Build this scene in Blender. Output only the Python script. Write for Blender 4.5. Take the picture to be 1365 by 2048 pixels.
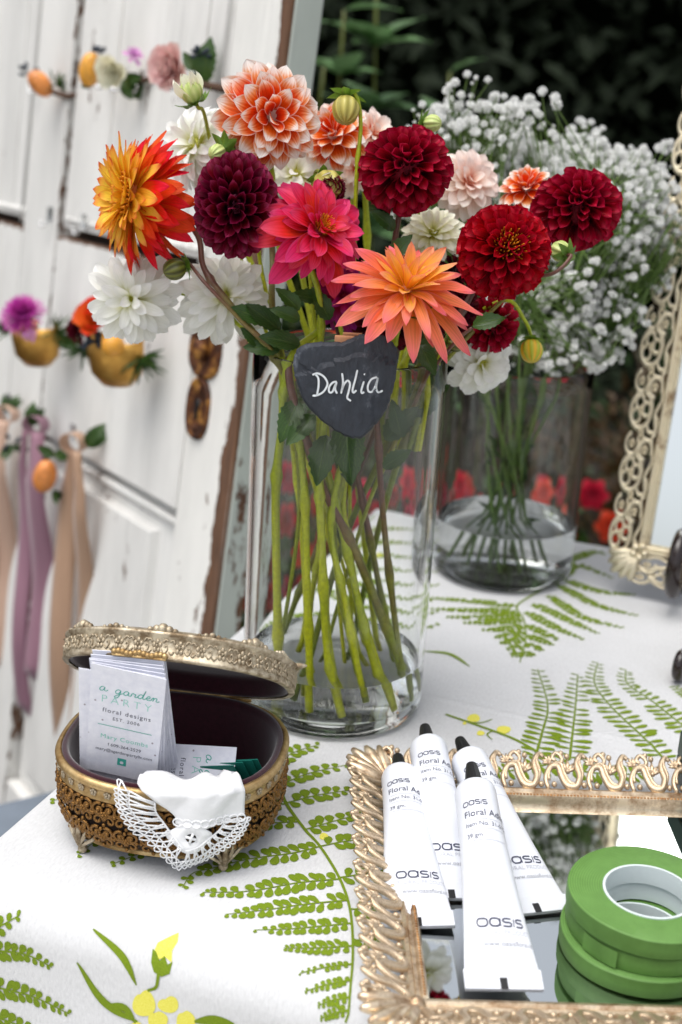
import bpy, bmesh, math, random
from mathutils import Vector, Matrix, Quaternion
from mathutils.geometry import tessellate_polygon
rnd = random.Random(7)
PI = math.pi
sc = bpy.context.scene
for o in list(bpy.data.objects): bpy.data.objects.remove(o)
COL = sc.collection

# ---------------------------------------------------------------- camera
# table top is z = 0, the ground is z = GZ; the camera stands at x = y = 0 and looks along +y
GZ = -0.75
CAM_H, PITCH, ROLL, FPX = 0.5194, 0.3339, 0.0553, 2625.7
_f = Vector((0, math.cos(PITCH), -math.sin(PITCH)))
_r0 = Vector((1, 0, 0)); _u0 = _r0.cross(_f)
_r = _r0*math.cos(ROLL) + _u0*math.sin(ROLL)
_u = -_r0*math.sin(ROLL) + _u0*math.cos(ROLL)
CAM = Vector((0, 0, CAM_H))
cd = bpy.data.cameras.new('camera'); cam = bpy.data.objects.new('camera', cd); COL.objects.link(cam)
cam.matrix_world = Matrix(((_r.x, _u.x, -_f.x, CAM.x), (_r.y, _u.y, -_f.y, CAM.y), (_r.z, _u.z, -_f.z, CAM.z), (0, 0, 0, 1)))
cd.sensor_fit = 'HORIZONTAL'; cd.sensor_width = 24; cd.lens = 24*FPX/1365
cd.clip_start = 0.05; cd.clip_end = 400
cd.dof.use_dof = True; cd.dof.focus_distance = 0.91; cd.dof.aperture_fstop = 5.4
sc.camera = cam
# ---------------------------------------------------------------- light: bright overcast
SUN_EL, SUN_AZ = math.radians(74), math.radians(236)      # azimuth from +y, clockwise
world = bpy.data.worlds.new('World'); sc.world = world; world.use_nodes = True
wn = world.node_tree; bg = wn.nodes['Background']
sky = wn.nodes.new('ShaderNodeTexSky'); sky.sky_type = 'NISHITA'; sky.sun_disc = False
sky.sun_elevation = SUN_EL; sky.sun_rotation = SUN_AZ
sky.air_density = 1.0; sky.dust_density = 4.0; sky.ozone_density = 1.0
hs = wn.nodes.new('ShaderNodeHueSaturation'); hs.inputs['Saturation'].default_value = 0.28
wn.links.new(sky.outputs[0], hs.inputs['Color']); wn.links.new(hs.outputs[0], bg.inputs[0])
bg.inputs[1].default_value = 0.15
sd = bpy.data.lights.new('sun', 'SUN'); sd.energy = 1.25; sd.angle = math.radians(55); sd.color = (1.0, 0.965, 0.91)
sun = bpy.data.objects.new('sun', sd); COL.objects.link(sun)
sun_dir = Vector((math.sin(SUN_AZ)*math.cos(SUN_EL), math.cos(SUN_AZ)*math.cos(SUN_EL), math.sin(SUN_EL)))
sun.rotation_euler = (-sun_dir).to_track_quat('-Z', 'Y').to_euler(); sun.location = sun_dir*20
vs = sc.view_settings; vs.view_transform = 'Standard'; vs.look = 'None'; vs.gamma = 1.0; vs.exposure = 0.41
cy = sc.cycles
cy.max_bounces = 20; cy.transmission_bounces = 18; cy.diffuse_bounces = 4; cy.glossy_bounces = 6; cy.transparent_max_bounces = 12
cy.use_denoising = True; cy.sample_clamp_indirect = 6.0; cy.caustics_refractive = True; cy.caustics_reflective = False

# ---------------------------------------------------------------- helpers
def ray(px, py):
    return _f + _r*((px-682.5)/FPX) - _u*((py-1024)/FPX)
def aty(px, py, y):            # world point at depth y seen at a photo pixel
    d = ray(px, py); return CAM + d*(y/d.y)
def atz(px, py, z=0.0):        # world point at height z seen at a photo pixel
    d = ray(px, py); return CAM + d*((z-CAM_H)/d.z)
def pix(P):                     # photo pixel of a world point
    d = P-CAM; z = d.dot(_f); return 682.5+FPX*d.dot(_r)/z, 1024-FPX*d.dot(_u)/z
def lerp(a, b, t): return a + (b-a)*t
def clamp(x, a=0.0, b=1.0): return max(a, min(b, x))

class MB:
    """collects faces for one mesh"""
    def __init__(s): s.v = []; s.f = []; s.uv = []
    def add(s, v, f, uv=None):
        n = len(s.v); s.v += [tuple(p) for p in v]; s.f += [tuple(i+n for i in q) for q in f]
        s.uv += list(uv) if uv else [(0.0, 0.0)]*len(v)
        return s
    def merge(s, o, M=None):
        s.add([M @ Vector(p) for p in o.v] if M else o.v, o.f, o.uv); return s
    def mesh(s, name, mat=None, smooth=True, fix=False, autosmooth=None):
        me = bpy.data.meshes.new(name); me.from_pydata(s.v, [], s.f); 
        ul = me.uv_layers.new(name='uv')
        vi = [0]*len(me.loops); me.loops.foreach_get('vertex_index', vi)
        flat = []
        for i in vi: flat += s.uv[i]
        ul.data.foreach_set('uv', flat)
        if fix:
            bm = bmesh.new(); bm.from_mesh(me); bmesh.ops.recalc_face_normals(bm, faces=bm.faces); bm.to_mesh(me); bm.free()
        me.polygons.foreach_set('use_smooth', [smooth]*len(me.polygons))
        if mat:
            for m in (mat if isinstance(mat, (list, tuple)) else [mat]): me.materials.append(m)
        me.update()
        if autosmooth is not None:
            try: me.set_sharp_from_angle(angle=math.radians(autosmooth))
            except Exception: pass
        return me
    def box(s, x0, x1, y0, y1, z0, z1, b=0.0):
        if b <= 0:
            v = [(x, y, z) for z in (z0, z1) for y in (y0, y1) for x in (x0, x1)]
            f = [(0,2,3,1),(4,5,7,6),(0,1,5,4),(2,6,7,3),(0,4,6,2),(1,3,7,5)]
            return s.add(v, f)
        bm = bmesh.new(); bmesh.ops.create_cube(bm, size=1)
        bmesh.ops.scale(bm, vec=(x1-x0, y1-y0, z1-z0), verts=bm.verts)
        bmesh.ops.translate(bm, vec=((x0+x1)/2, (y0+y1)/2, (z0+z1)/2), verts=bm.verts)
        bmesh.ops.bevel(bm, geom=list(bm.edges), offset=b, segments=2, affect='EDGES', profile=0.6)
        bm.verts.index_update()
        s.add([v.co[:] for v in bm.verts], [tuple(v.index for v in f.verts) for f in bm.faces]); bm.free(); return s
    def tube(s, pts, r, n=8, closed=False, cap=True, flat=1.0, up=None):
        pts = [Vector(p) for p in pts]; m = len(pts)
        rr = r if isinstance(r, (list, tuple)) else [r]*m
        tang = []
        for i in range(m):
            a = pts[(i-1) % m] if (closed or i > 0) else pts[0]
            b = pts[(i+1) % m] if (closed or i < m-1) else pts[-1]
            t = b-a; tang.append(t.normalized() if t.length > 1e-9 else Vector((0,0,1)))
        nrm = Vector(up) if up else (Vector((0,0,1)) if abs(tang[0].z) < 0.9 else Vector((1,0,0)))
        v = []; uv = []
        for i in range(m):
            t = tang[i]; nrm = (Vector(up) if up else nrm); nrm = nrm - t*nrm.dot(t)
            if nrm.length < 1e-6: nrm = t.orthogonal()
            nrm.normalize(); bn = t.cross(nrm)
            for k in range(n):
                a = 2*PI*k/n
                v.append(pts[i] + (bn*math.cos(a) + nrm*(math.sin(a)*flat))*rr[i]); uv.append((k/n, i/max(1, m-1)))
        f = []
        for i in range(m if closed else m-1):
            j = (i+1) % m
            for k in range(n):
                l = (k+1) % n; f.append((i*n+k, i*n+l, j*n+l, j*n+k))
        if cap and not closed:
            f.append(tuple(range(n-1, -1, -1))); f.append(tuple((m-1)*n+k for k in range(n)))
        return s.add(v, f, uv)
    def lathe(s, prof, n=48, sx=1.0, sy=1.0, closed=False, expo=2.0):
        v = []; uv = []; m = len(prof)
        for i, (r, z) in enumerate(prof):
            for k in range(n):
                a = 2*PI*k/n; c, q = math.cos(a), math.sin(a)
                if expo != 2.0:
                    e = 2.0/expo; c = math.copysign(abs(c)**e, c); q = math.copysign(abs(q)**e, q)
                v.append((r*sx*c, r*sy*q, z)); uv.append((k/n, i/max(1, m-1)))
        f = []
        for i in range(m if closed else m-1):
            j = (i+1) % m
            for k in range(n):
                l = (k+1) % n; f.append((i*n+k, i*n+l, j*n+l, j*n+k))
        return s.add(v, f, uv)
    def ball(s, c, r, n=8, m=6, sc=(1,1,1)):
        v = []; f = []
        for i in range(m+1):
            t = PI*i/m
            for k in range(n):
                a = 2*PI*k/n; v.append((c[0]+r*sc[0]*math.sin(t)*math.cos(a), c[1]+r*sc[1]*math.sin(t)*math.sin(a), c[2]+r*sc[2]*math.cos(t)))
        for i in range(m):
            for k in range(n):
                l = (k+1) % n; f.append((i*n+k, i*n+l, (i+1)*n+l, (i+1)*n+k)[::-1])
        return s.add(v, f)

def ob(name, me, parent=None, M=None):
    o = bpy.data.objects.new(name, me); COL.objects.link(o)
    if parent: o.parent = parent
    if M is not None: o.matrix_local = M
    return o
def tag(o, label, cat, group=None):
    o['label'] = label; o['category'] = cat
    if group: o['group'] = group
    return o
def thing(name, label, cat, M=None, group=None):
    o = bpy.data.objects.new(name, None); COL.objects.link(o); o.empty_display_size = 0.02
    if M is not None: o.matrix_world = M if isinstance(M, Matrix) else Matrix.Translation(M)
    return tag(o, label, cat, group)
def struct(name, me, M=None):
    o = ob(name, me, None, M); o['kind'] = 'structure'; return o
def frame(X, Y, Z, P):
    return Matrix(((X.x, Y.x, Z.x, P.x), (X.y, Y.y, Z.y, P.y), (X.z, Y.z, Z.z, P.z), (0, 0, 0, 1)))
def smooth_path(pts, n=6):
    pts = [Vector(p) for p in pts]; out = []
    q = [pts[0]*2-pts[1]] + pts + [pts[-1]*2-pts[-2]]
    for i in range(1, len(q)-2):
        a, b, c, d = q[i-1], q[i], q[i+1], q[i+2]
        for k in range(n):
            t = k/n
            out.append(0.5*((2*b) + (c-a)*t + (2*a-5*b+4*c-d)*t*t + (3*b-a-3*c+d)*t**3))
    out.append(pts[-1]); return out

# ---------------------------------------------------------------- materials
def nm(name):
    m = bpy.data.materials.new(name); m.use_nodes = True
    nt = m.node_tree; b = nt.nodes['Principled BSDF']
    return m, nt, b
def L(nt, a, b): nt.links.new(a, b)
def N(nt, t, **kw):
    n = nt.nodes.new(t)
    for k, v in kw.items():
        if k.startswith('i_'): n.inputs[k[2:].replace('_', ' ')].default_value = v
        else: setattr(n, k, v)
    return n
def srgb(r, g, b):
    f = lambda c: (c/255/12.92) if c/255 <= 0.04045 else ((c/255+0.055)/1.055)**2.4
    return (f(r), f(g), f(b), 1)
def ramp(nt, stops, fac, interp='LINEAR'):
    r = nt.nodes.new('ShaderNodeValToRGB'); r.color_ramp.interpolation = interp
    e = r.color_ramp.elements
    while len(e) < len(stops): e.new(0.5)
    for i, (p, c) in enumerate(stops): e[i].position = p; e[i].color = c
    if fac is not None: L(nt, fac, r.inputs[0])
    return r
def bump(nt, b, h, strength=0.3, dist=0.001):
    n = nt.nodes.new('ShaderNodeBump'); n.inputs['Strength'].default_value = strength; n.inputs['Distance'].default_value = dist
    L(nt, h, n.inputs['Height']); L(nt, n.outputs[0], b.inputs['Normal']); return n
def noise(nt, scale, detail=4, rough=0.6, co=None, scale3=None):
    n = nt.nodes.new('ShaderNodeTexNoise'); n.inputs['Scale'].default_value = scale; n.inputs['Detail'].default_value = detail; n.inputs['Roughness'].default_value = rough
    tc = nt.nodes.new('ShaderNodeTexCoord'); src = tc.outputs[co or 'Object']
    if scale3:
        mp = nt.nodes.new('ShaderNodeMapping'); mp.inputs['Scale'].default_value = scale3; L(nt, src, mp.inputs[0]); src = mp.outputs[0]
    L(nt, src, n.inputs['Vector']); return n
def plain(name, col, rough=0.5, var=0.15, scale=40, metal=0.0, bstr=0.0, bscale=None, bdist=0.001, coat=0.0, sheen=0.0, sss=0.0, spec=0.5):
    m, nt, b = nm(name); c = srgb(*col)
    n = noise(nt, scale)
    lo = tuple(x*(1-var) for x in c[:3])+(1,); hi = tuple(min(1, x*(1+var)) for x in c[:3])+(1,)
    r = ramp(nt, [(0.3, lo), (0.7, hi)], n.outputs[0]); L(nt, r.outputs[0], b.inputs['Base Color'])
    b.inputs['Roughness'].default_value = rough; b.inputs['Metallic'].default_value = metal
    b.inputs['Specular IOR Level'].default_value = spec
    if coat: b.inputs['Coat Weight'].default_value = coat
    if sheen: b.inputs['Sheen Weight'].default_value = sheen
    if bstr: bump(nt, b, noise(nt, bscale or scale*4).outputs[0], bstr, bdist)
    return m
def translucent(nt, b, col, amt):
    out = nt.nodes['Material Output']; t = nt.nodes.new('ShaderNodeBsdfTranslucent'); mx = nt.nodes.new('ShaderNodeMixShader')
    L(nt, col, t.inputs[0]); mx.inputs[0].default_value = amt
    L(nt, b.outputs[0], mx.inputs[1]); L(nt, t.outputs[0], mx.inputs[2]); L(nt, mx.outputs[0], out.inputs[0])
def petal_mat(name, stops, edge=None, rough=0.6, tr=0.3, vein=0.18, hue=0.03, spec=0.22):
    """colour runs from the petal's base to its tip, with fine veins along it; edge tints the margins"""
    m, nt, b = nm(name)
    uv = N(nt, 'ShaderNodeUVMap', uv_map='uv'); sp = nt.nodes.new('ShaderNodeSeparateXYZ'); L(nt, uv.outputs[0], sp.inputs[0])
    oi = nt.nodes.new('ShaderNodeObjectInfo')
    # wobble
    nz = N(nt, 'ShaderNodeTexNoise'); nz.inputs['Scale'].default_value = 1.0; nz.inputs['Detail'].default_value = 3
    mp = N(nt, 'ShaderNodeMapping'); mp.inputs['Scale'].default_value = (14, 1.6, 1); L(nt, uv.outputs[0], mp.inputs[0])
    ad = N(nt, 'ShaderNodeVectorMath', operation='ADD'); L(nt, mp.outputs[0], ad.inputs[0]); L(nt, oi.outputs['Random'], ad.inputs[1])
    nz.noise_dimensions = '3D'; L(nt, ad.outputs[0], nz.inputs['Vector'])
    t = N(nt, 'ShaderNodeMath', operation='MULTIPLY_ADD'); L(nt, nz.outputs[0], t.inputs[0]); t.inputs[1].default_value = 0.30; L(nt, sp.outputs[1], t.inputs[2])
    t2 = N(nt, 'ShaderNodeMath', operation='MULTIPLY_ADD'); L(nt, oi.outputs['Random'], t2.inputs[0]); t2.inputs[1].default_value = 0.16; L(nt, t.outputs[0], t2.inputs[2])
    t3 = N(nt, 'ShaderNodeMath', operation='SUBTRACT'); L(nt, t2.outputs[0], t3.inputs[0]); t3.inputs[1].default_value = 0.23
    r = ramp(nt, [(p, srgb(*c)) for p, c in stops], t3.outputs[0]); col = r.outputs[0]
    if edge:
        ab = N(nt, 'ShaderNodeMath', operation='SUBTRACT'); L(nt, sp.outputs[0], ab.inputs[0]); ab.inputs[1].default_value = 0.5
        a2 = N(nt, 'ShaderNodeMath', operation='ABSOLUTE'); L(nt, ab.outputs[0], a2.inputs[0])
        r2 = ramp(nt, [(edge[1], (0,0,0,1)), (edge[2], (1,1,1,1))], a2.outputs[0])
        mx = N(nt, 'ShaderNodeMix', data_type='RGBA'); L(nt, r2.outputs[0], mx.inputs[0]); L(nt, col, mx.inputs[6]); mx.inputs[7].default_value = srgb(*edge[0]); col = mx.outputs[2]
    v = N(nt, 'ShaderNodeMapRange'); L(nt, nz.outputs[0], v.inputs[0]); v.inputs[1].default_value = 0.3; v.inputs[2].default_value = 0.7; v.inputs[3].default_value = 1-vein; v.inputs[4].default_value = 1+vein*0.6
    hv = N(nt, 'ShaderNodeHueSaturation'); L(nt, col, hv.inputs['Color']); L(nt, v.outputs[0], hv.inputs['Value'])
    hr = N(nt, 'ShaderNodeMapRange'); L(nt, oi.outputs['Random'], hr.inputs[0]); hr.inputs[3].default_value = 0.5-hue/2; hr.inputs[4].default_value = 0.5+hue/2; L(nt, hr.outputs[0], hv.inputs['Hue'])
    L(nt, hv.outputs[0], b.inputs['Base Color']); b.inputs['Roughness'].default_value = rough
    b.inputs['Specular IOR Level'].default_value = spec
    bump(nt, b, nz.outputs[0], 0.25, 0.0006)
    translucent(nt, b, hv.outputs[0], tr)
    return m
def leaf_mat(name, dark, light, rough=0.4, tr=0.2):
    m, nt, b = nm(name)
    uv = N(nt, 'ShaderNodeUVMap', uv_map='uv'); oi = nt.nodes.new('ShaderNodeObjectInfo')
    sp = nt.nodes.new('ShaderNodeSeparateXYZ'); L(nt, uv.outputs[0], sp.inputs[0])
    ab = N(nt, 'ShaderNodeMath', operation='SUBTRACT'); L(nt, sp.outputs[0], ab.inputs[0]); ab.inputs[1].default_value = 0.5
    a2 = N(nt, 'ShaderNodeMath', operation='ABSOLUTE'); L(nt, ab.outputs[0], a2.inputs[0])
    # side veins: stripes in (v - |u|)
    k = N(nt, 'ShaderNodeMath', operation='SUBTRACT'); L(nt, sp.outputs[1], k.inputs[0]); L(nt, a2.outputs[0], k.inputs[1])
    k2 = N(nt, 'ShaderNodeMath', operation='MULTIPLY'); L(nt, k.outputs[0], k2.inputs[0]); k2.inputs[1].default_value = 46
    k3 = N(nt, 'ShaderNodeMath', operation='SINE'); L(nt, k2.outputs[0], k3.inputs[0])
    vr = ramp(nt, [(0.0, (1,1,1,1)), (0.03, (0,0,0,1))], a2.outputs[0])
    vr2 = ramp(nt, [(0.85, (0,0,0,1)), (1.0, (0.6,0.6,0.6,1))], k3.outputs[0])
    mxv = N(nt, 'ShaderNodeMath', operation='MAXIMUM'); L(nt, vr.outputs[0], mxv.inputs[0]); L(nt, vr2.outputs[0], mxv.inputs[1])
    nz = noise(nt, 60, 3); r = ramp(nt, [(0.3, srgb(*dark)), (0.75, srgb(*light))], nz.outputs[0])
    mx = N(nt, 'ShaderNodeMix', data_type='RGBA'); m2 = N(nt, 'ShaderNodeMath', operation='MULTIPLY'); L(nt, mxv.outputs[0], m2.inputs[0]); m2.inputs[1].default_value = 0.45
    L(nt, m2.outputs[0], mx.inputs[0]); L(nt, r.outputs[0], mx.inputs[6]); mx.inputs[7].default_value = srgb(min(255, light[0]+45), min(255, light[1]+40), light[2]+20)
    hv = N(nt, 'ShaderNodeHueSaturation'); L(nt, mx.outputs[2], hv.inputs['Color'])
    vr3 = N(nt, 'ShaderNodeMapRange'); L(nt, oi.outputs['Random'], vr3.inputs[0]); vr3.inputs[3].default_value = 0.7; vr3.inputs[4].default_value = 1.25; L(nt, vr3.outputs[0], hv.inputs['Value'])
    L(nt, hv.outputs[0], b.inputs['Base Color']); b.inputs['Roughness'].default_value = rough
    bump(nt, b, mxv.outputs[0], 0.4, 0.0008)
    translucent(nt, b, hv.outputs[0], tr); return m
def stem_mat(name, base, top, rough=0.4):
    m, nt, b = nm(name)
    uv = N(nt, 'ShaderNodeUVMap', uv_map='uv'); sp = nt.nodes.new('ShaderNodeSeparateXYZ'); L(nt, uv.outputs[0], sp.inputs[0])
    nz = noise(nt, 25, 3); ad = N(nt, 'ShaderNodeMath', operation='MULTIPLY_ADD'); L(nt, nz.outputs[0], ad.inputs[0]); ad.inputs[1].default_value = 0.7; L(nt, sp.outputs[1], ad.inputs[2])
    r = ramp(nt, [(0.45, srgb(*base)), (0.95, srgb(*top))], ad.outputs[0])
    nz2 = noise(nt, 300, 2); r2 = N(nt, 'ShaderNodeMapRange'); L(nt, nz2.outputs[0], r2.inputs[0]); r2.inputs[1].default_value = 0.3; r2.inputs[2].default_value = 0.7; r2.inputs[3].default_value = 0.8; r2.inputs[4].default_value = 1.15
    hv = N(nt, 'ShaderNodeHueSaturation'); L(nt, r.outputs[0], hv.inputs['Color']); L(nt, r2.outputs[0], hv.inputs['Value'])
    L(nt, hv.outputs[0], b.inputs['Base Color']); b.inputs['Roughness'].default_value = rough; return m
def gilt(name, hi, lo, rough=0.32, scale=60, thr=(0.38, 0.62), bstr=0.35):
    """worn gilt metal: bright metal with darker tarnish in patches"""
    m, nt, b = nm(name)
    n1 = noise(nt, scale, 6, 0.7); r = ramp(nt, [(thr[0], srgb(*lo)), (thr[1], srgb(*hi))], n1.outputs[0])
    L(nt, r.outputs[0], b.inputs['Base Color']); b.inputs['Metallic'].default_value = 0.85
    rr = N(nt, 'ShaderNodeMapRange'); L(nt, n1.outputs[0], rr.inputs[0]); rr.inputs[1].default_value = 0.3; rr.inputs[2].default_value = 0.7; rr.inputs[3].default_value = rough+0.25; rr.inputs[4].default_value = rough
    L(nt, rr.outputs[0], b.inputs['Roughness']); bump(nt, b, noise(nt, 700, 3).outputs[0], bstr, 0.0004); return m
def glass_mat(name, col=(1,1,1,1), ior=1.30, rough=0.0):
    m, nt, b = nm(name); b.inputs['Base Color'].default_value = col; b.inputs['Transmission Weight'].default_value = 1.0
    b.inputs['IOR'].default_value = ior; b.inputs['Roughness'].default_value = rough; return m

M = {}
M['glass'] = glass_mat('clear_glass', (0.985, 0.995, 0.99, 1))
M['water'] = glass_mat('water', (0.985, 0.995, 0.99, 1), 1.31)
M['mirror'] = plain('mirror_silver', (236, 240, 240), 0.02, 0.01, 3, 1.0)
M['white_ink'] = plain('white_ink', (226, 232, 236), 0.7, 0.08, 400)
M['black_plastic'] = plain('black_plastic', (22, 22, 24), 0.4, 0.1)
M['dark_ink'] = plain('dark_ink', (58, 60, 84), 0.7, 0.05)
M['grey_ink'] = plain('grey_ink', (150, 152, 160), 0.7, 0.05)
M['pale_ink'] = plain('pale_ink', (190, 192, 200), 0.7, 0.05)
M['teal_ink'] = plain('teal_ink', (64, 176, 160), 0.7, 0.05)
M['mint_ink'] = plain('mint_ink', (130, 208, 192), 0.7, 0.05)
# ================================================================ the setting
# ---- ground
m, nt, b = nm('dark_mulch'); n1 = noise(nt, 9, 8, 0.7); r = ramp(nt, [(0.35, srgb(22, 17, 12)), (0.6, srgb(48, 38, 28)), (0.8, srgb(70, 58, 44))], n1.outputs[0])
L(nt, r.outputs[0], b.inputs['Base Color']); b.inputs['Roughness'].default_value = 0.95; bump(nt, b, noise(nt, 60, 6).outputs[0], 0.8, 0.02); M['mulch'] = m
g = MB(); nn = 40
vv = []; ff = []
for j in range(nn+1):
    for i in range(nn+1):
        x = -1+2*i/nn; y = -1+2*j/nn; x = 90*x*abs(x); y = 90*y*abs(y)+3
        d = math.hypot(x, y-1)
        vv.append((x, y, GZ + (0.03*math.sin(x*3.1)*math.cos(y*2.3) if d > 2.2 else 0)))
for j in range(nn):
    for i in range(nn): k = j*(nn+1)+i; ff.append((k, k+1, k+nn+2, k+nn+1))
g.add(vv, ff); struct('ground', g.mesh('ground', M['mulch']))
# ---- added pale stone floor, out of direct view, bouncing light onto the fronts
m, nt, b = nm('bounce_paving'); br = N(nt, 'ShaderNodeTexBrick'); tc = N(nt, 'ShaderNodeTexCoord'); L(nt, tc.outputs['Object'], br.inputs['Vector']); br.inputs['Scale'].default_value = 1.0; br.inputs['Brick Width'].default_value = 0.6; br.inputs['Row Height'].default_value = 0.4; br.inputs['Mortar Size'].default_value = 0.008
br.inputs['Color1'].default_value = srgb(182, 180, 174); br.inputs['Color2'].default_value = srgb(196, 194, 188); br.inputs['Mortar'].default_value = srgb(160, 156, 148); L(nt, br.outputs[0], b.inputs['Base Color']); b.inputs['Roughness'].default_value = 0.85; bump(nt, b, noise(nt, 30, 5).outputs[0], 0.3, 0.004); M['bounce_slabs'] = m
struct('bounce_floor', MB().box(-9, 9, -14, 0.95, GZ-0.05, GZ+0.012).mesh('bounce_floor', M['bounce_slabs'], False))

# ---- table and tablecloth (table frame: a along its width, b along its depth)
TH = -0.3496
TM = Matrix.Rotation(TH, 4, 'Z')
A0, B0, B1, A1 = -0.468, 0.622, 1.440, 1.30
RA, RB = 0.014, 0.030
M['table_wood'] = plain('table_wood', (120, 88, 58), 0.6, 0.25, 14)
tb = thing('folding_table', 'wooden table hidden under the white fern-print cloth', 'table', TM @ Matrix.Translation((0, 0, GZ)))
ob('tabletop', MB().box(A0+0.004, A1-0.004, B0+0.004, B1-0.004, -GZ-0.034, -GZ-0.0035, 0.004).mesh('tabletop', M['table_wood']), tb)
for lx in (A0+0.09, A1-0.09):
    for ly in (B0+0.09, B1-0.09):
        ob('leg', MB().tube([(lx, ly, 0), (lx, ly, 0.3), (lx, ly, -GZ-0.034)], [0.018, 0.021, 0.024], 12).mesh('leg', M['table_wood']), tb)

def cloth_pt(a, b):
    """point and normal of the draped cloth for flat cloth coordinates"""
    ex = max(0.0, A0-a) ; sx = -1
    if a > A1: ex = a-A1; sx = 1
    ey = max(0.0, B0-b); sy = -1
    if b > B1: ey = b-B1; sy = 1
    e = math.hypot(ex, ey)
    ca = min(max(a, A0), A1); cb = min(max(b, B0), B1)
    z = 0.00025*math.sin(a*23+b*11) + 0.00020*math.sin(a*41-b*37) + 0.0002*math.sin(b*67+a*5)
    z += 0.0011*math.exp(-((a-0.012)/0.0035)**2) + 0.0009*math.exp(-((a-0.43)/0.0035)**2) + 0.0009*math.exp(-((b-0.99)/0.0035)**2)   # pressed fold lines
    if e < 1e-9: return Vector((ca, cb, z)), Vector((0, 0, 1))
    dx, dy = ex/e*sx, ey/e*sy
    R = RB if ey > ex else RA
    wv = a if ey >= ex else b
    if e < R*PI/2:
        t = e/R; out = R*math.sin(t); dn = R*(1-math.cos(t)); nx, nz = math.sin(t), math.cos(t)
    else:
        h = e-R*PI/2; out = R + h*0.05; dn = R+h; nx, nz = 1, 0.05
        amp = min(1.0, h/0.25)
        out += amp*(0.012*math.sin(wv*17+1.0) + 0.006*math.sin(wv*39+2)) + amp*0.012
    return Vector((ca+dx*out, cb+dy*out, z*0.5-dn)), Vector((dx*nx, dy*nx, nz)).normalized()
def steps(lo, hi, e0, e1, fine, coarse, R, folds=()):
    s = []; x = lo
    while x < hi:
        s.append(x); near = min(abs(x-e0), abs(x-e1)); x += 0.002 if any(abs(x-q) < 0.013+(0.024 if x < q else 0) for q in folds) else fine if near < R*2.2 else coarse
    s.append(hi); return s
As = steps(A0-0.50, A1+0.40, A0, A1, 0.004, 0.024, RA, (0.012, 0.43)); Bs = steps(B0-0.50, B1+0.40, B0, B1, 0.005, 0.024, RB, (0.99,))
cv = []; cuv = []; cf = []
for bb in Bs:
    for aa in As:
        p, _n = cloth_pt(aa, bb); cv.append(p); cuv.append((aa, bb))
na = len(As)
for j in range(len(Bs)-1):
    for i in range(na-1): k = j*na+i; cf.append((k, k+1, k+na+1, k+na))
m, nt, b = nm('white_linen')
uv = N(nt, 'ShaderNodeUVMap', uv_map='uv')
hs_ = []
for rot in (0.0, PI/2):
    mp = N(nt, 'ShaderNodeMapping'); mp.inputs['Rotation'].default_value = (0, 0, rot); mp.inputs['Scale'].default_value = (1, 0.4, 1); L(nt, uv.outputs[0], mp.inputs[0])
    nz = N(nt, 'ShaderNodeTexNoise'); nz.inputs['Scale'].default_value = 560; nz.inputs['Detail'].default_value = 3; L(nt, mp.outputs[0], nz.inputs['Vector']); hs_.append(nz)
mul = N(nt, 'ShaderNodeMath', operation='ADD'); L(nt, hs_[0].outputs[0], mul.inputs[0]); L(nt, hs_[1].outputs[0], mul.inputs[1])
sl = noise(nt, 5, 5, 0.6); r0 = ramp(nt, [(0.35, srgb(211, 212, 213)), (0.7, srgb(224, 225, 227))], sl.outputs[0])
mr = N(nt, 'ShaderNodeMapRange'); L(nt, mul.outputs[0], mr.inputs[0]); mr.inputs[1].default_value = 0.7; mr.inputs[2].default_value = 1.3; mr.inputs[3].default_value = 0.92; mr.inputs[4].default_value = 1.04
hv = N(nt, 'ShaderNodeHueSaturation'); L(nt, r0.outputs[0], hv.inputs['Color']); L(nt, mr.outputs[0], hv.inputs['Value'])
# a few specks in the cloth
vo = N(nt, 'ShaderNodeTexVoronoi'); vo.inputs['Scale'].default_value = 14; L(nt, uv.outputs[0], vo.inputs['Vector'])
rs = ramp(nt, [(0.010, (1,1,1,1)), (0.018, (0,0,0,1))], vo.outputs['Distance'])
mx = N(nt, 'ShaderNodeMix', data_type='RGBA'); L(nt, rs.outputs[0], mx.inputs[0]); L(nt, hv.outputs[0], mx.inputs[6]); mx.inputs[7].default_value = srgb(150, 140, 130)
L(nt, mx.outputs[2], b.inputs['Base Color']); b.inputs['Roughness'].default_value = 0.85; b.inputs['Sheen Weight'].default_value = 0.1
sb = noise(nt, 16, 3, 0.5); hb = N(nt, 'ShaderNodeMath', operation='MULTIPLY_ADD'); L(nt, sb.outputs[0], hb.inputs[0]); hb.inputs[1].default_value = 0.7; L(nt, mul.outputs[0], hb.inputs[2])
bump(nt, b, hb.outputs[0], 0.5, 0.0006); translucent(nt, b, mx.outputs[2], 0.06)
M['linen'] = m
cl = MB().add(cv, cf, cuv)
cloth = ob('tablecloth', cl.mesh('tablecloth', M['linen']), None, TM)
tag(cloth, 'white linen tablecloth printed with green ferns and yellow flowers', 'tablecloth')

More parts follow.
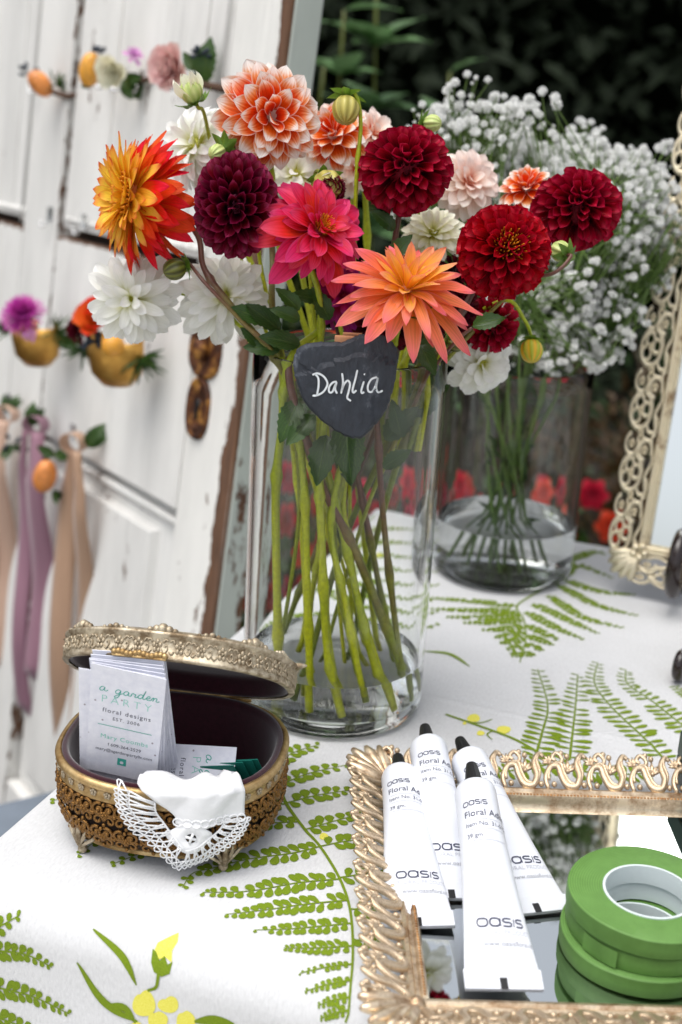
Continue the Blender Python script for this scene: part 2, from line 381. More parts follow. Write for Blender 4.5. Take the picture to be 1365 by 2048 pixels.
# ---- prints on the cloth: thin ink lying on the weave, drawn in flat cloth coordinates
TI = TM.inverted()
def px2ab(px, py):
    p = TI @ atz(px, py, 0.0)
    if p.y >= B0 - 0.004: return Vector((p.x, p.y))
    # hanging front
    o = TI @ CAM; d = (TI.to_3x3() @ ray(px, py))
    bf = B0-RB*0.96; t = (bf-o.y)/d.y; q = o + d*t
    e = RB*PI/2 + max(0.0, -q.z-RB)
    if -q.z < RB: e = RB*math.acos(clamp(1+q.z/RB, -1, 1))
    ab = Vector((q.x, B0-e))
    for _ in range(8):           # refine on the draped surface
        def pr(v): return pix(TM @ cloth_pt(v.x, v.y)[0])
        x0, y0 = pr(ab); h = 0.0005; xa, ya = pr(ab+Vector((h, 0))); xb, yb = pr(ab+Vector((0, h)))
        a11, a12, a21, a22 = (xa-x0)/h, (xb-x0)/h, (ya-y0)/h, (yb-y0)/h; det = a11*a22-a12*a21
        if abs(det) < 1e-3: break
        ex, ey = px-x0, py-y0; st = Vector(((a22*ex-a12*ey)/det, (a11*ey-a21*ex)/det))
        if st.length > 0.01: st *= 0.01/st.length
        ab += st
    return ab
PRINT_H = 0.0005
def ink_add(mb, poly, h=PRINT_H):
    """fan polygon given in cloth coordinates"""
    pts = []
    for q in poly:
        p, n = cloth_pt(q.x, q.y); pts.append(p+n*h)
    mb.add(pts, [tuple(t) for t in tessellate_polygon([[Vector((q.x, q.y, 0)) for q in poly]])])
def ink_stroke(mb, line, w0, w1, h=PRINT_H+0.0001):
    n = len(line); v = []
    for i, q in enumerate(line):
        t = (line[min(n-1, i+1)]-line[max(0, i-1)]); t = t.normalized() if t.length > 1e-9 else Vector((1, 0)); nn_ = Vector((-t.y, t.x))
        f = i/(n-1); w = w0+(w1-w0)*f if not callable(w0) else w0(f)
        for s in (-1, 1):
            p, no = cloth_pt((q+nn_*s*w/2).x, (q+nn_*s*w/2).y); v.append(p+no*h)
    mb.add(v, [(2*i, 2*i+1, 2*i+3, 2*i+2) for i in range(n-1)])
def line2(pts, n=8):
    return [Vector((p.x, p.y)) for p in smooth_path([Vector((q.x, q.y, 0)) for q in pts], n)]
def pinna(mb, pxs, pairs, lw=0.0115, ww=0.0096, rib=0.0015, point=0.0):
    line = line2([px2ab(*p) for p in pxs], 14)
    ln = [0.0]
    for i in range(1, len(line)): ln.append(ln[-1]+(line[i]-line[i-1]).length)
    tot = ln[-1]
    ink_stroke(mb, line, rib, rib*0.4)
    for k in range(pairs):
        f = (k+0.5)/pairs; s = f*tot
        i = max(1, min(len(line)-1, next((j for j in range(len(ln)) if ln[j] >= s), len(ln)-1)))
        u_ = (s-ln[i-1])/max(1e-9, ln[i]-ln[i-1]); p = line[i-1].lerp(line[i], u_)
        t = (line[i]-line[i-1]).normalized(); nrm = Vector((-t.y, t.x))
        taper = (0.72+0.28*min(1, f*5))*(1-0.66*max(0, (f-0.2)/0.8)**1.5)
        for s_ in (-1, 1):
            if rnd.random() < 0.03: continue
            d = (nrm*s_*math.cos(0.5+point) + t*math.sin(0.5+point)); a0 = rnd.uniform(-0.14, 0.14)
            d = Vector((d.x*math.cos(a0)-d.y*math.sin(a0), d.x*math.sin(a0)+d.y*math.cos(a0)))
            e = Vector((-d.y, d.x)); l_ = lw*taper*rnd.uniform(0.88, 1.1); w_ = min(ww*taper, tot/pairs*1.04)*rnd.uniform(0.9, 1.08)
            q0 = p + t*(rnd.uniform(-0.15, 0.15) + (0.25 if s_ > 0 else -0.1))*tot/pairs
            poly = []
            for z in range(10):
                th = 2*PI*z/10; rx = 0.5-0.5*math.cos(th)
                poly.append(q0 + d*(l_*rx) + e*(w_*0.5*math.sin(th)*(0.35+0.65*min(1, rx*1.7))))
            ink_add(mb, poly)
m, nt, b = nm('green_ink'); nz = noise(nt, 1800, 2, 0.5); r = ramp(nt, [(0.30, srgb(96, 118, 0)), (0.66, srgb(122, 146, 4)), (0.88, srgb(158, 176, 56))], nz.outputs[0]); L(nt, r.outputs[0], b.inputs['Base Color']); b.inputs['Roughness'].default_value = 0.85; M['green_ink'] = m
m, nt, b = nm('yellow_ink'); nz = noise(nt, 1500, 2, 0.5); r = ramp(nt, [(0.30, srgb(216, 208, 66)), (0.7, srgb(232, 226, 110))], nz.outputs[0]); L(nt, r.outputs[0], b.inputs['Base Color']); b.inputs['Roughness'].default_value = 0.85; M['yellow_ink'] = m
def printed(name, mb, mat): return ob(name, mb.mesh(name, M[mat], False), cloth)

fa = MB()
ink_stroke(fa, line2([px2ab(*p) for p in ((548, 1520), (560, 1570), (572, 1608), (610, 1660), (641, 1695), (680, 1761), (701, 1825), (706, 1909), (699, 2010), (692, 2046))], 8), 0.0030, 0.0012)
for pts, n in (
    (((641, 1694), (585, 1708), (500, 1720), (425, 1738), (385, 1748), (365, 1776)), 16),
    (((680, 1761), (600, 1768), (500, 1784), (405, 1786)), 15), (((697, 1803), (610, 1811), (530, 1822), (450, 1831)), 14),
    (((703, 1848), (640, 1854), (570, 1860), (508, 1862)), 12), (((705, 1893), (640, 1897), (600, 1898), (568, 1898)), 10),
    (((705, 1930), (650, 1937), (600, 1948)), 8), (((702, 1962), (650, 1972), (610, 1984)), 8), (((699, 1996), (665, 2002), (636, 2012)), 6), (((696, 2022), (665, 2028), (641, 2038)), 6),
    (((641, 1694), (690, 1684), (740, 1680)), 5), (((612, 1660), (660, 1646), (720, 1630)), 6), (((574, 1608), (640, 1592), (720, 1580)), 7), (((562, 1572), (620, 1548), (700, 1530)), 7), (((550, 1530), (590, 1505), (640, 1490)), 6),
    (((680, 1758), (720, 1752), (770, 1750)), 5), (((700, 1820), (740, 1822), (780, 1826)), 4), (((706, 1880), (740, 1886), (775, 1895)), 4),
    (((600, 1645), (540, 1648), (420, 1660), (330, 1690), (285, 1706), (222, 1730)), 20), (((575, 1610), (430, 1620), (300, 1640), (200, 1680), (155, 1712)), 22), (((555, 1560), (400, 1565), (240, 1570), (100, 1604)), 22)):
    q_ = 0.0046 if pts[0][0] > 690 and pts[0][1] > 1915 else 0.0088 if pts[0][0] > 690 and pts[0][1] > 1840 else 0.0118
    pinna(fa, pts, n, q_, q_*0.84)
printed('printed_fern', fa, 'green_ink')
fb = MB()
ink_stroke(fb, line2([px2ab(*p) for p in ((1040, 1327), (1052, 1281), (1048, 1241), (1034, 1215), (1060, 1195), (1110, 1165), (1150, 1120))], 8), 0.0010, 0.0035)
for pts, n in (
    (((1032, 1214), (950, 1203), (862, 1196)), 16), (((1038, 1223), (950, 1222), (862, 1218)), 16), (((1044, 1231), (970, 1236), (892, 1235)), 14), (((1048, 1241), (990, 1246), (928, 1247)), 12), (((1050, 1253), (1010, 1259), (966, 1261)), 9), (((1052, 1265), (1020, 1272), (990, 1275)), 7), (((1052, 1277), (1025, 1283), (1000, 1286)), 6), (((1048, 1293), (1030, 1297), (1016, 1299)), 4), (((1045, 1307), (1032, 1311), (1024, 1312)), 4),
    (((1116, 1162), (1152, 1132), (1190, 1142), (1226, 1157)), 15), (((1128, 1158), (1180, 1178), (1220, 1186), (1270, 1190)), 17), (((1118, 1170), (1180, 1205), (1225, 1220), (1276, 1232)), 18), (((1098, 1192), (1160, 1232), (1205, 1246), (1248, 1256)), 16), (((1066, 1208), (1132, 1238), (1198, 1268)), 14), (((1054, 1224), (1108, 1254), (1168, 1281)), 12), (((1054, 1250), (1084, 1265), (1118, 1283)), 8), (((1055, 1270), (1080, 1281), (1104, 1291)), 6), (((1052, 1286), (1068, 1295), (1084, 1302)), 5), (((1046, 1302), (1056, 1309), (1066, 1313)), 4),
    (((1140, 1120), (1190, 1104), (1212, 1110)), 9)):
    pinna(fb, pts, n, 0.0090, 0.0085, 0.0018)
printed('printed_fern', fb, 'green_ink')
fc = MB()
for pts, n in (
    (((1070, 1520), (1084, 1470), (1096, 1412), (1076, 1341)), 19), (((1140, 1520), (1144, 1483), (1152, 1410), (1156, 1350)), 17), (((1330, 1520), (1290, 1478), (1224, 1416), (1190, 1368), (1196, 1326)), 22), (((1440, 1500), (1365, 1450), (1300, 1400), (1256, 1368), (1252, 1340)), 21), (((1500, 1460), (1430, 1420), (1370, 1385), (1348, 1372)), 18),
    (((1140, 1520), (1040, 1540), (940, 1550)), 12), (((1140, 1540), (1230, 1550), (1330, 1545)), 12)):
    pinna(fc, pts, n, 0.0172, 0.0060, 0.0024, -0.3)
ink_stroke(fc, line2([px2ab(*p) for p in ((892, 1429), (960, 1453), (1032, 1481), (1100, 1520))], 8), 0.0026, 0.0034)
ink_stroke(fc, line2([px2ab(*p) for p in ((945, 1447), (965, 1446), (985, 1440))], 5), 0.0018, 0.0010)
ink_stroke(fc, line2([px2ab(*p) for p in ((985, 1463), (975, 1470), (985, 1480))], 5), 0.0018, 0.0010)
printed('printed_fern', fc, 'green_ink')
fd = MB()
for k in range(8):
    y = 1062+k*26; pinna(fd, ((715-k*4, y+6), (770, y-4), (845, y-2+k*2), (880, y+4)), 12, 0.009, 0.009)
pinna(fd, ((700, 1235), (620, 1232), (545, 1242), (490, 1262)), 14); pinna(fd, ((705, 1200), (640, 1180), (600, 1165)), 9); pinna(fd, ((700, 1250), (600, 1262), (530, 1290)), 12)
ink_stroke(fd, line2([px2ab(*p) for p in ((690, 1260), (705, 1180), (735, 1060), (760, 1030))], 8), 0.0035, 0.0015)
printed('printed_fern', fd, 'green_ink')
fe = MB()
for pts, n in ((((-70, 1900), (-20, 1866), (40, 1831)), 7), (((-60, 1900), (0, 1902), (53, 1909), (105, 1934)), 11), (((-60, 1965), (0, 1976), (69, 1994), (140, 2028)), 13), (((-80, 2020), (-20, 2030), (60, 2060), (120, 2090)), 12)):
    pinna(fe, pts, n, 0.0100, 0.0075, 0.0018, 0.15)
printed('printed_fern', fe, 'green_ink')
fl = MB()
def blade(mb, pxs, w):
    ln = line2([px2ab(*p) for p in pxs], 8); ink_stroke(mb, ln, lambda f: w*(0.25+1.0*math.sin(PI*min(1, f*1.02))**0.8), 0)
for pts, w in ((((187, 1859), (237, 1904), (258, 1935), (274, 1970)), 0.0038), (((155, 1925), (195, 1988), (230, 2020), (276, 2043)), 0.0045), (((215, 2010), (250, 2016), (272, 2046)), 0.004), (((390, 2043), (430, 2040), (470, 2048)), 0.005), (((850, 1303), (900, 1309), (940, 1334)), 0.004)):
    fq = MB(); blade(fq, pts, w); printed('printed_leaf', fq, 'green_ink')
ink_stroke(fl, line2([px2ab(*p) for p in ((318, 1949), (313, 1974), (296, 1981))], 6), 0.0022, 0.0018)
ink_add(fl, [px2ab(*p) for p in ((306, 1898), (303, 1925), (308, 1944), (324, 1954), (340, 1948), (346, 1924), (336, 1930), (330, 1912), (320, 1922), (313, 1904))])
printed('printed_bud', fl, 'green_ink')
fy = MB()
ink_add(fy, [px2ab(*p) for p in ((310, 1900), (316, 1886), (336, 1876), (358, 1866), (356, 1884), (345, 1902), (344, 1926), (330, 1914), (318, 1920))], PRINT_H-0.0001)
printed('printed_petal', fy, 'yellow_ink')
def blob(mb, cx, cy, rx, ry, notch=0.25, rot=0.0):
    poly = []
    for k in range(22):
        t = 2*PI*k/22; q = 1-notch*math.exp(-((((t-1.2) % (2*PI))-PI)/0.35)**2)+0.06*math.sin(3*t+cx)
        x, y = rx*q*math.cos(t), ry*q*math.sin(t)
        poly.append(px2ab(cx+x*math.cos(rot)-y*math.sin(rot), cy+x*math.sin(rot)+y*math.cos(rot)))
    ink_add(mb, poly)
for a in ((289, 2007, 23, 27), (338, 2009, 21, 17), (316, 2040, 20, 19), (372, 2042, 19, 22), (268, 2062, 20, 20)): fy = MB(); blob(fy, *a); printed('printed_petal', fy, 'yellow_ink')
for a in ((948, 1437, 13, 8, 0), (1008, 1461, 14, 8, 0), (962, 1467, 8, 5, 0), (648, 1674, 9, 7, 0), (930, 1447, 4, 3, 0), (770, 1110, 9, 4, 0), (1205, 1084, 12, 4, 0)): fy = MB(); blob(fy, *a); printed('printed_dot', fy, 'yellow_ink')

# ---- old panelled door leaning behind the table (door frame: x to the right from its right arris, z up, y into the door)
DX = Vector((0.5659, -0.8235, 0.0396)).normalized(); DZ = Vector((0.0887, 0.1086, 0.9901)); DZ = (DZ-DX*DZ.dot(DX)).normalized(); DY = DZ.cross(DX)
DP = Vector((-0.121, 1.42, 0.1266))
DM = frame(DX, DY, DZ, DP)
def door_xy(px, py, off=0.0):
    P = DP-DY*off; d = ray(px, py); t = ((P-CAM).dot(DY))/d.dot(DY); q = CAM+d*t-P
    return q.dot(DX), q.dot(DZ)
def paint(name, white, chip_thr, edge_w=0.0, axis=0, at=0.0, amt=0.40):
    m, nt, b = nm(name)
    tc = N(nt, 'ShaderNodeTexCoord'); sp = N(nt, 'ShaderNodeSeparateXYZ'); L(nt, tc.outputs['Object'], sp.inputs[0])
    n1 = noise(nt, 38, 8, 0.72, scale3=(1, 1, 0.35)); n2 = noise(nt, 7, 4, 0.6, scale3=(1.5, 1, 0.5))
    s = N(nt, 'ShaderNodeMath', operation='MULTIPLY_ADD'); L(nt, n2.outputs[0], s.inputs[0]); s.inputs[1].default_value = 0.45; L(nt, n1.outputs[0], s.inputs[2])
    src = s.outputs[0]
    if edge_w:
        mr = N(nt, 'ShaderNodeMapRange'); L(nt, sp.outputs[axis], mr.inputs[0]); mr.inputs[1].default_value = at-edge_w; mr.inputs[2].default_value = at; mr.inputs[3].default_value = 0; mr.inputs[4].default_value = amt
        a = N(nt, 'ShaderNodeMath', operation='ADD'); L(nt, src, a.inputs[0]); L(nt, mr.outputs[0], a.inputs[1]); src = a.outputs[0]
    k = ramp(nt, [(chip_thr, (0,0,0,1)), (chip_thr+0.012, (1,1,1,1))], src)
    k.color_ramp.interpolation = 'LINEAR'
    nw = noise(nt, 30, 6, 0.7, scale3=(6, 6, 0.5)); wood = ramp(nt, [(0.3, srgb(64, 42, 30)), (0.7, srgb(122, 88, 64))], nw.outputs[0])
    nd = noise(nt, 4, 5, 0.65, scale3=(2, 1, 0.6)); w = srgb(*white); pw = ramp(nt, [(0.3, tuple(c*0.80 for c in w[:3])+(1,)), (0.62, w)], nd.outputs[0])
    mx = N(nt, 'ShaderNodeMix', data_type='RGBA'); L(nt, k.outputs[0], mx.inputs[0]); L(nt, pw.outputs[0], mx.inputs[6]); L(nt, wood.outputs[0], mx.inputs[7])
    # fine grain cracks
    nc = noise(nt, 90, 4, 0.6, scale3=(3.5, 3.5, 0.09)); kc = ramp(nt, [(0.62, (0,0,0,1)), (0.70, (0.5,0.5,0.5,1))], nc.outputs[0])
    mx2 = N(nt, 'ShaderNodeMix', data_type='RGBA'); L(nt, kc.outputs[0], mx2.inputs[0]); L(nt, mx.outputs[2], mx2.inputs[6]); mx2.inputs[7].default_value = srgb(150, 148, 144)
    L(nt, mx2.outputs[2], b.inputs['Base Color'])
    rr = N(nt, 'ShaderNodeMapRange'); L(nt, k.outputs[0], rr.inputs[0]); rr.inputs[3].default_value = 0.5; rr.inputs[4].default_value = 0.9; L(nt, rr.outputs[0], b.inputs['Roughness'])
    iv = N(nt, 'ShaderNodeMath', operation='MULTIPLY_ADD'); L(nt, k.outputs[0], iv.inputs[0]); iv.inputs[1].default_value = -1.0
    gb = N(nt, 'ShaderNodeMath', operation='MULTIPLY'); L(nt, nc.outputs[0], gb.inputs[0]); gb.inputs[1].default_value = 0.5; L(nt, gb.outputs[0], iv.inputs[2])
    bump(nt, b, iv.outputs[0], 0.6, 0.0012); return m
M['paint'] = paint('worn_white_paint', (236, 235, 231), 0.885)
M['paint_edge'] = paint('chipped_white_paint', (238, 237, 232), 0.90, 0.034, 0, 0.0, 0.46)
M['paint_mullion'] = paint('white_paint_worn_arris', (236, 235, 231), 0.91, 0.003, 0, -0.5765, 0.34)
M['paint_rail'] = paint('white_paint_worn_top', (236, 235, 231), 0.91, 0.010, 2, 0.153, 0.36)
M['paint_green'] = paint('chipped_pale_green_paint', (186, 194, 186), 0.86)
M['bare_wood'] = plain('bare_old_wood', (50, 34, 24), 0.9, 0.35, 30, bstr=0.4)
door = thing('panelled_door', 'weathered white panelled door with chipped paint and brown wood edges', 'door', DM @ Matrix.Translation((0, 0, -0.87)))
DO = Matrix.Translation((0, 0, 0.87))     # parts are given relative to the door's datum
def dpart(name, mb, mat, par=None, smooth=False):
    return ob(name, mb.mesh(name, M[mat], smooth), par or door, DO if par is None else None)
ZB, ZT = -0.86, 1.30
dpart('stile', MB().box(-0.119, 0, 0.0, 0.034, ZB, ZT, 0.003), 'paint_edge')
dpart('edge_board', MB().box(0.0005, 0.004, 0.004, 0.037, ZB, ZT, 0.001), 'paint_green')
dpart('stile', MB().box(-1.275, -1.155, 0.0, 0.034, ZB, ZT, 0.003), 'paint')
dpart('mullion', MB().box(-0.705, -0.578, 0.0, 0.034, ZB, ZT, 0.003), 'paint_mullion')
dpart('backing_board', MB().box(-1.26, -0.004, 0.035, 0.042, ZB, ZT), 'bare_wood')
for x0, x1 in ((-0.572, -0.124), (-1.149, -0.711)):
    dpart('lock_rail', MB().box(x0, x1, 0.001, 0.034, -0.136, 0.152, 0.003), 'paint_rail')
    dpart('bottom_rail', MB().box(x0, x1, 0.001, 0.034, ZB, ZB+0.16, 0.003), 'paint')
    dpart('top_rail', MB().box(x0, x1, 0.001, 0.034, ZT-0.13, ZT, 0.003), 'paint')
    # upper panel: vertical boards, two beaded mouldings
    w = (x1-x0-0.004)
    cuts = [0, 0.30, 0.62, 0.86, 1.0]
    for i in range(4):
        dpart('board', MB().box(x0+0.004+(w-0.009)*cuts[i]+0.0010, x0+0.004+(w-0.009)*cuts[i+1]-0.0010, 0.007+0.001*(i % 2), 0.032, 0.166, ZT-0.134, 0.002), 'paint')
    for xa in (x1-0.020,): dpart('moulding', MB().tube([(xa, 0.010, 0.16), (xa, 0.010, ZT-0.136)], 0.006, 8), 'paint', None, True)
    dpart('moulding', MB().tube([(x0+0.012, 0.010, 0.176), (x1-0.012, 0.010, 0.176)], 0.006, 8), 'paint', None, True)
    # lower panel with a raised field
    fz0, fz1 = ZB+0.165, -0.146
    pm = MB()
    ix, iz = 0.062, 0.036
    ring = lambda dx, dz, y: [(x0+0.003+dx, y, fz0+dz), (x1-0.003-dx, y, fz0+dz), (x1-0.003-dx, y, fz1-dz), (x0+0.003+dx, y, fz1-dz)]
    rings = [ring(0, 0, 0.030), ring(0, 0, 0.020), ring(ix*0.9, iz*0.9, 0.016), ring(ix, iz, 0.006), ring(ix+0.002, iz+0.002, 0.005)]
    vv = sum(rings, []); ff = []
    for i in range(len(rings)-1):
        for k in range(4): ff.append((i*4+k, i*4+(k+1) % 4, i*4+4+(k+1) % 4, i*4+4+k))
    n_ = len(vv)-4; ff.append((n_, n_+1, n_+2, n_+3)); pm.add(vv, ff)
    dpart('panel', pm, 'paint')
    dpart('moulding', MB().tube([(x0+0.006, 0.012, fz1-0.008), (x1-0.006, 0.012, fz1-0.008)], 0.006, 8), 'paint', None, True)
# rusty lock plates
m, nt, b = nm('rusty_brass'); n1 = noise(nt, 55, 6, 0.7); r = ramp(nt, [(0.38, srgb(46, 26, 18)), (0.52, srgb(96, 54, 28)), (0.66, srgb(190, 138, 66))], n1.outputs[0]); L(nt, r.outputs[0], b.inputs['Base Color']); b.inputs['Metallic'].default_value = 0.4; b.inputs['Roughness'].default_value = 0.6; bump(nt, b, noise(nt, 200, 4).outputs[0], 0.6, 0.001); M['rust'] = m
def oval_plate(cx, cz, hw, hh, hole=None):
    mb = MB(); K = 28; prof = [(1.0, 0.0005), (1.0, -0.003), (0.93, -0.0055), (0.80, -0.0040), (0.74, -0.0030)]
    v = []; f = []
    for s_, y in prof:
        for k in range(K):
            t = 2*PI*k/K; c, s = math.cos(t), math.sin(t)
            x = math.copysign(abs(c)**0.9, c)*hw*s_; z = math.copysign(abs(s)**0.75, s)*(hh-(1-s_)*hw)
            v.append((cx+x, y, cz+z))
    for i in range(len(prof)-1):
        for k in range(K): f.append((i*K+k, i*K+(k+1) % K, (i+1)*K+(k+1) % K, (i+1)*K+k))
    f.append(tuple((len(prof)-1)*K+k for k in range(K))); mb.add(v, f); return mb
kx, kz = door_xy(399, 817); rx_, rz_ = door_xy(414, 700)
kp = dpart('keyhole_plate', oval_plate(kx, kz, 0.026, 0.037), 'rust', None, True)
kh = MB(); kh.ball((kx, -0.003, kz+0.006), 0.006, 12, 6, (1, 0.3, 1)); kh.box(kx-0.003, kx+0.003, -0.0048, -0.002, kz-0.012, kz+0.004); dpart('keyhole', kh, 'black_plastic', kp)
for zz in (0.023, -0.024): dpart('screw', MB().ball((kx, -0.003, kz+zz), 0.005, 10, 6, (1, 0.5, 1)), 'rust', kp, True)
rp = dpart('knob_plate', oval_plate(rx_, rz_, 0.037, 0.034), 'rust', None, True)
dpart('spindle', MB().tube([(rx_, -0.001, rz_), (rx_, -0.014, rz_), (rx_, -0.016, rz_)], [0.012, 0.012, 0.009], 12), 'rust', rp, True)
# clear plastic hooks
M['clear_plastic'] = glass_mat('clear_plastic', (0.95, 0.97, 0.98, 1), 1.45, 0.08)
hk = MB().tube([(0.009*math.cos(t), -0.008-0.004*math.sin(t*0.5), 0.009*math.sin(t)) for t in [PI+PI*k/10 for k in range(11)]], 0.0018, 6); hk.box(-0.008, 0.008, -0.003, 0.0, 0.0, 0.020, 0.001)
hkm = hk.mesh('hook', M['clear_plastic'])
for hx, hz in [(-0.69, 0.355), (-0.445, 0.365), (-0.395, 0.362), (-0.345, 0.36), (-0.235, 0.365), (-0.63, 0.0), (-0.34, 0.0), (-0.70, -0.125), (-0.578, -0.122), (-0.445, -0.118), (-0.60, 0.17), (-0.48, 0.17)]:
    ob('hook', hkm, door, DO @ Matrix.Translation((hx, 0.0, hz)))

# ---- bluestone bench slab beside the table
M['bluestone'] = plain('bluestone', (106, 116, 128), 0.8, 0.18, 12, bstr=0.3)
c0 = atz(0, 1606, -0.45); c1 = atz(112, 1579, -0.45); ax = (c1-c0).normalized(); ay = Vector((ax.y, -ax.x, 0))
bn = thing('stone_bench', 'low blue grey stone slab bench between the white door and the table', 'bench', frame(ax, -ay, Vector((0, 0, 1)), Vector((c0.x, c0.y, GZ))))
ob('slab', MB().box(-0.8, 0.16, -0.36, 0.0, -GZ-0.45-0.055, -GZ-0.45, 0.006).mesh('slab', M['bluestone'], False), bn)
for xx in (-0.65, 0.0): ob('support', MB().box(xx-0.08, xx+0.08, -0.30, -0.05, 0.0, -GZ-0.506, 0.008).mesh('support', M['bluestone'], False), bn)

# ---- hedge far behind
def leaf_quads(mb, p, d, up, l, w, fold=0.25):
    x = d.cross(up); x = x.normalized() if x.length > 1e-6 else d.orthogonal().normalized(); z = x.cross(d)
    mb.add([p, p+d*l*0.5+x*w*0.5+z*w*fold, p+d*l, p+d*l*0.5-x*w*0.5+z*w*fold, p+d*l*0.5], [(0, 1, 4), (1, 2, 4), (2, 3, 4), (3, 0, 4)], [(0.5, 0), (1, 0.5), (0.5, 1), (0, 0.5), (0.5, 0.5)])
def rdir():
    z = rnd.uniform(-1, 1); t = rnd.uniform(0, 2*PI); r = math.sqrt(1-z*z); return Vector((r*math.cos(t), r*math.sin(t), z))
M['hedge_leaf'] = leaf_mat('hedge_leaf', (9, 22, 4), (20, 42, 8), 0.85, 0.1)
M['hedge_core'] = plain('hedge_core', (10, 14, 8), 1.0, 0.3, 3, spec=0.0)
M['bark'] = plain('bark', (70, 56, 44), 0.9, 0.3, 30, bstr=0.5)
hedge = thing('hedge', 'tall dark green hedge closing off the garden behind the table', 'hedge', Vector((0.5, 5.4, GZ)))
hm = MB()
for i in range(18000):
    x = rnd.uniform(-5, 6); z = 3.75*rnd.random()**0.9
    y = -0.45 + 0.38*rnd.random() - 0.22*math.sin(x*1.3+z*0.9)*math.cos(z*1.1) + 0.10*math.sin(x*5+z*3)
    d = (rdir()+Vector((0, -0.5, -0.35))).normalized(); leaf_quads(hm, Vector((x-0.5, y, z)), d, Vector((0, -0.6, 0.8)), rnd.uniform(0.08, 0.15), rnd.uniform(0.04, 0.075))
fo = ob('foliage', hm.mesh('foliage', M['hedge_leaf'], False), hedge); fo['kind'] = 'stuff'
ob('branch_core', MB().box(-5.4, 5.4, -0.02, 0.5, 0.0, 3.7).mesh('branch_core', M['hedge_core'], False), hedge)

# ---- garden plants between table and hedge
def leaf_mesh(name, mat, serr=0.0, fold=0.18, wid=0.5, droop=0.25, nv=10, curl=0.0, seed=0):
    """ovate leaf along +y, length 1, with a folded midrib"""
    q = random.Random(seed); v = []; uv = []; f = []
    ph = q.uniform(0, 6)
    for j in range(nv+1):
        t = j/nv; w = wid*0.5*(math.sin(PI*t**0.80)**0.85) + 0.006*(1-t)
        if serr and 0 < j < nv: w *= 1+serr*(1 if j % 2 else -1)
        for i, s in enumerate((-1, -0.5, 0, 0.5, 1)):
            x = s*w; z = abs(s)*w*fold*2 - droop*t*t + 0.03*math.sin(t*7+ph+s)*abs(s)
            v.append((x, t-curl*t*t*0.3, z)); uv.append((0.5+s*0.5, t))
    for j in range(nv):
        for i in range(4): k = j*5+i; f.append((k, k+1, k+6, k+5))
    mb = MB(); mb.add(v, f, uv); return mb.mesh(name, mat)
M['leaf_pale'] = leaf_mat('pale_shrub_leaf', (84, 130, 70), (150, 186, 136), 0.45, 0.25)
M['leaf_mid'] = leaf_mat('shrub_leaf', (30, 58, 20), (62, 96, 36), 0.45, 0.25)
M['leaf_russet'] = leaf_mat('russet_leaf', (44, 28, 14), (84, 62, 28), 0.5, 0.25)
shrub_leaf = leaf_mesh('leaf', M['leaf_pale'], 0, 0.12, 0.5, 0.2); shrub_leaf2 = leaf_mesh('leaf', M['leaf_mid'], 0, 0.12, 0.42, 0.3)
M['shrub_stem'] = stem_mat('shrub_stem', (84, 92, 40), (110, 120, 50))
def look(d, up=Vector((0, 0, 1))):
    d = d.normalized(); x = d.cross(up); x = x.normalized() if x.length > 1e-5 else Vector((1, 0, 0)); return x, d, x.cross(d)
def lmat(p, d, up, s, w=1.0):
    x, y, z = look(d, up); return frame(x*s*w, y*s, z*s, p)
def shrub(px, y, ztop, label, leafm, n, size, spread=0.08, grp='young shrubs before the hedge'):
    top = aty(px, 0, y); top.z = ztop; base = Vector((top.x+rnd.uniform(-.05, .05), y, GZ))
    t = thing('garden_shrub', label, 'shrub', base, grp)
    h = ztop-GZ; path = smooth_path([Vector((0, 0, 0)), Vector((rnd.uniform(-.03, .03), 0, h*.5)), top-base], 6)
    ob('stem', MB().tube(path, [0.006-0.0035*i/len(path) for i in range(len(path))], 7).mesh('stem', M['shrub_stem']), t)
    for k in range(n):
        f = 1-0.55*(k/n); i = int(f*(len(path)-1)); p = path[i]; a = k*2.4+rnd.uniform(-.3, .3)
        d = Vector((math.cos(a), math.sin(a), rnd.uniform(0.1, 0.9))).normalized()
        ob('leaf', leafm, t, lmat(p, d, Vector((0, 0, 1)), size*rnd.uniform(0.7, 1.15)))
    return t
shrub(752, 2.7, 0.66, 'tall shrub shoot with pale leaves rising beside the door edge', shrub_leaf, 60, 0.105)
shrub(690, 2.6, 0.60, 'shrub with broad pale leaves right against the door edge', shrub_leaf, 34, 0.105)
shrub(655, 2.7, 0.50, 'darker leafy shrub half hidden behind the door edge', shrub_leaf2, 30, 0.09)
shrub(912, 2.9, 0.50, 'short pale shrub tip standing alone before the hedge above the white blossom', shrub_leaf, 18, 0.10)
shrub(1035, 3.3, 0.30, 'low dim shrub behind the white blossom cloud', shrub_leaf2, 16, 0.08)
def bush(x, y, z, r, label, mat, n=700, ls=0.055, name='garden_bush', grp='low bushes behind the table'):
    t = thing(name, label, 'bush', Vector((x, y, GZ)), grp); h = z-GZ; mb = MB()
    for i in range(n):
        d = rdir(); d.z = abs(d.z); q = rnd.random()**0.4
        p = Vector((d.x*r*q, d.y*r*q, h*(0.12+0.88*d.z*q))); e = (d+rdir()*0.7).normalized(); leaf_quads(mb, p, e, Vector((0, 0, 1)), ls*rnd.uniform(.6, 1.2), ls*0.5)
    f = ob('foliage', mb.mesh('foliage', mat, False), t); f['kind'] = 'stuff'
    sb_ = MB()
    for i in range(6):
        a = i*1.05; sb_.tube([(0, 0, 0), (r*.3*math.cos(a), r*.3*math.sin(a), h*.4), (r*.6*math.cos(a), r*.6*math.sin(a), h*.75)], [0.01, 0.007, 0.003], 6)
    ob('branches', sb_.mesh('branches', M['bark']), t); return t
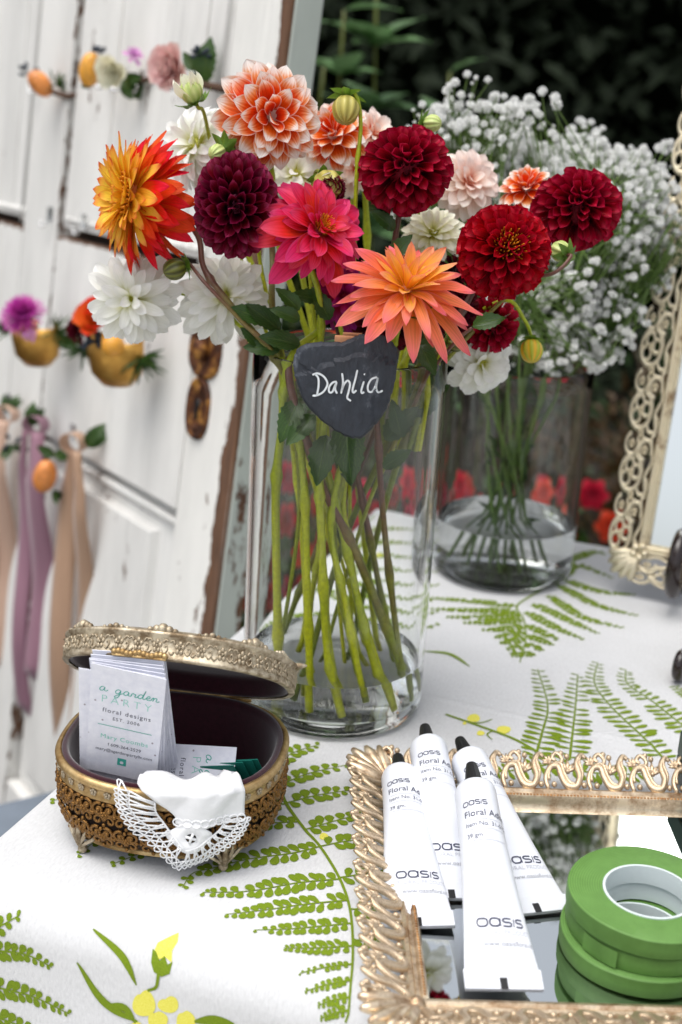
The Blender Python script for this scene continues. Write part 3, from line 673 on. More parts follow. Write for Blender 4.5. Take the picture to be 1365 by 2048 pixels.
for x, y, z, r, mt, lab in ((-0.35, 3.0, 0.02, 0.5, 'leaf_mid', 'dark bush in the gap between door and vase'), (0.35, 3.3, 0.10, 0.55, 'hedge_leaf', 'very dark bush behind the tall vase of dahlias'), (1.0, 3.4, 0.16, 0.5, 'leaf_mid', 'dark green bush behind the vase of white blossom'), (1.55, 3.2, 0.22, 0.42, 'leaf_russet', 'russet leaved bush behind the ornate standing mirror'), (0.72, 2.9, -0.12, 0.35, 'leaf_russet', 'low brownish bush between the two vases')):
    bush(x, y, z, r, lab, M[mt])
# red flowering bedding plants
M['red_petal'] = petal_mat('red_bedding_petal', [(0.0, (150, 16, 34)), (0.6, (216, 30, 50)), (1.0, (232, 60, 70))], None, 0.5, 0.3)
blm = MB()
for k in range(6):
    a = 2*PI*k/6; c, s = math.cos(a), math.sin(a); v = []; uv = []
    for j in range(5):
        t = j/4; w = 0.42*math.sin(PI*(0.12+0.8*t)); z = 0.25*t*(1-t)*2-0.1*t
        for q in (-1, 0, 1): x, y = t, q*w; v.append((x*c-y*s, x*s+y*c, z+abs(q)*0.06+0.02*(k % 2))); uv.append((0.5+q*.5, t))
    f = [(j*3+i, j*3+i+1, j*3+i+4, j*3+i+3) for j in range(4) for i in range(2)]; blm.add(v, f, uv)
bloom = blm.mesh('bloom', M['red_petal'])
def redplant(x, y, z, label):
    t = thing('red_flowering_plant', label, 'flower', Vector((x, y, GZ)), 'red bedding plants behind the table'); h = z-GZ; mb = MB()
    for i in range(160):
        d = rdir(); d.z = abs(d.z); q = rnd.random()**0.5
        leaf_quads(mb, Vector((d.x*.16*q, d.y*.16*q, h*(.2+.75*d.z*q))), (d+rdir()*.6).normalized(), Vector((0, 0, 1)), .05, .03)
    f = ob('foliage', mb.mesh('foliage', M['leaf_mid'], False), t); f['kind'] = 'stuff'
    for i in range(9):
        a = rnd.uniform(0, 2*PI); q = rnd.uniform(0.03, 0.17); p = Vector((q*math.cos(a), q*math.sin(a)-0.03, h*rnd.uniform(.62, 1.05)))
        e = Vector((rnd.uniform(-.6, .6), -1, rnd.uniform(0, .9))).normalized(); x_, y_, z_ = look(Vector((1, 0, 0)).cross(e), e); s = rnd.uniform(.024, .036)
        ob('bloom', bloom, t, frame(x_*s, y_*s, e*s, p)); 
for px, py, y, lab in ((500, 1060, 2.15, 'red flowering plant in the gap between the door edge and the tall vase'), (575, 950, 2.35, 'red flowering plant seen through the left of the tall vase'), (600, 1060, 2.1, 'low red flowering plant behind the left table edge'), (830, 960, 2.4, 'red flowering plant seen through the right of the tall vase'), (1000, 960, 2.5, 'red flowering plant seen through the vase of white blossom'), (1075, 1000, 2.35, 'red flowering plant at the back edge of the table behind the second vase')):
    p = aty(px, py-30, y); redplant(p.x, y, p.z, lab)
# ================================================================ vases
VC = Vector((0.0007, 1.0072, 0.0)); VC2 = Vector((0.177, 1.335, 0.0))
def vase(name, c, R, H, wall, base, label):
    pr = [(0.0, 0.0012), (R*0.55, 0.0010), (R-0.010, 0.0006), (R-0.004, 0.0022), (R-0.0008, 0.007), (R, 0.014)]
    pr += [(R, H*k/10) for k in range(1, 10)] + [(R, H-0.002), (R-0.0008, H-0.0004), (R-wall*0.5, H), (R-wall+0.0008, H-0.0004), (R-wall, H-0.002)]
    pr += [(R-wall, H*k/10) for k in range(9, 0, -1)] + [(R-wall, base+0.016), (R-wall-0.002, base+0.007), (R-wall-0.007, base+0.002), (R*0.6, base+0.0005), (0.0, base+0.0015)]
    o = ob(name, MB().lathe(pr, 72).mesh(name, M['glass'], True, True, 40), None, Matrix.Translation(c+Vector((0, 0, 0.0009))))
    return tag(o, label, 'vase')
def water(c, R, base, top, label):
    pr = [(0.0, base+0.0012), (R*0.6, base+0.0002), (R-0.0065, base+0.0017), (R-0.0016, base+0.007), (R+0.0003, base+0.016), (R+0.0003, top-0.001), (R-0.0003, top+0.0006), (R-0.003, top-0.0004), (R*0.5, top-0.0006), (0.0, top-0.0006)]
    o = ob('water', MB().lathe(pr, 64).mesh('water', M['water'], True, True, 40), None, Matrix.Translation(c+Vector((0, 0, 0.0009))))
    return tag(o, label, 'water')
VR, VH, VW, VB = 0.0762, 0.305, 0.0042, 0.010
vase('glass_vase', VC, VR, VH, VW, VB, 'tall clear glass cylinder vase full of dahlia stems')
water(VC, VR-VW, VB, 0.046, 'shallow clear water at the bottom of the tall dahlia vase')
vase('glass_vase', VC2, 0.0762, 0.232, 0.0045, 0.008, 'shorter clear glass vase holding a cloud of white blossom')
water(VC2, 0.0762-0.0045, 0.008, 0.060, 'clear water in the vase of white blossom')

# ================================================================ flowers
GA = 2.399963
def petal(mat, W, A, bend, nu=6, nv=9, seed=0, wob=0.02, twist=0.0, split=0.0):
    q = random.Random(seed); v = []; uv = []; f = []
    y = z = 0.0; p1, p2 = q.uniform(0, 6), q.uniform(0, 6)
    for j in range(nv+1):
        t = j/nv
        if j: an = bend((j-0.5)/nv); y += math.cos(an)/nv; z += math.sin(an)/nv
        an = bend(t); a_ = A(t); w = max(0.004, W(t)); tw = twist*t
        for i in range(nu+1):
            u = i/nu-0.5
            if abs(a_) < 0.05: x, h = u*w, 0
            else: r = w/a_; x, h = r*math.sin(u*a_), r*(1-math.cos(u*a_))
            h += wob*math.sin(t*8+p1+u*5)*abs(u)*2; x += wob*0.5*math.sin(t*6+p2)
            ed = (-split*(0.5-abs(abs(u)*2-0.5))*2 if t > 0.97 else 0)
            xx, hh = x*math.cos(tw)-h*math.sin(tw), x*math.sin(tw)+h*math.cos(tw)
            v.append((xx, y-math.sin(an)*hh+ed, z+math.cos(an)*hh)); uv.append((u+0.5, t))
    for j in range(nv):
        for i in range(nu): k = j*(nu+1)+i; f.append((k, k+1, k+nu+2, k+nu+1))
    mb = MB(); mb.add(v, f, uv); return mb.mesh('petal', mat)
def prof(*kn):
    def fn(t):
        for (t0, w0), (t1, w1) in zip(kn, kn[1:]):
            if t <= t1:
                s = (t-t0)/(t1-t0); s = s*s*(3-2*s); return w0+(w1-w0)*s
        return kn[-1][1]
    return fn
def roundtip(w, peak=0.68, base=0.25, p=2.2):
    def fn(t):
        if t < peak: s = t/peak; s = s*s*(3-2*s); return w*(base+(1-base)*s)
        s = (t-peak)/(1-peak); return w*max(0.0, 1-s**p)**(1/p)
    return fn
def pointtip(w, peak=0.5, base=0.3, e=0.8):
    def fn(t):
        if t < peak: s = t/peak; return w*(base+(1-base)*math.sin(s*PI/2))
        s = (t-peak)/(1-peak); return w*max(0.0, math.cos(s*PI/2))**e
    return fn
PM = {}
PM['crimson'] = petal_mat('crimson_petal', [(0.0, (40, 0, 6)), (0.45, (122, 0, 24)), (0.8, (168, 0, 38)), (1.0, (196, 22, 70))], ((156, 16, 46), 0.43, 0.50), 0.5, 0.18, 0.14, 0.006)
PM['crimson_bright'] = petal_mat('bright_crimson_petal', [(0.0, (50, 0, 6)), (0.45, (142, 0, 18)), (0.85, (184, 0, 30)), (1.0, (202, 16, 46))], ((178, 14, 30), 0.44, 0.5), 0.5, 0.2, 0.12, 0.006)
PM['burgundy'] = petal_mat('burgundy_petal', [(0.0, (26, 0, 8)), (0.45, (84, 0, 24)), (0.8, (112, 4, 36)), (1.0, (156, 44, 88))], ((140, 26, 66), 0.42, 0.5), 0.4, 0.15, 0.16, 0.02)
PM['maroon'] = petal_mat('maroon_petal', [(0.0, (26, 0, 8)), (0.6, (70, 4, 20)), (1.0, (110, 16, 40))], None, 0.5, 0.12)
PM['pink'] = petal_mat('pink_red_petal', [(0.0, (236, 160, 40)), (0.16, (214, 34, 40)), (0.6, (232, 34, 66)), (1.0, (218, 60, 112))], ((226, 70, 110), 0.38, 0.5), 0.45, 0.3, 0.2, 0.03)
PM['magenta'] = petal_mat('magenta_petal', [(0.0, (150, 10, 60)), (0.6, (178, 22, 100)), (1.0, (170, 50, 150))], None, 0.45, 0.28, 0.2, 0.04)
PM['peach'] = petal_mat('peach_petal', [(0.0, (250, 190, 60)), (0.28, (250, 150, 64)), (0.62, (248, 136, 92)), (1.0, (234, 108, 124))], ((240, 140, 120), 0.36, 0.5), 0.5, 0.32, 0.2, 0.03)
PM['peach_in'] = petal_mat('yellow_peach_petal', [(0.0, (248, 196, 30)), (0.5, (250, 190, 70)), (1.0, (240, 150, 120))], ((244, 150, 110), 0.36, 0.5), 0.5, 0.32, 0.15, 0.03)
PM['fire'] = petal_mat('red_orange_petal', [(0.0, (252, 190, 40)), (0.30, (248, 130, 24)), (0.6, (244, 76, 22)), (1.0, (230, 40, 26))], ((226, 40, 26), 0.40, 0.5), 0.5, 0.3, 0.2, 0.03)
PM['fire_in'] = petal_mat('yellow_orange_petal', [(0.0, (252, 206, 30)), (0.66, (254, 214, 74)), (0.88, (248, 172, 76)), (1.0, (226, 70, 44))], ((238, 120, 60), 0.44, 0.5), 0.5, 0.3, 0.18, 0.03)
PM['bicolor'] = petal_mat('orange_white_petal', [(0.0, (216, 70, 6)), (0.60, (240, 92, 18)), (0.76, (246, 160, 104)), (0.88, (252, 236, 226)), (1.0, (252, 246, 242))], ((250, 226, 212), 0.42, 0.5), 0.5, 0.3, 0.16, 0.02)
PM['blush'] = petal_mat('blush_petal', [(0.0, (236, 120, 80)), (0.2, (246, 204, 182)), (0.6, (250, 230, 218)), (1.0, (252, 242, 236))], None, 0.5, 0.3, 0.1, 0.02)
PM['white'] = petal_mat('white_petal', [(0.0, (206, 206, 84)), (0.18, (236, 236, 196)), (0.4, (246, 246, 236)), (1.0, (250, 250, 248))], None, 0.5, 0.3, 0.07, 0.01)
PM['cream'] = petal_mat('cream_petal', [(0.0, (190, 190, 60)), (0.25, (236, 234, 170)), (0.6, (246, 244, 220)), (1.0, (250, 248, 234))], None, 0.5, 0.3, 0.08, 0.01)
M['stamen'] = plain('yellow_stamen', (226, 150, 20), 0.6, 0.3, 300)
M['stem_green'] = stem_mat('green_stem', (196, 202, 20), (160, 174, 30)); M['stem_brown'] = stem_mat('brown_stem', (150, 164, 44), (104, 66, 54)); M['stem_dark'] = stem_mat('dark_stem', (120, 136, 46), (84, 52, 42))
M['leaf_green'] = leaf_mat('dahlia_leaf', (30, 58, 18), (66, 102, 34), 0.35, 0.22); M['sepal'] = leaf_mat('sepal', (74, 112, 28), (124, 160, 56), 0.4, 0.25)
DLEAF = [leaf_mesh('leaf', M['leaf_green'], 0.09, 0.14, 0.52, 0.22, 14, 0, k) for k in range(3)]
SEPAL = leaf_mesh('sepal', M['sepal'], 0, 0.2, 0.5, 0.35, 8)

def petals_ball(mat, k0, w=0.66):
    return [petal(mat, roundtip(w*1.12*q, 0.74, 0.5, 2.6), prof((0, 4.4), (0.55, 3.9), (0.85, 3.1), (1.0, 2.2)), lambda t, e=e: 0.14-e*max(0, t-0.3)*1.15, 8, 9, k0+i, 0.016, tw, 0.0) for i, (q, e, tw) in enumerate(((1.0, 0.55, 0.1), (0.92, 0.75, -0.15), (1.06, 0.4, 0.0), (0.86, 0.6, 0.2), (1.0, 0.9, -0.05)))]
def petals_pom(mat, k0):
    return [petal(mat, pointtip(0.74*q, 0.62, 0.5, 0.55), prof((0, 3.8), (0.55, 3.3), (0.85, 2.3), (1.0, 1.2)), lambda t, e=e: 0.15-e*max(0, t-0.3)*1.2, 6, 9, k0+i, 0.01) for i, (q, e) in enumerate(((1.0, 0.5), (0.94, 0.7), (1.05, 0.4)))]
def petals_decor(mat, k0, w=0.46, e=0.65, cup=1.0, back=0.5):
    return [petal(mat, pointtip(w*q, 0.58, 0.4, e), prof((0, 1.9*cup), (0.5, 1.1*cup), (1.0, 0.8*cup)), lambda t, s=s: 0.30-back*s*t*1.5, 6, 10, k0+i, 0.018, tw) for i, (q, s, tw) in enumerate(((1.0, 1.0, 0.0), (0.92, 1.35, 0.12), (1.06, 0.6, -0.12), (0.97, 1.0, 0.2)))]
def petals_thin(mat, k0, w=0.23, back=0.5, cup=1.6):
    return [petal(mat, pointtip(w*q, 0.5, 0.55, 0.7), prof((0, 1.7*cup), (0.5, 1.1*cup), (1.0, 0.7*cup)), lambda t, s=s: 0.25-back*s*t*1.4, 6, 10, k0+i, 0.016, tw) for i, (q, s, tw) in enumerate(((1.0, 1.0, 0.1), (0.88, 1.4, -0.2), (1.12, 0.5, 0.25), (1.0, 0.9, -0.1)))]
def petals_soft(mat, k0, w=0.46):
    return [petal(mat, roundtip(w*q, 0.62, 0.4, 2.0), prof((0, 1.5), (0.5, 0.9), (1.0, 0.5)), lambda t, s=s: 0.22-0.55*s*t*1.4, 6, 10, k0+i, 0.03, tw, 0.05) for i, (q, s, tw) in enumerate(((1.0, 1.0, 0.05), (0.9, 1.3, -0.15), (1.1, 0.6, 0.15), (0.95, 1.1, -0.05)))]
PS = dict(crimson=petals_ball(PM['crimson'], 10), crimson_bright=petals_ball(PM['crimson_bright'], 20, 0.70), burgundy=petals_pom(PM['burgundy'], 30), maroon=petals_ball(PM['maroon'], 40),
          pink=petals_decor(PM['pink'], 50, 0.40), magenta=petals_decor(PM['magenta'], 60, 0.4), peach=petals_thin(PM['peach'], 70, 0.25, 0.35, 1.3), peach_in=petals_thin(PM['peach_in'], 80, 0.27, 0.2, 1.3),
          fire=petals_thin(PM['fire'], 90, 0.24, 0.35, 0.9), fire_in=petals_thin(PM['fire_in'], 100, 0.26, 0.3, 1.0), bicolor=petals_decor(PM['bicolor'], 110, 0.46, 0.7, 1.2, 0.35), blush=petals_decor(PM['blush'], 120, 0.46, 0.6, 1.0),
          white=petals_soft(PM['white'], 130, 0.42), white_long=petals_decor(PM['white'], 150, 0.34, 0.55, 0.9, 0.6), cream=petals_decor(PM['cream'], 140, 0.40, 0.6, 1.0))
def cdir(a, b, c):   # right, up, toward the viewer
    return (_r*a + _u*b - _f*c).normalized()
def depth(p): return (p-CAM).dot(_f)
def stem_obj(root, pts, r0, r1, mat, nodes=2, n=8):
    r0, r1 = r0*0.56, r1*0.62
    path = smooth_path(pts, 8); m_ = len(path); rr = [lerp(r0, r1, i/(m_-1)) for i in range(m_)]
    for k in range(nodes):
        i = int(m_*(0.18+0.62*(k+rnd.random()*0.5)/max(1, nodes)))
        for j, q in ((-1, 1.10), (0, 1.55), (1, 1.15)):
            if 0 <= i+j < m_: rr[i+j] *= q
    o0 = root.matrix_world.translation
    return ob('stem', MB().tube([p-o0 for p in path], rr, n).mesh('stem', M[mat]), root)
DAH = 'dahlias in the tall vase'
def vstem(fp, mouth, bottom, bend=None):
    """flower point -> mouth of the vase -> bottom; mouth and bottom as (angle deg, radius)"""
    mp = VC+Vector((math.cos(math.radians(mouth[0]))*mouth[1], math.sin(math.radians(mouth[0]))*mouth[1], 0.302))
    bp = VC+Vector((math.cos(math.radians(bottom[0]))*bottom[1], math.sin(math.radians(bottom[0]))*bottom[1], VB+0.006))
    return bp, mp
def dahlia(label, px, py, y, ax, Rpx, sets, N_, phi=(8, 135), ln=(0.8, 1.0), r0=0.28, pw=1.0, sphere=True, jit=0.08, wid=(1.0, 1.0), stem=None, smat='stem_green', sr=(0.0048, 0.0034), disc=0.0, squash=1.0, group=DAH, name='dahlia', cat='dahlia', nodes=2, calyx=True, scale3=None, irr=0.07, dh=0.30):
    c = aty(px, py, y); R = Rpx/FPX*depth(c); ax = cdir(*ax)
    back = c-ax*R*r0*0.6
    pts = None
    if stem:
        pts = [Vector(p) for p in stem]+[back-ax*R*0.55, back] if False else [Vector(p) for p in stem]+[back-ax*R*0.35, back]
    root = thing(name, label, cat, pts[0] if pts else back, group)
    o0 = root.matrix_world.translation
    if pts: stem_obj(root, pts, sr[0], sr[1], smat, nodes)
    e1 = ax.orthogonal().normalized(); e2 = ax.cross(e1)
    p0, p1 = math.radians(phi[0]), math.radians(phi[1])
    S = Matrix.Identity(3)
    if scale3: 
        S = Matrix((( _r.x, _u.x, _f.x), (_r.y, _u.y, _f.y), (_r.z, _u.z, _f.z))); S = S @ Matrix.Diagonal(scale3) @ S.transposed()
    for i in range(N_):
        f = (i+0.5)/N_
        if sphere: ph = math.acos(lerp(math.cos(p0), math.cos(p1), f**pw))
        else: ph = lerp(p0, p1, f**pw)
        ph += rnd.uniform(-jit, jit)*0.6; az = i*GA+rnd.uniform(-jit, jit)
        e = e1*math.cos(az)+e2*math.sin(az); d = ax*math.cos(ph)+e*math.sin(ph); up = ax*math.sin(ph)-e*math.cos(ph)
        x = d.cross(up)
        kind = sets if isinstance(sets, str) else next(k for lim, k in sets if f <= lim)
        me = PS[kind][rnd.randrange(len(PS[kind]))]
        l_ = R*(1-r0)*lerp(ln[0], ln[1], f)*rnd.uniform(1-irr, 1+irr*0.8); w_ = lerp(wid[0], wid[1], f)*rnd.uniform(0.92, 1.08)
        p = c + d*R*r0*squash - ax*R*0.0
        mt = frame(S @ (x*l_*w_), S @ (d*l_), S @ (up*l_), c+S @ (p-c)-o0)
        ob('petal', me, root, mt)
    core = MB(); core.ball((0, 0, 0), R*r0*1.15, 14, 8); co = ob('receptacle', core.mesh('receptacle', PM[(sets if isinstance(sets, str) else sets[0][1]).replace('_long', '')]), root, Matrix.Translation(c-ax*R*r0*0.25-o0))
    if disc:
        dm = MB(); rd = R*disc
        for k in range(90):
            q = math.sqrt((k+0.5)/90); a = k*GA; b0 = e1*math.cos(a)*rd*q+e2*math.sin(a)*rd*q
            hgt = R*dh*(1.0+0.3*(1-q*q))*rnd.uniform(0.9, 1.12); dd = (ax+ (e1*math.cos(a)+e2*math.sin(a))*q*0.35).normalized()
            dm.tube([b0+ax*R*0.1, b0+dd*hgt, b0+dd*(hgt+rd*0.10)], [rd*0.06, rd*0.075, rd*0.03], 5)
        ob('disc', dm.mesh('disc', M['stamen']), root, Matrix.Translation(c-o0))
    if calyx:
        for k in range(6):
            a = k*PI/3; e = e1*math.cos(a)+e2*math.sin(a); d = (e*0.9-ax*0.25).normalized()
            ob('sepal', SEPAL, root, lmat(c-ax*R*r0*1.1-o0, d, -ax, R*0.42))
    return root
def VP(px, py, y): return aty(px, py, y)
def inner(px, py, y):
    p = aty(px, py, y); q = p-VC; rad = math.hypot(q.x, q.y); lim = VR-VW-0.006
    if rad > lim and p.z < VH: s = lim/rad; p = Vector((VC.x+q.x*s, VC.y+q.y*s, p.z))
    if p.z < VB+0.008: p.z = VB+0.008
    return p
ST = lambda *a: [inner(*p) for p in a]

dahlia('spiky dahlia with yellow heart and flame red outer petals', 262, 396, 0.985, (-0.86, 0.0, 0.50), 172, [(0.50, 'fire_in'), (1.0, 'fire')], 190, (40, 152), (0.45, 1.0), 0.18, 0.95, True, 0.26, (1.5, 1.05), ST((835, 1400, 1.00), (735, 1150, 1.0), (640, 930, 0.985), (560, 740, 0.965))+[VP(470, 620, 0.97), VP(410, 540, 0.985), VP(395, 470, 1.0)], 'stem_brown', disc=0.26, irr=0.18, dh=0.14, scale3=(0.80, 1.0, 1.0))
dahlia('orange dahlia with broad white petal tips, nodding above the burgundy ball', 543, 232, 1.0, (0.30, -0.22, 0.9), 126, 'bicolor', 66, (8, 122), (0.5, 1.0), 0.16, 0.85, True, 0.18, (1.3, 1.1), ST((600, 1330, 1.04), (650, 1000, 1.03), (640, 760, 1.03))+[VP(560, 500, 1.06), VP(545, 350, 1.06)], 'stem_green')
dahlia('smaller orange and white dahlia beside the tall drooping green bud', 668, 272, 1.06, (-0.25, 0.25, 0.9), 86, 'bicolor', 42, (10, 112), (0.6, 1.0), 0.16, 0.85, True, 0.2, (1.3, 1.15), ST((760, 1330, 1.04), (720, 1000, 1.03), (690, 740, 1.04))+[VP(670, 500, 1.08)], 'stem_green')
dahlia('pale peach dahlia peeping out behind the tall drooping bud', 742, 268, 1.10, (0.5, 0.3, 0.7), 66, 'blush', 44, (10, 112), (0.6, 1.0), 0.2, 0.85, True, 0.14, (1.1, 1.0), ST((710, 900, 1.047), (720, 740, 1.05))+[VP(735, 500, 1.1)], 'stem_green')
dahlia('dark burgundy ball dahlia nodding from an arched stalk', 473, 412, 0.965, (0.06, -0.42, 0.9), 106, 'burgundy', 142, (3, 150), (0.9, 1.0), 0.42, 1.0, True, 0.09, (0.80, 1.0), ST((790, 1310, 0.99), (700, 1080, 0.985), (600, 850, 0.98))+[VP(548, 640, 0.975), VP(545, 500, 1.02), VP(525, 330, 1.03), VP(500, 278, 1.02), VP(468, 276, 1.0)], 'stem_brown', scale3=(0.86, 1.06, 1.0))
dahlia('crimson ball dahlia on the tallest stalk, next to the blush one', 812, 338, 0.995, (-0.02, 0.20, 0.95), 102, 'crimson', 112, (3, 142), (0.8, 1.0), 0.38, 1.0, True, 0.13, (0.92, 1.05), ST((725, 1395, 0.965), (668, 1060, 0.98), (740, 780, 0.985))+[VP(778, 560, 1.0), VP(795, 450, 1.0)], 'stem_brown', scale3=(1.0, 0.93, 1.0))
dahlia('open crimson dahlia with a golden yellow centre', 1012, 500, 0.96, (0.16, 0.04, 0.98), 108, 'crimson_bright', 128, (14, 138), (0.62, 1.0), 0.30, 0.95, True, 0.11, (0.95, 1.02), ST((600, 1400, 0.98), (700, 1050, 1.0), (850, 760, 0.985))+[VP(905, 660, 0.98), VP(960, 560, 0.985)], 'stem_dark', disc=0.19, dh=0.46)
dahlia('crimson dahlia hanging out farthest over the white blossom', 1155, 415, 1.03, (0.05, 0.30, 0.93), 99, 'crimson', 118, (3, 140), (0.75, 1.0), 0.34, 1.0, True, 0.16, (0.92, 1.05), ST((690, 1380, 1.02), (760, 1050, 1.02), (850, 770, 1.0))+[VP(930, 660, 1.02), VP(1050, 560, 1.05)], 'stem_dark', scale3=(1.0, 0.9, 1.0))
dahlia('small crimson dahlia half covered by a green leaf under the open crimson one', 982, 648, 1.01, (0.25, -0.35, 0.85), 62, 'crimson', 70, (4, 140), (0.85, 1.0), 0.36, 1.0, True, 0.08, (1, 1), ST((817, 900, 1.010), (850, 800, 1.0))+[VP(905, 690, 1.01)], 'stem_dark')
dahlia('pink red dahlia with ragged pointed petals and a small yellow eye', 636, 462, 0.955, (0.50, 0.22, 0.80), 142, 'pink', 84, (14, 118), (0.36, 1.0), 0.10, 0.85, True, 0.34, (1.15, 0.95), ST((680, 1440, 0.955), (655, 1250, 0.97), (640, 1000, 0.98), (640, 760, 0.98))+[VP(640, 600, 0.97)], 'stem_green', disc=0.08, irr=0.22, dh=0.24)
dahlia('coral peach dahlia with long narrow petals and a yellow heart', 814, 580, 0.912, (0.16, 0.62, 0.76), 168, [(0.34, 'peach_in'), (1.0, 'peach')], 66, (14, 122), (0.5, 1.0), 0.08, 0.8, True, 0.34, (1.2, 0.95), ST((780, 1440, 0.965), (705, 1150, 0.98), (690, 960, 0.985), (760, 760, 0.97))+[VP(790, 680, 0.95)], 'stem_green', irr=0.16)
dahlia('white dahlia drooping under the flame coloured one', 262, 598, 0.995, (0.05, -0.22, 0.97), 116, 'white_long', 54, (14, 126), (0.5, 1.1), 0.10, 0.85, True, 0.32, (1.15, 1.0), ST((730, 1390, 1.01), (640, 1000, 1.0), (560, 740, 0.99))+[VP(440, 620, 1.01), VP(340, 580, 1.03)], 'stem_green')
dahlia('white dahlia below the burgundy ball, above the lock plates', 452, 594, 1.01, (0.12, 0.04, 0.97), 116, 'white_long', 56, (12, 120), (0.5, 1.0), 0.12, 0.85, True, 0.22, (1.15, 1.05), ST((620, 1420, 0.99), (600, 1000, 1.0), (560, 760, 0.99))+[VP(500, 680, 1.03)], 'stem_green')
dahlia('white dahlia tucked behind the burgundy ball', 396, 292, 1.06, (-0.55, 0.15, 0.7), 112, 'white_long', 60, (12, 118), (0.55, 1.0), 0.14, 0.85, True, 0.2, (1.1, 1.0), ST((593, 900, 1.027), (570, 740, 1.02))+[VP(500, 520, 1.08), VP(430, 360, 1.09)], 'stem_green')
dahlia('cream white dahlia between the crimson ball and the open crimson one', 868, 470, 1.03, (-0.10, 0.34, 0.9), 76, 'cream', 62, (8, 112), (0.5, 1.0), 0.16, 0.85, True, 0.14, (1.0, 1.0), ST((773, 900, 1.007), (800, 760, 1.0))+[VP(850, 600, 1.05)], 'stem_green')
dahlia('white dahlia hanging over the vase rim beside the vase of white blossom', 962, 726, 1.02, (0.30, -0.30, 0.85), 82, 'white', 44, (16, 116), (0.6, 1.0), 0.12, 0.85, True, 0.2, (1.3, 1.25), ST((817, 900, 1.020), (860, 770, 1.01))+[VP(905, 690, 1.035)], 'stem_green')
dahlia('pale blush dahlia behind the highest crimson ball', 936, 366, 1.09, (0.25, 0.1, 0.9), 84, 'blush', 64, (10, 116), (0.55, 1.0), 0.16, 0.85, True, 0.16, (1.15, 1.05), ST((780, 900, 1.043), (800, 740, 1.04))+[VP(860, 520, 1.11)], 'stem_green')
dahlia('orange and white dahlia mostly hidden behind two crimson ones', 1056, 378, 1.07, (-0.25, 0.55, 0.7), 68, 'bicolor', 44, (10, 112), (0.6, 1.0), 0.16, 0.85, True, 0.16, (1.1, 1.05), ST((800, 900, 1.037), (830, 750, 1.03))+[VP(950, 560, 1.09)], 'stem_green')
dahlia('magenta dahlia squeezed under the pink red one', 690, 592, 0.985, (-0.15, -0.30, 0.9), 84, 'magenta', 46, (14, 112), (0.6, 1.0), 0.14, 0.85, True, 0.16, (1.1, 1.0), ST((693, 900, 1.000), (690, 760, 1.0)), 'stem_dark')
dahlia('deep crimson dahlia in the shade behind the slate heart', 768, 642, 0.99, (0.0, -0.20, 0.95), 74, 'maroon', 72, (4, 140), (0.85, 1.0), 0.36, 1.0, True, 0.07, (1, 1), ST((763, 900, 1.003), (765, 760, 1.0)), 'stem_dark')
dahlia('tiny tight maroon dahlia between white and crimson petals', 910, 546, 1.02, (0.1, 0.1, 0.95), 42, 'maroon', 48, (4, 130), (0.85, 1.0), 0.36, 1.0, True, 0.05, (0.8, 0.8), ST((807, 900, 1.023), (830, 760, 1.02))+[VP(880, 640, 1.03)], 'stem_dark')
dahlia('white dahlia showing between the orange and pink red blooms', 592, 352, 1.075, (0.1, 0.2, 0.9), 96, 'white', 46, (12, 116), (0.55, 1.0), 0.14, 0.85, True, 0.2, (1.15, 1.05), ST((647, 900, 1.050), (640, 740, 1.05))+[VP(600, 520, 1.09)], 'stem_green')
dahlia('blush dahlia low between the drooping bud and the crimson ball', 712, 338, 1.11, (0.1, 0.1, 0.9), 66, 'blush', 44, (12, 114), (0.55, 1.0), 0.14, 0.85, True, 0.2, (1.15, 1.05), ST((703, 900, 1.060), (700, 740, 1.06))+[VP(705, 520, 1.11)], 'stem_green')
dahlia('crimson dahlia wedged low behind the coral peach petals', 905, 616, 1.0, (0.1, -0.2, 0.9), 58, 'maroon', 56, (4, 135), (0.85, 1.0), 0.36, 1.0, True, 0.07, (1, 1), ST((830, 900, 1.010), (860, 760, 1.0)), 'stem_dark')

# ---- buds
M['bud_green'] = None
def bud_mat(name, a, b_, stripes=9):
    m, nt, b = nm(name); uv = N(nt, 'ShaderNodeUVMap', uv_map='uv'); sp = N(nt, 'ShaderNodeSeparateXYZ'); L(nt, uv.outputs[0], sp.inputs[0])
    k = N(nt, 'ShaderNodeMath', operation='MULTIPLY'); L(nt, sp.outputs[0], k.inputs[0]); k.inputs[1].default_value = 2*PI*stripes
    s = N(nt, 'ShaderNodeMath', operation='SINE'); L(nt, k.outputs[0], s.inputs[0])
    q = N(nt, 'ShaderNodeMath', operation='MULTIPLY_ADD'); L(nt, s.outputs[0], q.inputs[0]); q.inputs[1].default_value = 0.3; q.inputs[2].default_value = 0.5
    r = ramp(nt, [(0.15, srgb(*a)), (0.85, srgb(*b_))], q.outputs[0]); L(nt, r.outputs[0], b.inputs['Base Color']); b.inputs['Roughness'].default_value = 0.4; bump(nt, b, s.outputs[0], 0.4, 0.001); return m
BM = dict(green=bud_mat('green_bud', (96, 118, 30), (150, 164, 62)), olive=bud_mat('olive_bud', (150, 140, 58), (196, 184, 96)), dark=bud_mat('dark_bud', (62, 62, 22), (112, 116, 40)), yellow=bud_mat('yellow_bud', (226, 170, 30), (160, 176, 40)), pale=bud_mat('pale_bud', (176, 196, 110), (206, 216, 140)))
BG = 'dahlia buds in the tall vase'
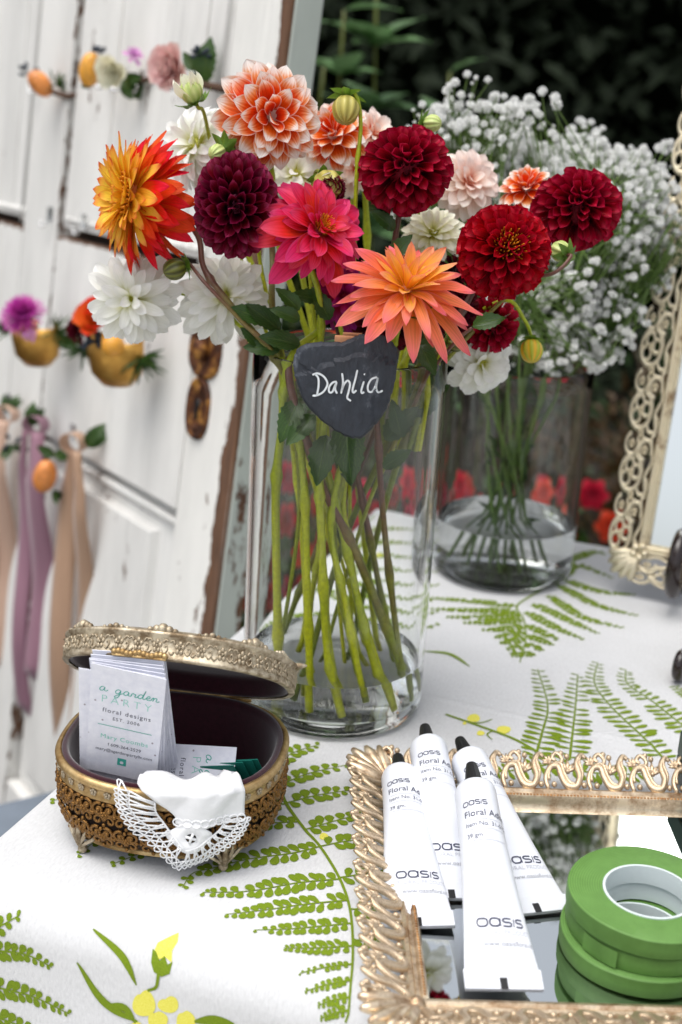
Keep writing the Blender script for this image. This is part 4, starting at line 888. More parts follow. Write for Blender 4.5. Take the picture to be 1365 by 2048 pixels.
def bud(label, px, py, y, ax, Rpx, mat, stem, sep=6, seps=1.2, smat='stem_green', sepdir=0.2):
    """ax points from the stalk to the bud's tip"""
    c = aty(px, py, y); R = Rpx/FPX*depth(c); a = cdir(*ax); base = c-a*R*0.95
    pts = [Vector(p) for p in stem]+[base-a*R*0.5, base]
    t = thing('dahlia_bud', label, 'bud', pts[0], BG); o0 = pts[0]
    stem_obj(t, pts, 0.0030, 0.0022, smat, 1)
    x, yv, z = look(a.orthogonal(), a); x = a.orthogonal().normalized(); yv = a.cross(x)
    mb = MB(); pr = [(math.sin(PI*k/12)**0.85*(1.0-0.12*k/12), -math.cos(PI*k/12)) for k in range(13)]
    v = []; uvs = []; n = 36
    for r_, zz in pr:
        for k in range(n): tt = 2*PI*k/n; q = r_*(1+0.035*math.cos(9*tt)); v.append((q*math.cos(tt), q*math.sin(tt), zz)); uvs.append((k/n, 0))
    f = [(i*n+k, i*n+(k+1) % n, (i+1)*n+(k+1) % n, (i+1)*n+k) for i in range(12) for k in range(n)]; mb.add(v, f, uvs)
    ob('bud', mb.mesh('bud', BM[mat]), t, frame(x*R, yv*R, a*R, c-o0))
    for k in range(sep):
        tt = k*2*PI/sep+0.3; e = x*math.cos(tt)+yv*math.sin(tt); d = (e-a*sepdir+rdir()*0.12).normalized()
        ob('sepal', SEPAL, t, lmat(base-o0, d, -a if sepdir > 0 else a, R*seps))
    return t
bud('round olive bud drooping from a tall hooked stalk', 692, 220, 1.0, (-0.05, -0.95, 0.3), 29, 'olive', ST((705, 1330, 1.02), (700, 1000, 1.01), (705, 740, 1.0))+[VP(712, 390, 1.0), VP(722, 250, 1.005), VP(712, 190, 1.005)], 7, 1.35, sepdir=0.4)
b_ = bud('opening greenish white bud reaching up before the old door', 382, 182, 1.02, (-0.35, 0.75, 0.35), 24, 'pale', ST((740, 1330, 1.03), (650, 1000, 1.02), (560, 740, 1.01))+[VP(470, 480, 1.06), VP(425, 300, 1.05), VP(408, 225, 1.03)], 6, 1.7, sepdir=0.1)
o0 = b_.matrix_world.translation; c = aty(385, 190, 1.02); a = cdir(-0.35, 0.75, 0.35)
for k in range(9):
    tt = k*2.4; e = a.orthogonal().normalized(); e2 = a.cross(e); d = (a+(e*math.cos(tt)+e2*math.sin(tt))*rnd.uniform(0.15, 0.75)).normalized()
    ob('petal', PS['cream'][k % 4], b_, lmat(c-a*0.006-o0, d, -a, 0.024))
bud('green bud behind the highest crimson ball', 866, 246, 1.04, (0.75, -0.1, 0.4), 18, 'pale', ST((787, 900, 1.030), (800, 740, 1.03))+[VP(835, 480, 1.08), VP(840, 270, 1.06)], 6, 1.7, sepdir=0.35)
b_ = bud('half open bud with maroon centre and cream tips above the pink red dahlia', 657, 372, 0.985, (0.25, -0.55, 0.7), 33, 'olive', ST((690, 1330, 0.99), (660, 1000, 1.0), (640, 740, 1.0))+[VP(615, 480, 1.02), VP(630, 350, 1.02)], 5, 1.2, sepdir=0.1)
o0 = b_.matrix_world.translation; c = aty(657, 372, 0.985); a = cdir(0.25, -0.55, 0.7); e = a.orthogonal().normalized(); e2 = a.cross(e)
for k in range(44):
    q = math.sqrt((k+0.5)/44); tt = k*GA; d = (a+(e*math.cos(tt)+e2*math.sin(tt))*q*1.1).normalized(); ob('floret', PS['maroon'][k % 4], b_, lmat(c-o0+d*0.002, d, -a, 0.0125))
for k in range(9):
    tt = k*2*PI/9; d = (a*0.75+(e*math.cos(tt)+e2*math.sin(tt))).normalized(); ob('petal', PS['cream'][k % 4], b_, lmat(c-a*0.003-o0, d, a*-1+d, 0.0155, 1.3))
bud('dark green bud on a thin stalk beneath the flame coloured dahlia', 349, 538, 0.975, (-0.85, -0.35, 0.3), 23, 'dark', ST((560, 1310, 0.985), (600, 1000, 0.98), (560, 740, 0.965))+[VP(480, 640, 0.96), VP(410, 565, 0.965)], 6, 1.2, 'stem_brown', 0.5)
bud('yellow green bud hanging in front of the white blossom', 1064, 702, 1.0, (0.0, -0.95, 0.3), 24, 'yellow', ST((833, 900, 1.007), (860, 770, 1.0))+[VP(920, 660, 1.01), VP(1010, 600, 1.0), VP(1050, 640, 1.0)], 6, 1.2, sepdir=0.2)
bud('small green bud seen from behind beside the open crimson dahlia', 1122, 502, 0.99, (-0.35, 0.35, -0.5), 22, 'pale', ST((840, 900, 1.007), (865, 770, 1.0))+[VP(930, 680, 1.0), VP(1040, 570, 0.985), VP(1110, 545, 0.975)], 7, 1.45, 'stem_brown', 0.1)
bud('little brownish green bud under the coral petals at the vase rim', 912, 688, 0.975, (0.7, -0.4, 0.4), 17, 'dark', ST((838, 900, 0.990), (862, 760, 0.985))+[VP(880, 715, 0.975)], 5, 1.4, sepdir=0.0)
bud('pale green bud half hidden on top of the burgundy ball', 434, 305, 0.985, (-0.3, -0.3, 0.4), 18, 'pale', ST((587, 900, 0.983), (570, 740, 0.98))+[VP(520, 520, 1.03), VP(505, 300, 1.03), VP(470, 268, 1.0)], 7, 2.2, sepdir=0.75)
# ---- bare stems and leafy sprigs standing in the vase
def sprig(label, pts, mat, leaves, r=(0.0044, 0.0036), nodes=3):
    t = thing('leafy_stem', label, 'stem', pts[0], 'loose stems in the tall vase'); stem_obj(t, pts, r[0], r[1], mat, nodes)
    for (px, py, y, d, s) in leaves: ob('leaf', DLEAF[rnd.randrange(3)], t, lmat(aty(px, py, y)-pts[0], cdir(*d), cdir(0, 0.3, 0.9), s*0.78))
    return t
sprig('pale green upright stem standing apart from the bundle in the vase', ST((556, 1400, 0.985), (558, 1300, 0.98), (553, 1000, 0.965), (552, 860, 0.958), (580, 720, 0.965), (640, 660, 0.98)), 'stem_green', [(560, 700, 0.965, (-0.8, 0.1, 0.3), 0.035)], (0.0062, 0.0042))
sprig('thickest purple brown stem, crossing the others diagonally', ST((805, 1375, 0.985), (790, 1300, 0.98), (705, 1090, 0.965), (650, 980, 0.96), (590, 800, 0.955), (572, 715, 0.97)), 'stem_brown', [(600, 640, 0.95, (-0.7, 0.3, 0.4), 0.03)], (0.0060, 0.0045))
sprig('yellow green stem in the middle of the vase, reaching the base', ST((622, 1440, 0.955), (616, 1200, 0.957), (610, 980, 0.957), (590, 800, 0.96), (560, 715, 0.965)), 'stem_green', [(690, 840, 0.955, (0.1, -0.9, 0.3), 0.062), (655, 870, 0.95, (-0.2, -0.9, 0.3), 0.05)], (0.0055, 0.0040))
sprig('stout green stem ending low at the front of the vase', ST((682, 1452, 0.948), (655, 1300, 0.955), (645, 1100, 0.955), (640, 960, 0.955), (650, 820, 0.955)), 'stem_green', [(630, 830, 0.95, (-0.5, -0.5, 0.3), 0.04), (600, 800, 0.955, (-0.4, -0.8, 0.3), 0.045)], (0.0058, 0.0048))
sprig('slim purple stem carrying two oval leaves below the slate heart', ST((826, 1400, 0.98), (797, 1300, 0.98), (768, 1050, 0.975), (755, 860, 0.965), (750, 760, 0.965)), 'stem_brown', [(800, 870, 0.955, (-0.2, 0.9, 0.3), 0.034), (765, 935, 0.955, (0.75, 0.55, 0.3), 0.032), (770, 880, 0.965, (0.7, 0.8, 0.2), 0.045)], (0.0046, 0.0036))
sprig('grey brown stem leaning close behind the slim purple one', ST((790, 1330, 1.0), (735, 1050, 0.995), (705, 900, 0.99)), 'stem_brown', [(690, 860, 0.975, (0.1, -0.9, 0.3), 0.055), (560, 690, 0.97, (-0.9, 0.1, 0.3), 0.03)], (0.0044, 0.0036))
sprig('dark stem leaning against the back of the vase', ST((565, 1270, 1.04), (620, 1130, 1.035), (700, 980, 1.03), (760, 840, 1.02)), 'stem_dark', [(820, 830, 1.0, (0.6, 0.5, 0.3), 0.05)], (0.0044, 0.0036))
sprig('bright green stem slanting to the vase foot, under the diagonal brown one', ST((784, 1440, 0.962), (740, 1300, 0.965), (690, 1080, 0.965), (655, 940, 0.965)), 'stem_green', [(985, 668, 0.955, (0.55, 0.45, 0.4), 0.001)], (0.0056, 0.0046))
sprig('short green stem stopping above the water line', ST((728, 1392, 0.945), (690, 1200, 0.957), (662, 1050, 0.96), (690, 900, 0.96)), 'stem_green', [], (0.0046, 0.0040))
sprig('green stem leaning behind the middle stems', ST((595, 1340, 1.03), (625, 1180, 1.02), (665, 1000, 1.01), (700, 860, 1.0)), 'stem_green', [(540, 645, 0.97, (-0.7, 0.3, 0.3), 0.04), (600, 620, 0.96, (-0.5, 0.5, 0.3), 0.03)], (0.0050, 0.0040))
sprig('leafy shoot with one broad serrated leaf before the small crimson dahlia', ST((640, 1340, 1.0), (740, 1000, 0.99), (850, 770, 0.98))+[VP(905, 690, 0.955), VP(945, 655, 0.95)], 'stem_brown', [(945, 652, 0.95, (0.85, 0.25, 0.35), 0.032), (840, 690, 0.955, (0.3, -0.6, 0.4), 0.035)], (0.0032, 0.002), 1)
sprig('leafy shoot filling the middle of the bouquet with dark leaves', ST((690, 900, 0.983), (690, 740, 0.98))+[VP(660, 600, 0.985)], 'stem_dark', [(600, 690, 0.965, (-0.8, 0.2, 0.4), 0.04), (560, 660, 0.97, (-0.6, 0.5, 0.4), 0.04), (660, 640, 0.97, (-0.4, 0.8, 0.4), 0.035), (790, 460, 0.99, (-0.7, 0.6, 0.4), 0.03), (780, 520, 0.985, (0.5, 0.6, 0.4), 0.032), (640, 600, 0.975, (-0.9, 0.2, 0.4), 0.03), (830, 700, 0.96, (0.6, 0.1, 0.5), 0.03), (520, 690, 0.965, (-0.5, 0.5, 0.4), 0.025)], (0.003, 0.002), 1)

# ---- white blossom cloud (baby's breath) in the second vase
m, nt, b = nm('white_blossom'); nz = noise(nt, 200, 2); r = ramp(nt, [(0.3, srgb(244, 245, 243)), (0.7, srgb(252, 252, 250))], nz.outputs[0]); L(nt, r.outputs[0], b.inputs['Base Color']); b.inputs['Roughness'].default_value = 0.6; translucent(nt, b, r.outputs[0], 0.4); M['gyp_white'] = m; M['gyp_stem'] = stem_mat('thin_green_stem', (70, 100, 34), (96, 122, 54))
def floret_mesh(seed):
    q = random.Random(seed); mb = MB()
    for k in range(22):
        f = (k+0.5)/22; ph = math.acos(1-1.55*f); az = k*GA; d = Vector((math.sin(ph)*math.cos(az), math.sin(ph)*math.sin(az), math.cos(ph)))
        s = d.orthogonal().normalized(); t = d.cross(s); a = q.uniform(0, 6); s, t = s*math.cos(a)+t*math.sin(a), t*math.cos(a)-s*math.sin(a)
        w = 0.34; mb.add([d*0.25, d*0.85+s*w, d*1.02+t*0.10*q.uniform(-1, 1), d*0.85-s*w, d*0.62+t*0.2], [(0, 1, 4), (1, 2, 4), (2, 3, 4), (3, 0, 4)])
    mb.tube([(0, 0, -0.9), (0, 0, -0.5), (0, 0, 0.1)], [0.12, 0.4, 0.5], 6); return mb
gy = thing('blossom_bunch', 'frothy bunch of tiny white blossom filling the shorter vase', 'flowers', VC2+Vector((0, 0, 0.02)))
o0 = gy.matrix_world.translation
FM = [floret_mesh(k) for k in range(4)]; FME = [f.mesh('floret', M['gyp_white']) for f in FM]
cl_ = [((1105, 420, 1.37), (0.150, 0.085, 0.070), 1150), ((965, 265, 1.34), (0.068, 0.05, 0.045), 210), ((1180, 480, 1.37), (0.095, 0.075, 0.090), 800), ((1090, 590, 1.33), (0.115, 0.07, 0.075), 520), ((1215, 375, 1.39), (0.070, 0.06, 0.050), 420), ((1000, 400, 1.38), (0.10, 0.06, 0.06), 380), ((1075, 340, 1.40), (0.10, 0.05, 0.05), 340), ((1160, 520, 1.36), (0.10, 0.07, 0.08), 420), ((1225, 440, 1.40), (0.06, 0.05, 0.08), 200), ((1120, 680, 1.31), (0.07, 0.06, 0.035), 110)]
FP = []
for (c, rr, n) in cl_:
    C0 = aty(*c)
    for i in range(n//5):
        d = rdir(); q = (0.25+0.75*rnd.random())**0.6
        p = C0+Vector((d.x*rr[0]*q, d.y*rr[1]*q, d.z*rr[2]*q)); k = rnd.randrange(2, 10); w = 0.006+0.0018*k
        for j in range(k): e = rdir(); FP.append(p+e*w*rnd.uniform(0.5, 1.0))
for (px, py) in ((995, 188), (1113, 214), (1192, 268), (890, 215), (1080, 230), (1050, 245)): FP.append(aty(px, py, 1.33))
vis = sorted(range(len(FP)), key=lambda i: depth(FP[i]))
big = set(vis[:290]); rest = MB()
fine = MB()
# main stems
GS = []
for k in range(17):
    a = k*GA; q = math.sqrt((k+0.5)/17); b0 = VC2+Vector((math.cos(a+2.4)*0.045*q, math.sin(a+2.4)*0.045*q, 0.016)); m0 = VC2+Vector((math.cos(a)*0.060*q, math.sin(a)*0.060*q, 0.225))
    top = VC2+Vector((math.cos(a)*0.15*q, math.sin(a)*0.10*q+0.02, 0.30+0.14*rnd.random())); GS.append((b0, m0, top))
    stem_obj(gy, [b0, (b0+m0)*0.5+Vector((rnd.uniform(-.006, .006), 0, 0)), m0, top], 0.0030, 0.0018, 'gyp_stem', 2, 6)
for i, p in enumerate(FP):
    d = (p-(VC2+Vector((0, 0, 0.22)))).normalized(); d = (d+rdir()*0.5).normalized()
    s = rnd.uniform(0.0034, 0.0054)*(0.5 if rnd.random() < 0.22 else rnd.uniform(0.85, 1.15))
    x = d.orthogonal().normalized(); mt = frame(x*s, d.cross(x)*s, d*s, p-o0)
    if i in big: ob('floret', FME[i % 4], gy, mt)
    else: rest.merge(FM[i % 4], mt)
    b0, m0, top = min(GS, key=lambda g_: (g_[2]-p).length)
    j = m0.lerp(top, rnd.uniform(0.2, 1.0)); mid = j.lerp(p, 0.6)+rdir()*0.006
    fine.tube([j-o0, mid-o0, p-o0-d*s*0.8], [0.0007, 0.0006, 0.0005], 4, cap=False)
r_ = ob('florets', rest.mesh('florets', M['gyp_white']), gy); r_['kind'] = 'stuff'
f_ = ob('fine_stems', fine.mesh('fine_stems', M['gyp_stem']), gy); f_['kind'] = 'stuff'
lowl = MB()
for i in range(90):
    b0, m0, top = GS[rnd.randrange(17)]; p = b0.lerp(m0, rnd.uniform(0.1, 1.1)); leaf_quads(lowl, p-o0, (rdir()+Vector((0, 0, 0.8))).normalized(), Vector((0, -1, 0.2)), rnd.uniform(0.015, 0.03), 0.004)
l_ = ob('narrow_leaves', lowl.mesh('narrow_leaves', M['leaf_mid']), gy); l_['kind'] = 'stuff'

# ---- slate heart with painted name
m, nt, b = nm('slate'); n1 = noise(nt, 70, 8, 0.7, scale3=(1, 1, 0.5)); r = ramp(nt, [(0.32, srgb(34, 38, 46)), (0.58, srgb(50, 56, 66)), (0.70, srgb(104, 110, 120))], n1.outputs[0]); L(nt, r.outputs[0], b.inputs['Base Color']); b.inputs['Roughness'].default_value = 0.6
n2 = noise(nt, 260, 5, 0.6, scale3=(1, 1, 0.35)); bump(nt, b, n2.outputs[0], 0.9, 0.0022); M['slate'] = m
HO = [(587, 727), (591, 706), (601, 693), (619, 687), (641, 684.5), (670, 685), (686, 684.5), (706, 675.5), (725, 669.7), (748, 668.4), (770, 673.9), (786, 685), (794.5, 699.7), (796, 720), (793, 743), (788, 775), (777, 810), (762, 836), (746, 855), (727, 873), (711, 877), (692, 872), (668, 858), (648, 845), (616, 812), (600, 785), (593, 760), (588, 742)]
HC = aty(692, 772, 0.9215); HX = Vector((1, 0, 0)); HZ = Vector((0, 0.06, 1)).normalized(); HX = (HX - HZ*HX.dot(HZ)).normalized(); HY = HZ.cross(HX)
HMt = frame(HX, HY, HZ, HC)
def hloc(px, py):
    d = ray(px, py); t = (HC-CAM).dot(HY)/d.dot(HY); q = CAM+d*t-HC; return (q.dot(HX), q.dot(HZ))
outl = [hloc(*p) for p in HO]; sm = smooth_path([Vector((x, z, 0)) for x, z in outl+[outl[0]]], 4)[:-1]
outl = [Vector((p.x, p.y))+Vector((rnd.uniform(-1, 1), rnd.uniform(-1, 1)))*0.00045 for p in sm]
def hh(x, z):
    h = 0.0
    fr = 0.0165 + 0.006*math.sin(x*70+1)+0.10*x        # fracture line of the upper flake
    h += 0.0022 if z < fr else 0.0
    h += -0.0012 if (x < -0.022 and z < 0.012-0.9*(x+0.03)) else 0
    h += -0.0014 if (x > 0.020 and z < -0.008-1.1*(x-0.030)) else 0
    h += -0.0010 if (x > 0.006 and z > 0.022+0.5*(0.03-x)) else 0
    return h
hb = MB(); K = len(outl); ss = [1.0, 1.0, 0.965, 0.93, 0.88, 0.82, 0.75, 0.67, 0.58, 0.48, 0.36, 0.24, 0.12]; v = []; f = []
for i, s in enumerate(ss):
    for p in outl:
        x, z = p.x*s, p.y*s
        y = 0.0035 if i == 0 else (-0.0005+rnd.uniform(-.0006, .0006) if i == 1 else -0.0030-hh(x, z)-0.0003*math.sin(x*190+z*160))
        if i == 2: y *= 0.75
        v.append((x, y, z))
v.append((0, -0.0030-hh(0, 0), 0))
for i in range(len(ss)-1):
    for k in range(K): f.append((i*K+k, i*K+(k+1) % K, (i+1)*K+(k+1) % K, (i+1)*K+k))
n_ = (len(ss)-1)*K
for k in range(K): f.append((n_+k, n_+(k+1) % K, len(v)-1))
f.append(tuple(range(K-1, -1, -1))); hb.add(v, f)
hearth = thing('slate_heart', 'dark slate heart tag with a white handwritten word, clipped to the tall vase', 'tag', HMt)
ob('slate_plate', hb.mesh('slate_plate', M['slate'], True, True, 25), hearth)
def strokes(mb, lines, w, place):
    """flat brush strokes; place maps (x, y) to a point and the stroke plane's axes come from differences"""
    for ln in lines:
        if len(ln) == 1: ln = [ln[0], (ln[0][0]+w*0.5, ln[0][1]+w*0.3)]
        pts = smooth_path([Vector((x, y, 0)) for x, y in ln], 6) if len(ln) > 2 else [Vector((ln[0][0], ln[0][1], 0)), Vector((ln[1][0], ln[1][1], 0))]
        out = []
        for i, p in enumerate(pts):
            t = pts[min(i+1, len(pts)-1)]-pts[max(i-1, 0)]; t = t.normalized() if t.length > 1e-9 else Vector((1, 0, 0)); n_ = Vector((-t.y, t.x, 0))
            q = w*(0.5 if 0 < i < len(pts)-1 else 0.34)
            out += [place(p.x+n_.x*q, p.y+n_.y*q), place(p.x-n_.x*q, p.y-n_.y*q)]
        mb.add(out, [(2*i, 2*i+1, 2*i+3, 2*i+2) for i in range(len(pts)-1)])
DW = [[(468, 325), (488, 350), (490, 400), (480, 456)], [(452, 330), (486, 322), (524, 343), (545, 385), (524, 430), (490, 453), (452, 462)],
      [(603, 372), (578, 378), (556, 405), (556, 436), (576, 434), (596, 385)], [(602, 374), (592, 415), (604, 446)], [(635, 320), (641, 380), (629, 446)], [(631, 432), (648, 388), (670, 366), (684, 388), (675, 436), (667, 472), (690, 492)],
      [(730, 300), (716, 360), (700, 420), (706, 440), (724, 425)], [(770, 370), (754, 424), (758, 443), (772, 436)], [(775, 322), (771, 332)], [(851, 344), (816, 358), (795, 395), (797, 430), (820, 434), (842, 396), (856, 348)], [(855, 350), (845, 410), (858, 440), (886, 427)]]
def hplace(x, y):
    lx, lz = hloc(480+x/3.1, 640+y/3.1); return Vector((lx, -0.0030-hh(lx, lz)-0.0009, lz))
dm = MB(); strokes(dm, DW, 12.5, hplace); ob('handwriting', dm.mesh('handwriting', M['white_ink'], False), hearth)
M['peg_wood'] = plain('peg_wood', (196, 142, 104), 0.7, 0.2, 80)
pg = thing('clothes_peg', 'tiny wooden clothes peg gripping the slate heart to the vase rim', 'peg', VC+Vector((0, -VR, VH)))
pc = aty(692, 680, 0.9275)-pg.matrix_world.translation; pc2 = aty(708, 674, 0.938)-pg.matrix_world.translation
ob('front_prong', MB().box(pc.x-0.008, pc.x+0.006, pc.y-0.0018, pc.y+0.0022, pc.z-0.030, pc.z+0.003, 0.0006).mesh('front_prong', M['peg_wood'], False), pg)
ob('back_prong', MB().box(pc2.x-0.008, pc2.x+0.006, pc2.y-0.002, pc2.y+0.002, pc2.z-0.030, pc2.z+0.003, 0.0006).mesh('back_prong', M['peg_wood'], False), pg)
ob('spring', MB().tube([(pc.x-0.009, (pc.y+pc2.y)/2, pc.z-0.016), (pc.x+0.008, (pc.y+pc2.y)/2, pc.z-0.016)], 0.0028, 10).mesh('spring', M['rust']), pg)
# ================================================================ lettering helper
def text_mesh(s, size, align='LEFT', thin=0.0, spacing=1.0, shear=0.0):
    """flat letters as an MB in the xy plane"""
    cu = bpy.data.curves.new('lettering', 'FONT'); cu.body = s; cu.size = size; cu.align_x = align; cu.resolution_u = 3
    cu.offset = thin; cu.space_character = spacing; cu.shear = shear; cu.fill_mode = 'FRONT'
    o = bpy.data.objects.new('lettering', cu); COL.objects.link(o)
    dg = bpy.context.evaluated_depsgraph_get(); me = bpy.data.meshes.new_from_object(o.evaluated_get(dg))
    mb = MB(); mb.add([v.co[:] for v in me.vertices], [tuple(p.vertices) for p in me.polygons])
    bpy.data.objects.remove(o); bpy.data.curves.remove(cu); bpy.data.meshes.remove(me); return mb
def shifted(mb, fn):
    r = MB(); r.add([fn(*p) for p in mb.v], mb.f, mb.uv); return r

# ================================================================ jewel casket
BC = Vector((-0.1075, 0.8115, 0.0)); BROT = math.radians(-7)
BM_ = Matrix.Translation(BC) @ Matrix.Rotation(BROT, 4, 'Z')
EX = 2.45
def oval(a, b, t):
    e = 2.0/EX; c, s = math.cos(t), math.sin(t); return Vector((math.copysign(abs(c)**e, c)*a, math.copysign(abs(s)**e, s)*b, 0))
BA, BB = 0.0775, 0.0705
M['brass_dark'] = gilt('tarnished_brass', (206, 152, 84), (44, 26, 12), 0.24, 160, (0.42, 0.64))
M['brass_rim'] = gilt('antique_gilt_rim', (206, 178, 128), (150, 116, 70), 0.35, 50)
M['brass_pale'] = gilt('pale_antique_gilt', (216, 204, 180), (132, 114, 90), 0.44, 90)
M['brass_core'] = plain('box_core', (40, 24, 14), 0.7, 0.3, 40)
M['velvet'] = plain('plum_velvet', (52, 14, 26), 0.95, 0.25, 300, sheen=0.6, bstr=0.4, bscale=900, bdist=0.0004, spec=0.1)
box = thing('jewel_casket', 'oval openwork brass casket lined with plum velvet, lid propped open', 'casket', BM_)
RZ = 0.064
wall = [(0.90, 0.012), (0.94, 0.015), (0.985, 0.024), (1.0, 0.040), (1.0, 0.055)]
def wallr(z):
    for (r0, z0), (r1, z1) in zip(wall, wall[1:]):
        if z <= z1: return lerp(r0, r1, clamp((z-z0)/(z1-z0)))
    return 1.0
def ovlathe(prof_, n=72):
    v = []; f = []
    for (sa, off, z) in prof_:
        for k in range(n): p = oval(BA*sa+off, BB*sa+off, 2*PI*k/n); v.append((p.x, p.y, z))
    for i in range(len(prof_)-1):
        for k in range(n): f.append((i*n+k, i*n+(k+1) % n, (i+1)*n+(k+1) % n, (i+1)*n+k))
    mb = MB(); mb.add(v, f); return mb
ob('wall', ovlathe([(0.0, 0.0, 0.0118), (0.90, -0.002, 0.0118)]+[(r, -0.0022, z) for r, z in wall[1:]]+[(1.0, -0.0022, 0.058)]).mesh('wall', M['brass_core']), box)
ob('bottom_edge', ovlathe([(0.90, -0.004, 0.0105), (0.90, 0.0, 0.0100), (0.92, 0.001, 0.0118), (0.92, -0.002, 0.0138)]).mesh('bottom_edge', M['brass_rim']), box)
rim = ovlathe([(1.0, -0.0022, 0.0505), (1.0, 0.0008, 0.0500), (1.0, 0.0012, 0.0515), (1.0, 0.0002, 0.0530), (1.0, 0.0004, 0.0580), (1.0, 0.0018, 0.0592), (1.0, 0.0022, 0.0612), (1.0, 0.0010, 0.0635), (1.0, -0.0010, 0.0642), (1.0, -0.0022, 0.0638), (1.0, -0.0022, 0.0590)])
ob('rim', rim.mesh('rim', M['brass_rim']), box)
ob('lining', ovlathe([(1.0, -0.0020, 0.0630), (1.0, -0.0030, 0.0652), (1.0, -0.0050, 0.0655), (1.0, -0.0066, 0.0640), (1.0, -0.0072, 0.0600), (0.95, -0.0072, 0.0300), (0.86, -0.0072, 0.0150), (0.4, -0.0072, 0.0135), (0.0, 0.0, 0.0135)]).mesh('lining', M['velvet']), box)
# openwork scrolls, shared mesh
def spiral(turns, r0, r1, c, flip=1, a0=0.0, n=16):
    return [Vector((c[0]+flip*lerp(r0, r1, k/n)*math.cos(a0+turns*2*PI*k/n), c[1]+lerp(r0, r1, k/n)*math.sin(a0+turns*2*PI*k/n), 0)) for k in range(n+1)]
sc_ = MB()
for fl in (1, -1):
    sc_.tube(spiral(1.25, 0.06, 0.30, (0.24*fl, 0.18), fl, 0.4), [0.07]*17, 6); sc_.tube(spiral(1.1, 0.05, 0.24, (0.26*fl, -0.28), fl, 2.6), [0.065]*17, 6)
    sc_.ball((0.24*fl, 0.18, 0.03), 0.10, 8, 5); sc_.ball((0.47*fl, -0.02, 0.02), 0.09, 8, 5)
for k in range(5): a = 2*PI*k/5; sc_.ball((0.10*math.cos(a), -0.02+0.10*math.sin(a), 0.03), 0.085, 7, 5)
sc_.ball((0, -0.02, 0.08), 0.06, 7, 5); sc_.ball((0, 0.42, 0.03), 0.09, 7, 5); sc_.ball((0, -0.46, 0.03), 0.09, 7, 5)
SCM = sc_.mesh('scroll', M['brass_dark'])
def onwall(t, z, off=0.0):
    r = wallr(z); p = oval(BA*r+off, BB*r+off, t); q = oval(BA*r+off, BB*r+off, t+0.01); tx = (q-p).normalized(); nr = Vector((tx.y, -tx.x, 0))
    dz = 0.004; slope = (wallr(z+dz)-wallr(z-dz))*0.074/(2*dz); up = (nr*slope+Vector((0, 0, 1))).normalized(); nn2 = tx.cross(up)
    return Vector((p.x, p.y, z)), tx, up, nn2
# equal arc spacing
def arcs(n, a, b):
    K = 720; ps = [oval(a, b, 2*PI*k/K) for k in range(K+1)]; cum = [0]
    for k in range(K): cum.append(cum[-1]+(ps[k+1]-ps[k]).length)
    out = []; j = 0
    for i in range(n):
        s = cum[-1]*i/n
        while cum[j+1] < s: j += 1
        out.append(2*PI*j/K)
    return out
for row, (z, n, s) in enumerate(((0.0408, 29, 0.0172), (0.0232, 28, 0.0166))):
    for i, t in enumerate(arcs(n, BA, BB)):
        p, tx, up, nn2 = onwall(t+(0.04 if row % 2 else 0), z, 0.0002); ob('scroll', SCM, box, frame(tx*s, up*s, nn2*s, p))
ros = MB()
for k in range(5): a = 2*PI*k/5+PI/2; ros.ball((0.27*math.cos(a), 0.27*math.sin(a), 0), 0.21, 8, 5, (1, 1, 0.7))
ros.ball((0, 0, 0.12), 0.13, 8, 5); ROSM = ros.mesh('rosette', M['brass_pale'])
for t in arcs(46, BA, BB):
    p, tx, up, nn2 = onwall(t, 0.0555, 0.0006); s = 0.0062; ob('rosette', ROSM, box, frame(tx*s, up*s, nn2*s, p))
# feet: flared leaf brackets ending in a ball
def foot_mesh():
    mb = MB()
    for fl in (1, -1):
        mb.tube(smooth_path([(0.0, 0, 0.004), (0.004*fl, -0.002, 0.009), (0.012*fl, -0.001, 0.016), (0.015*fl, 0.001, 0.022), (0.010*fl, 0.001, 0.027)], 5), 0.0014, 6)
        mb.tube(smooth_path([(0.0, 0, 0.004), (0.003*fl, -0.003, 0.012), (0.006*fl, -0.002, 0.020), (0.003*fl, -0.001, 0.024)], 4), 0.0012, 6)
        mb.tube([(0.002*fl, -0.003, 0.010), (0.007*fl, -0.003, 0.017)], [0.0016, 0.0005], 6)
    mb.tube([(0, 0, 0.003), (0, -0.003, 0.010), (0, -0.003, 0.020), (0, 0.0005, 0.030)], [0.0022, 0.0026, 0.0020, 0.0008], 8)
    mb.ball((0, 0, 0.0032), 0.0034, 12, 8); return mb
FOM = foot_mesh().mesh('foot', M['brass_pale'])
for t in (math.radians(232), math.radians(308), math.radians(52), math.radians(128)):
    p, tx, up, nn2 = onwall(t, 0.011, 0.0025); nr = Vector((tx.y, -tx.x, 0)); ob('foot', FOM, box, frame(tx, -nr, Vector((0, 0, 1)), Vector((p.x, p.y, 0.0))))
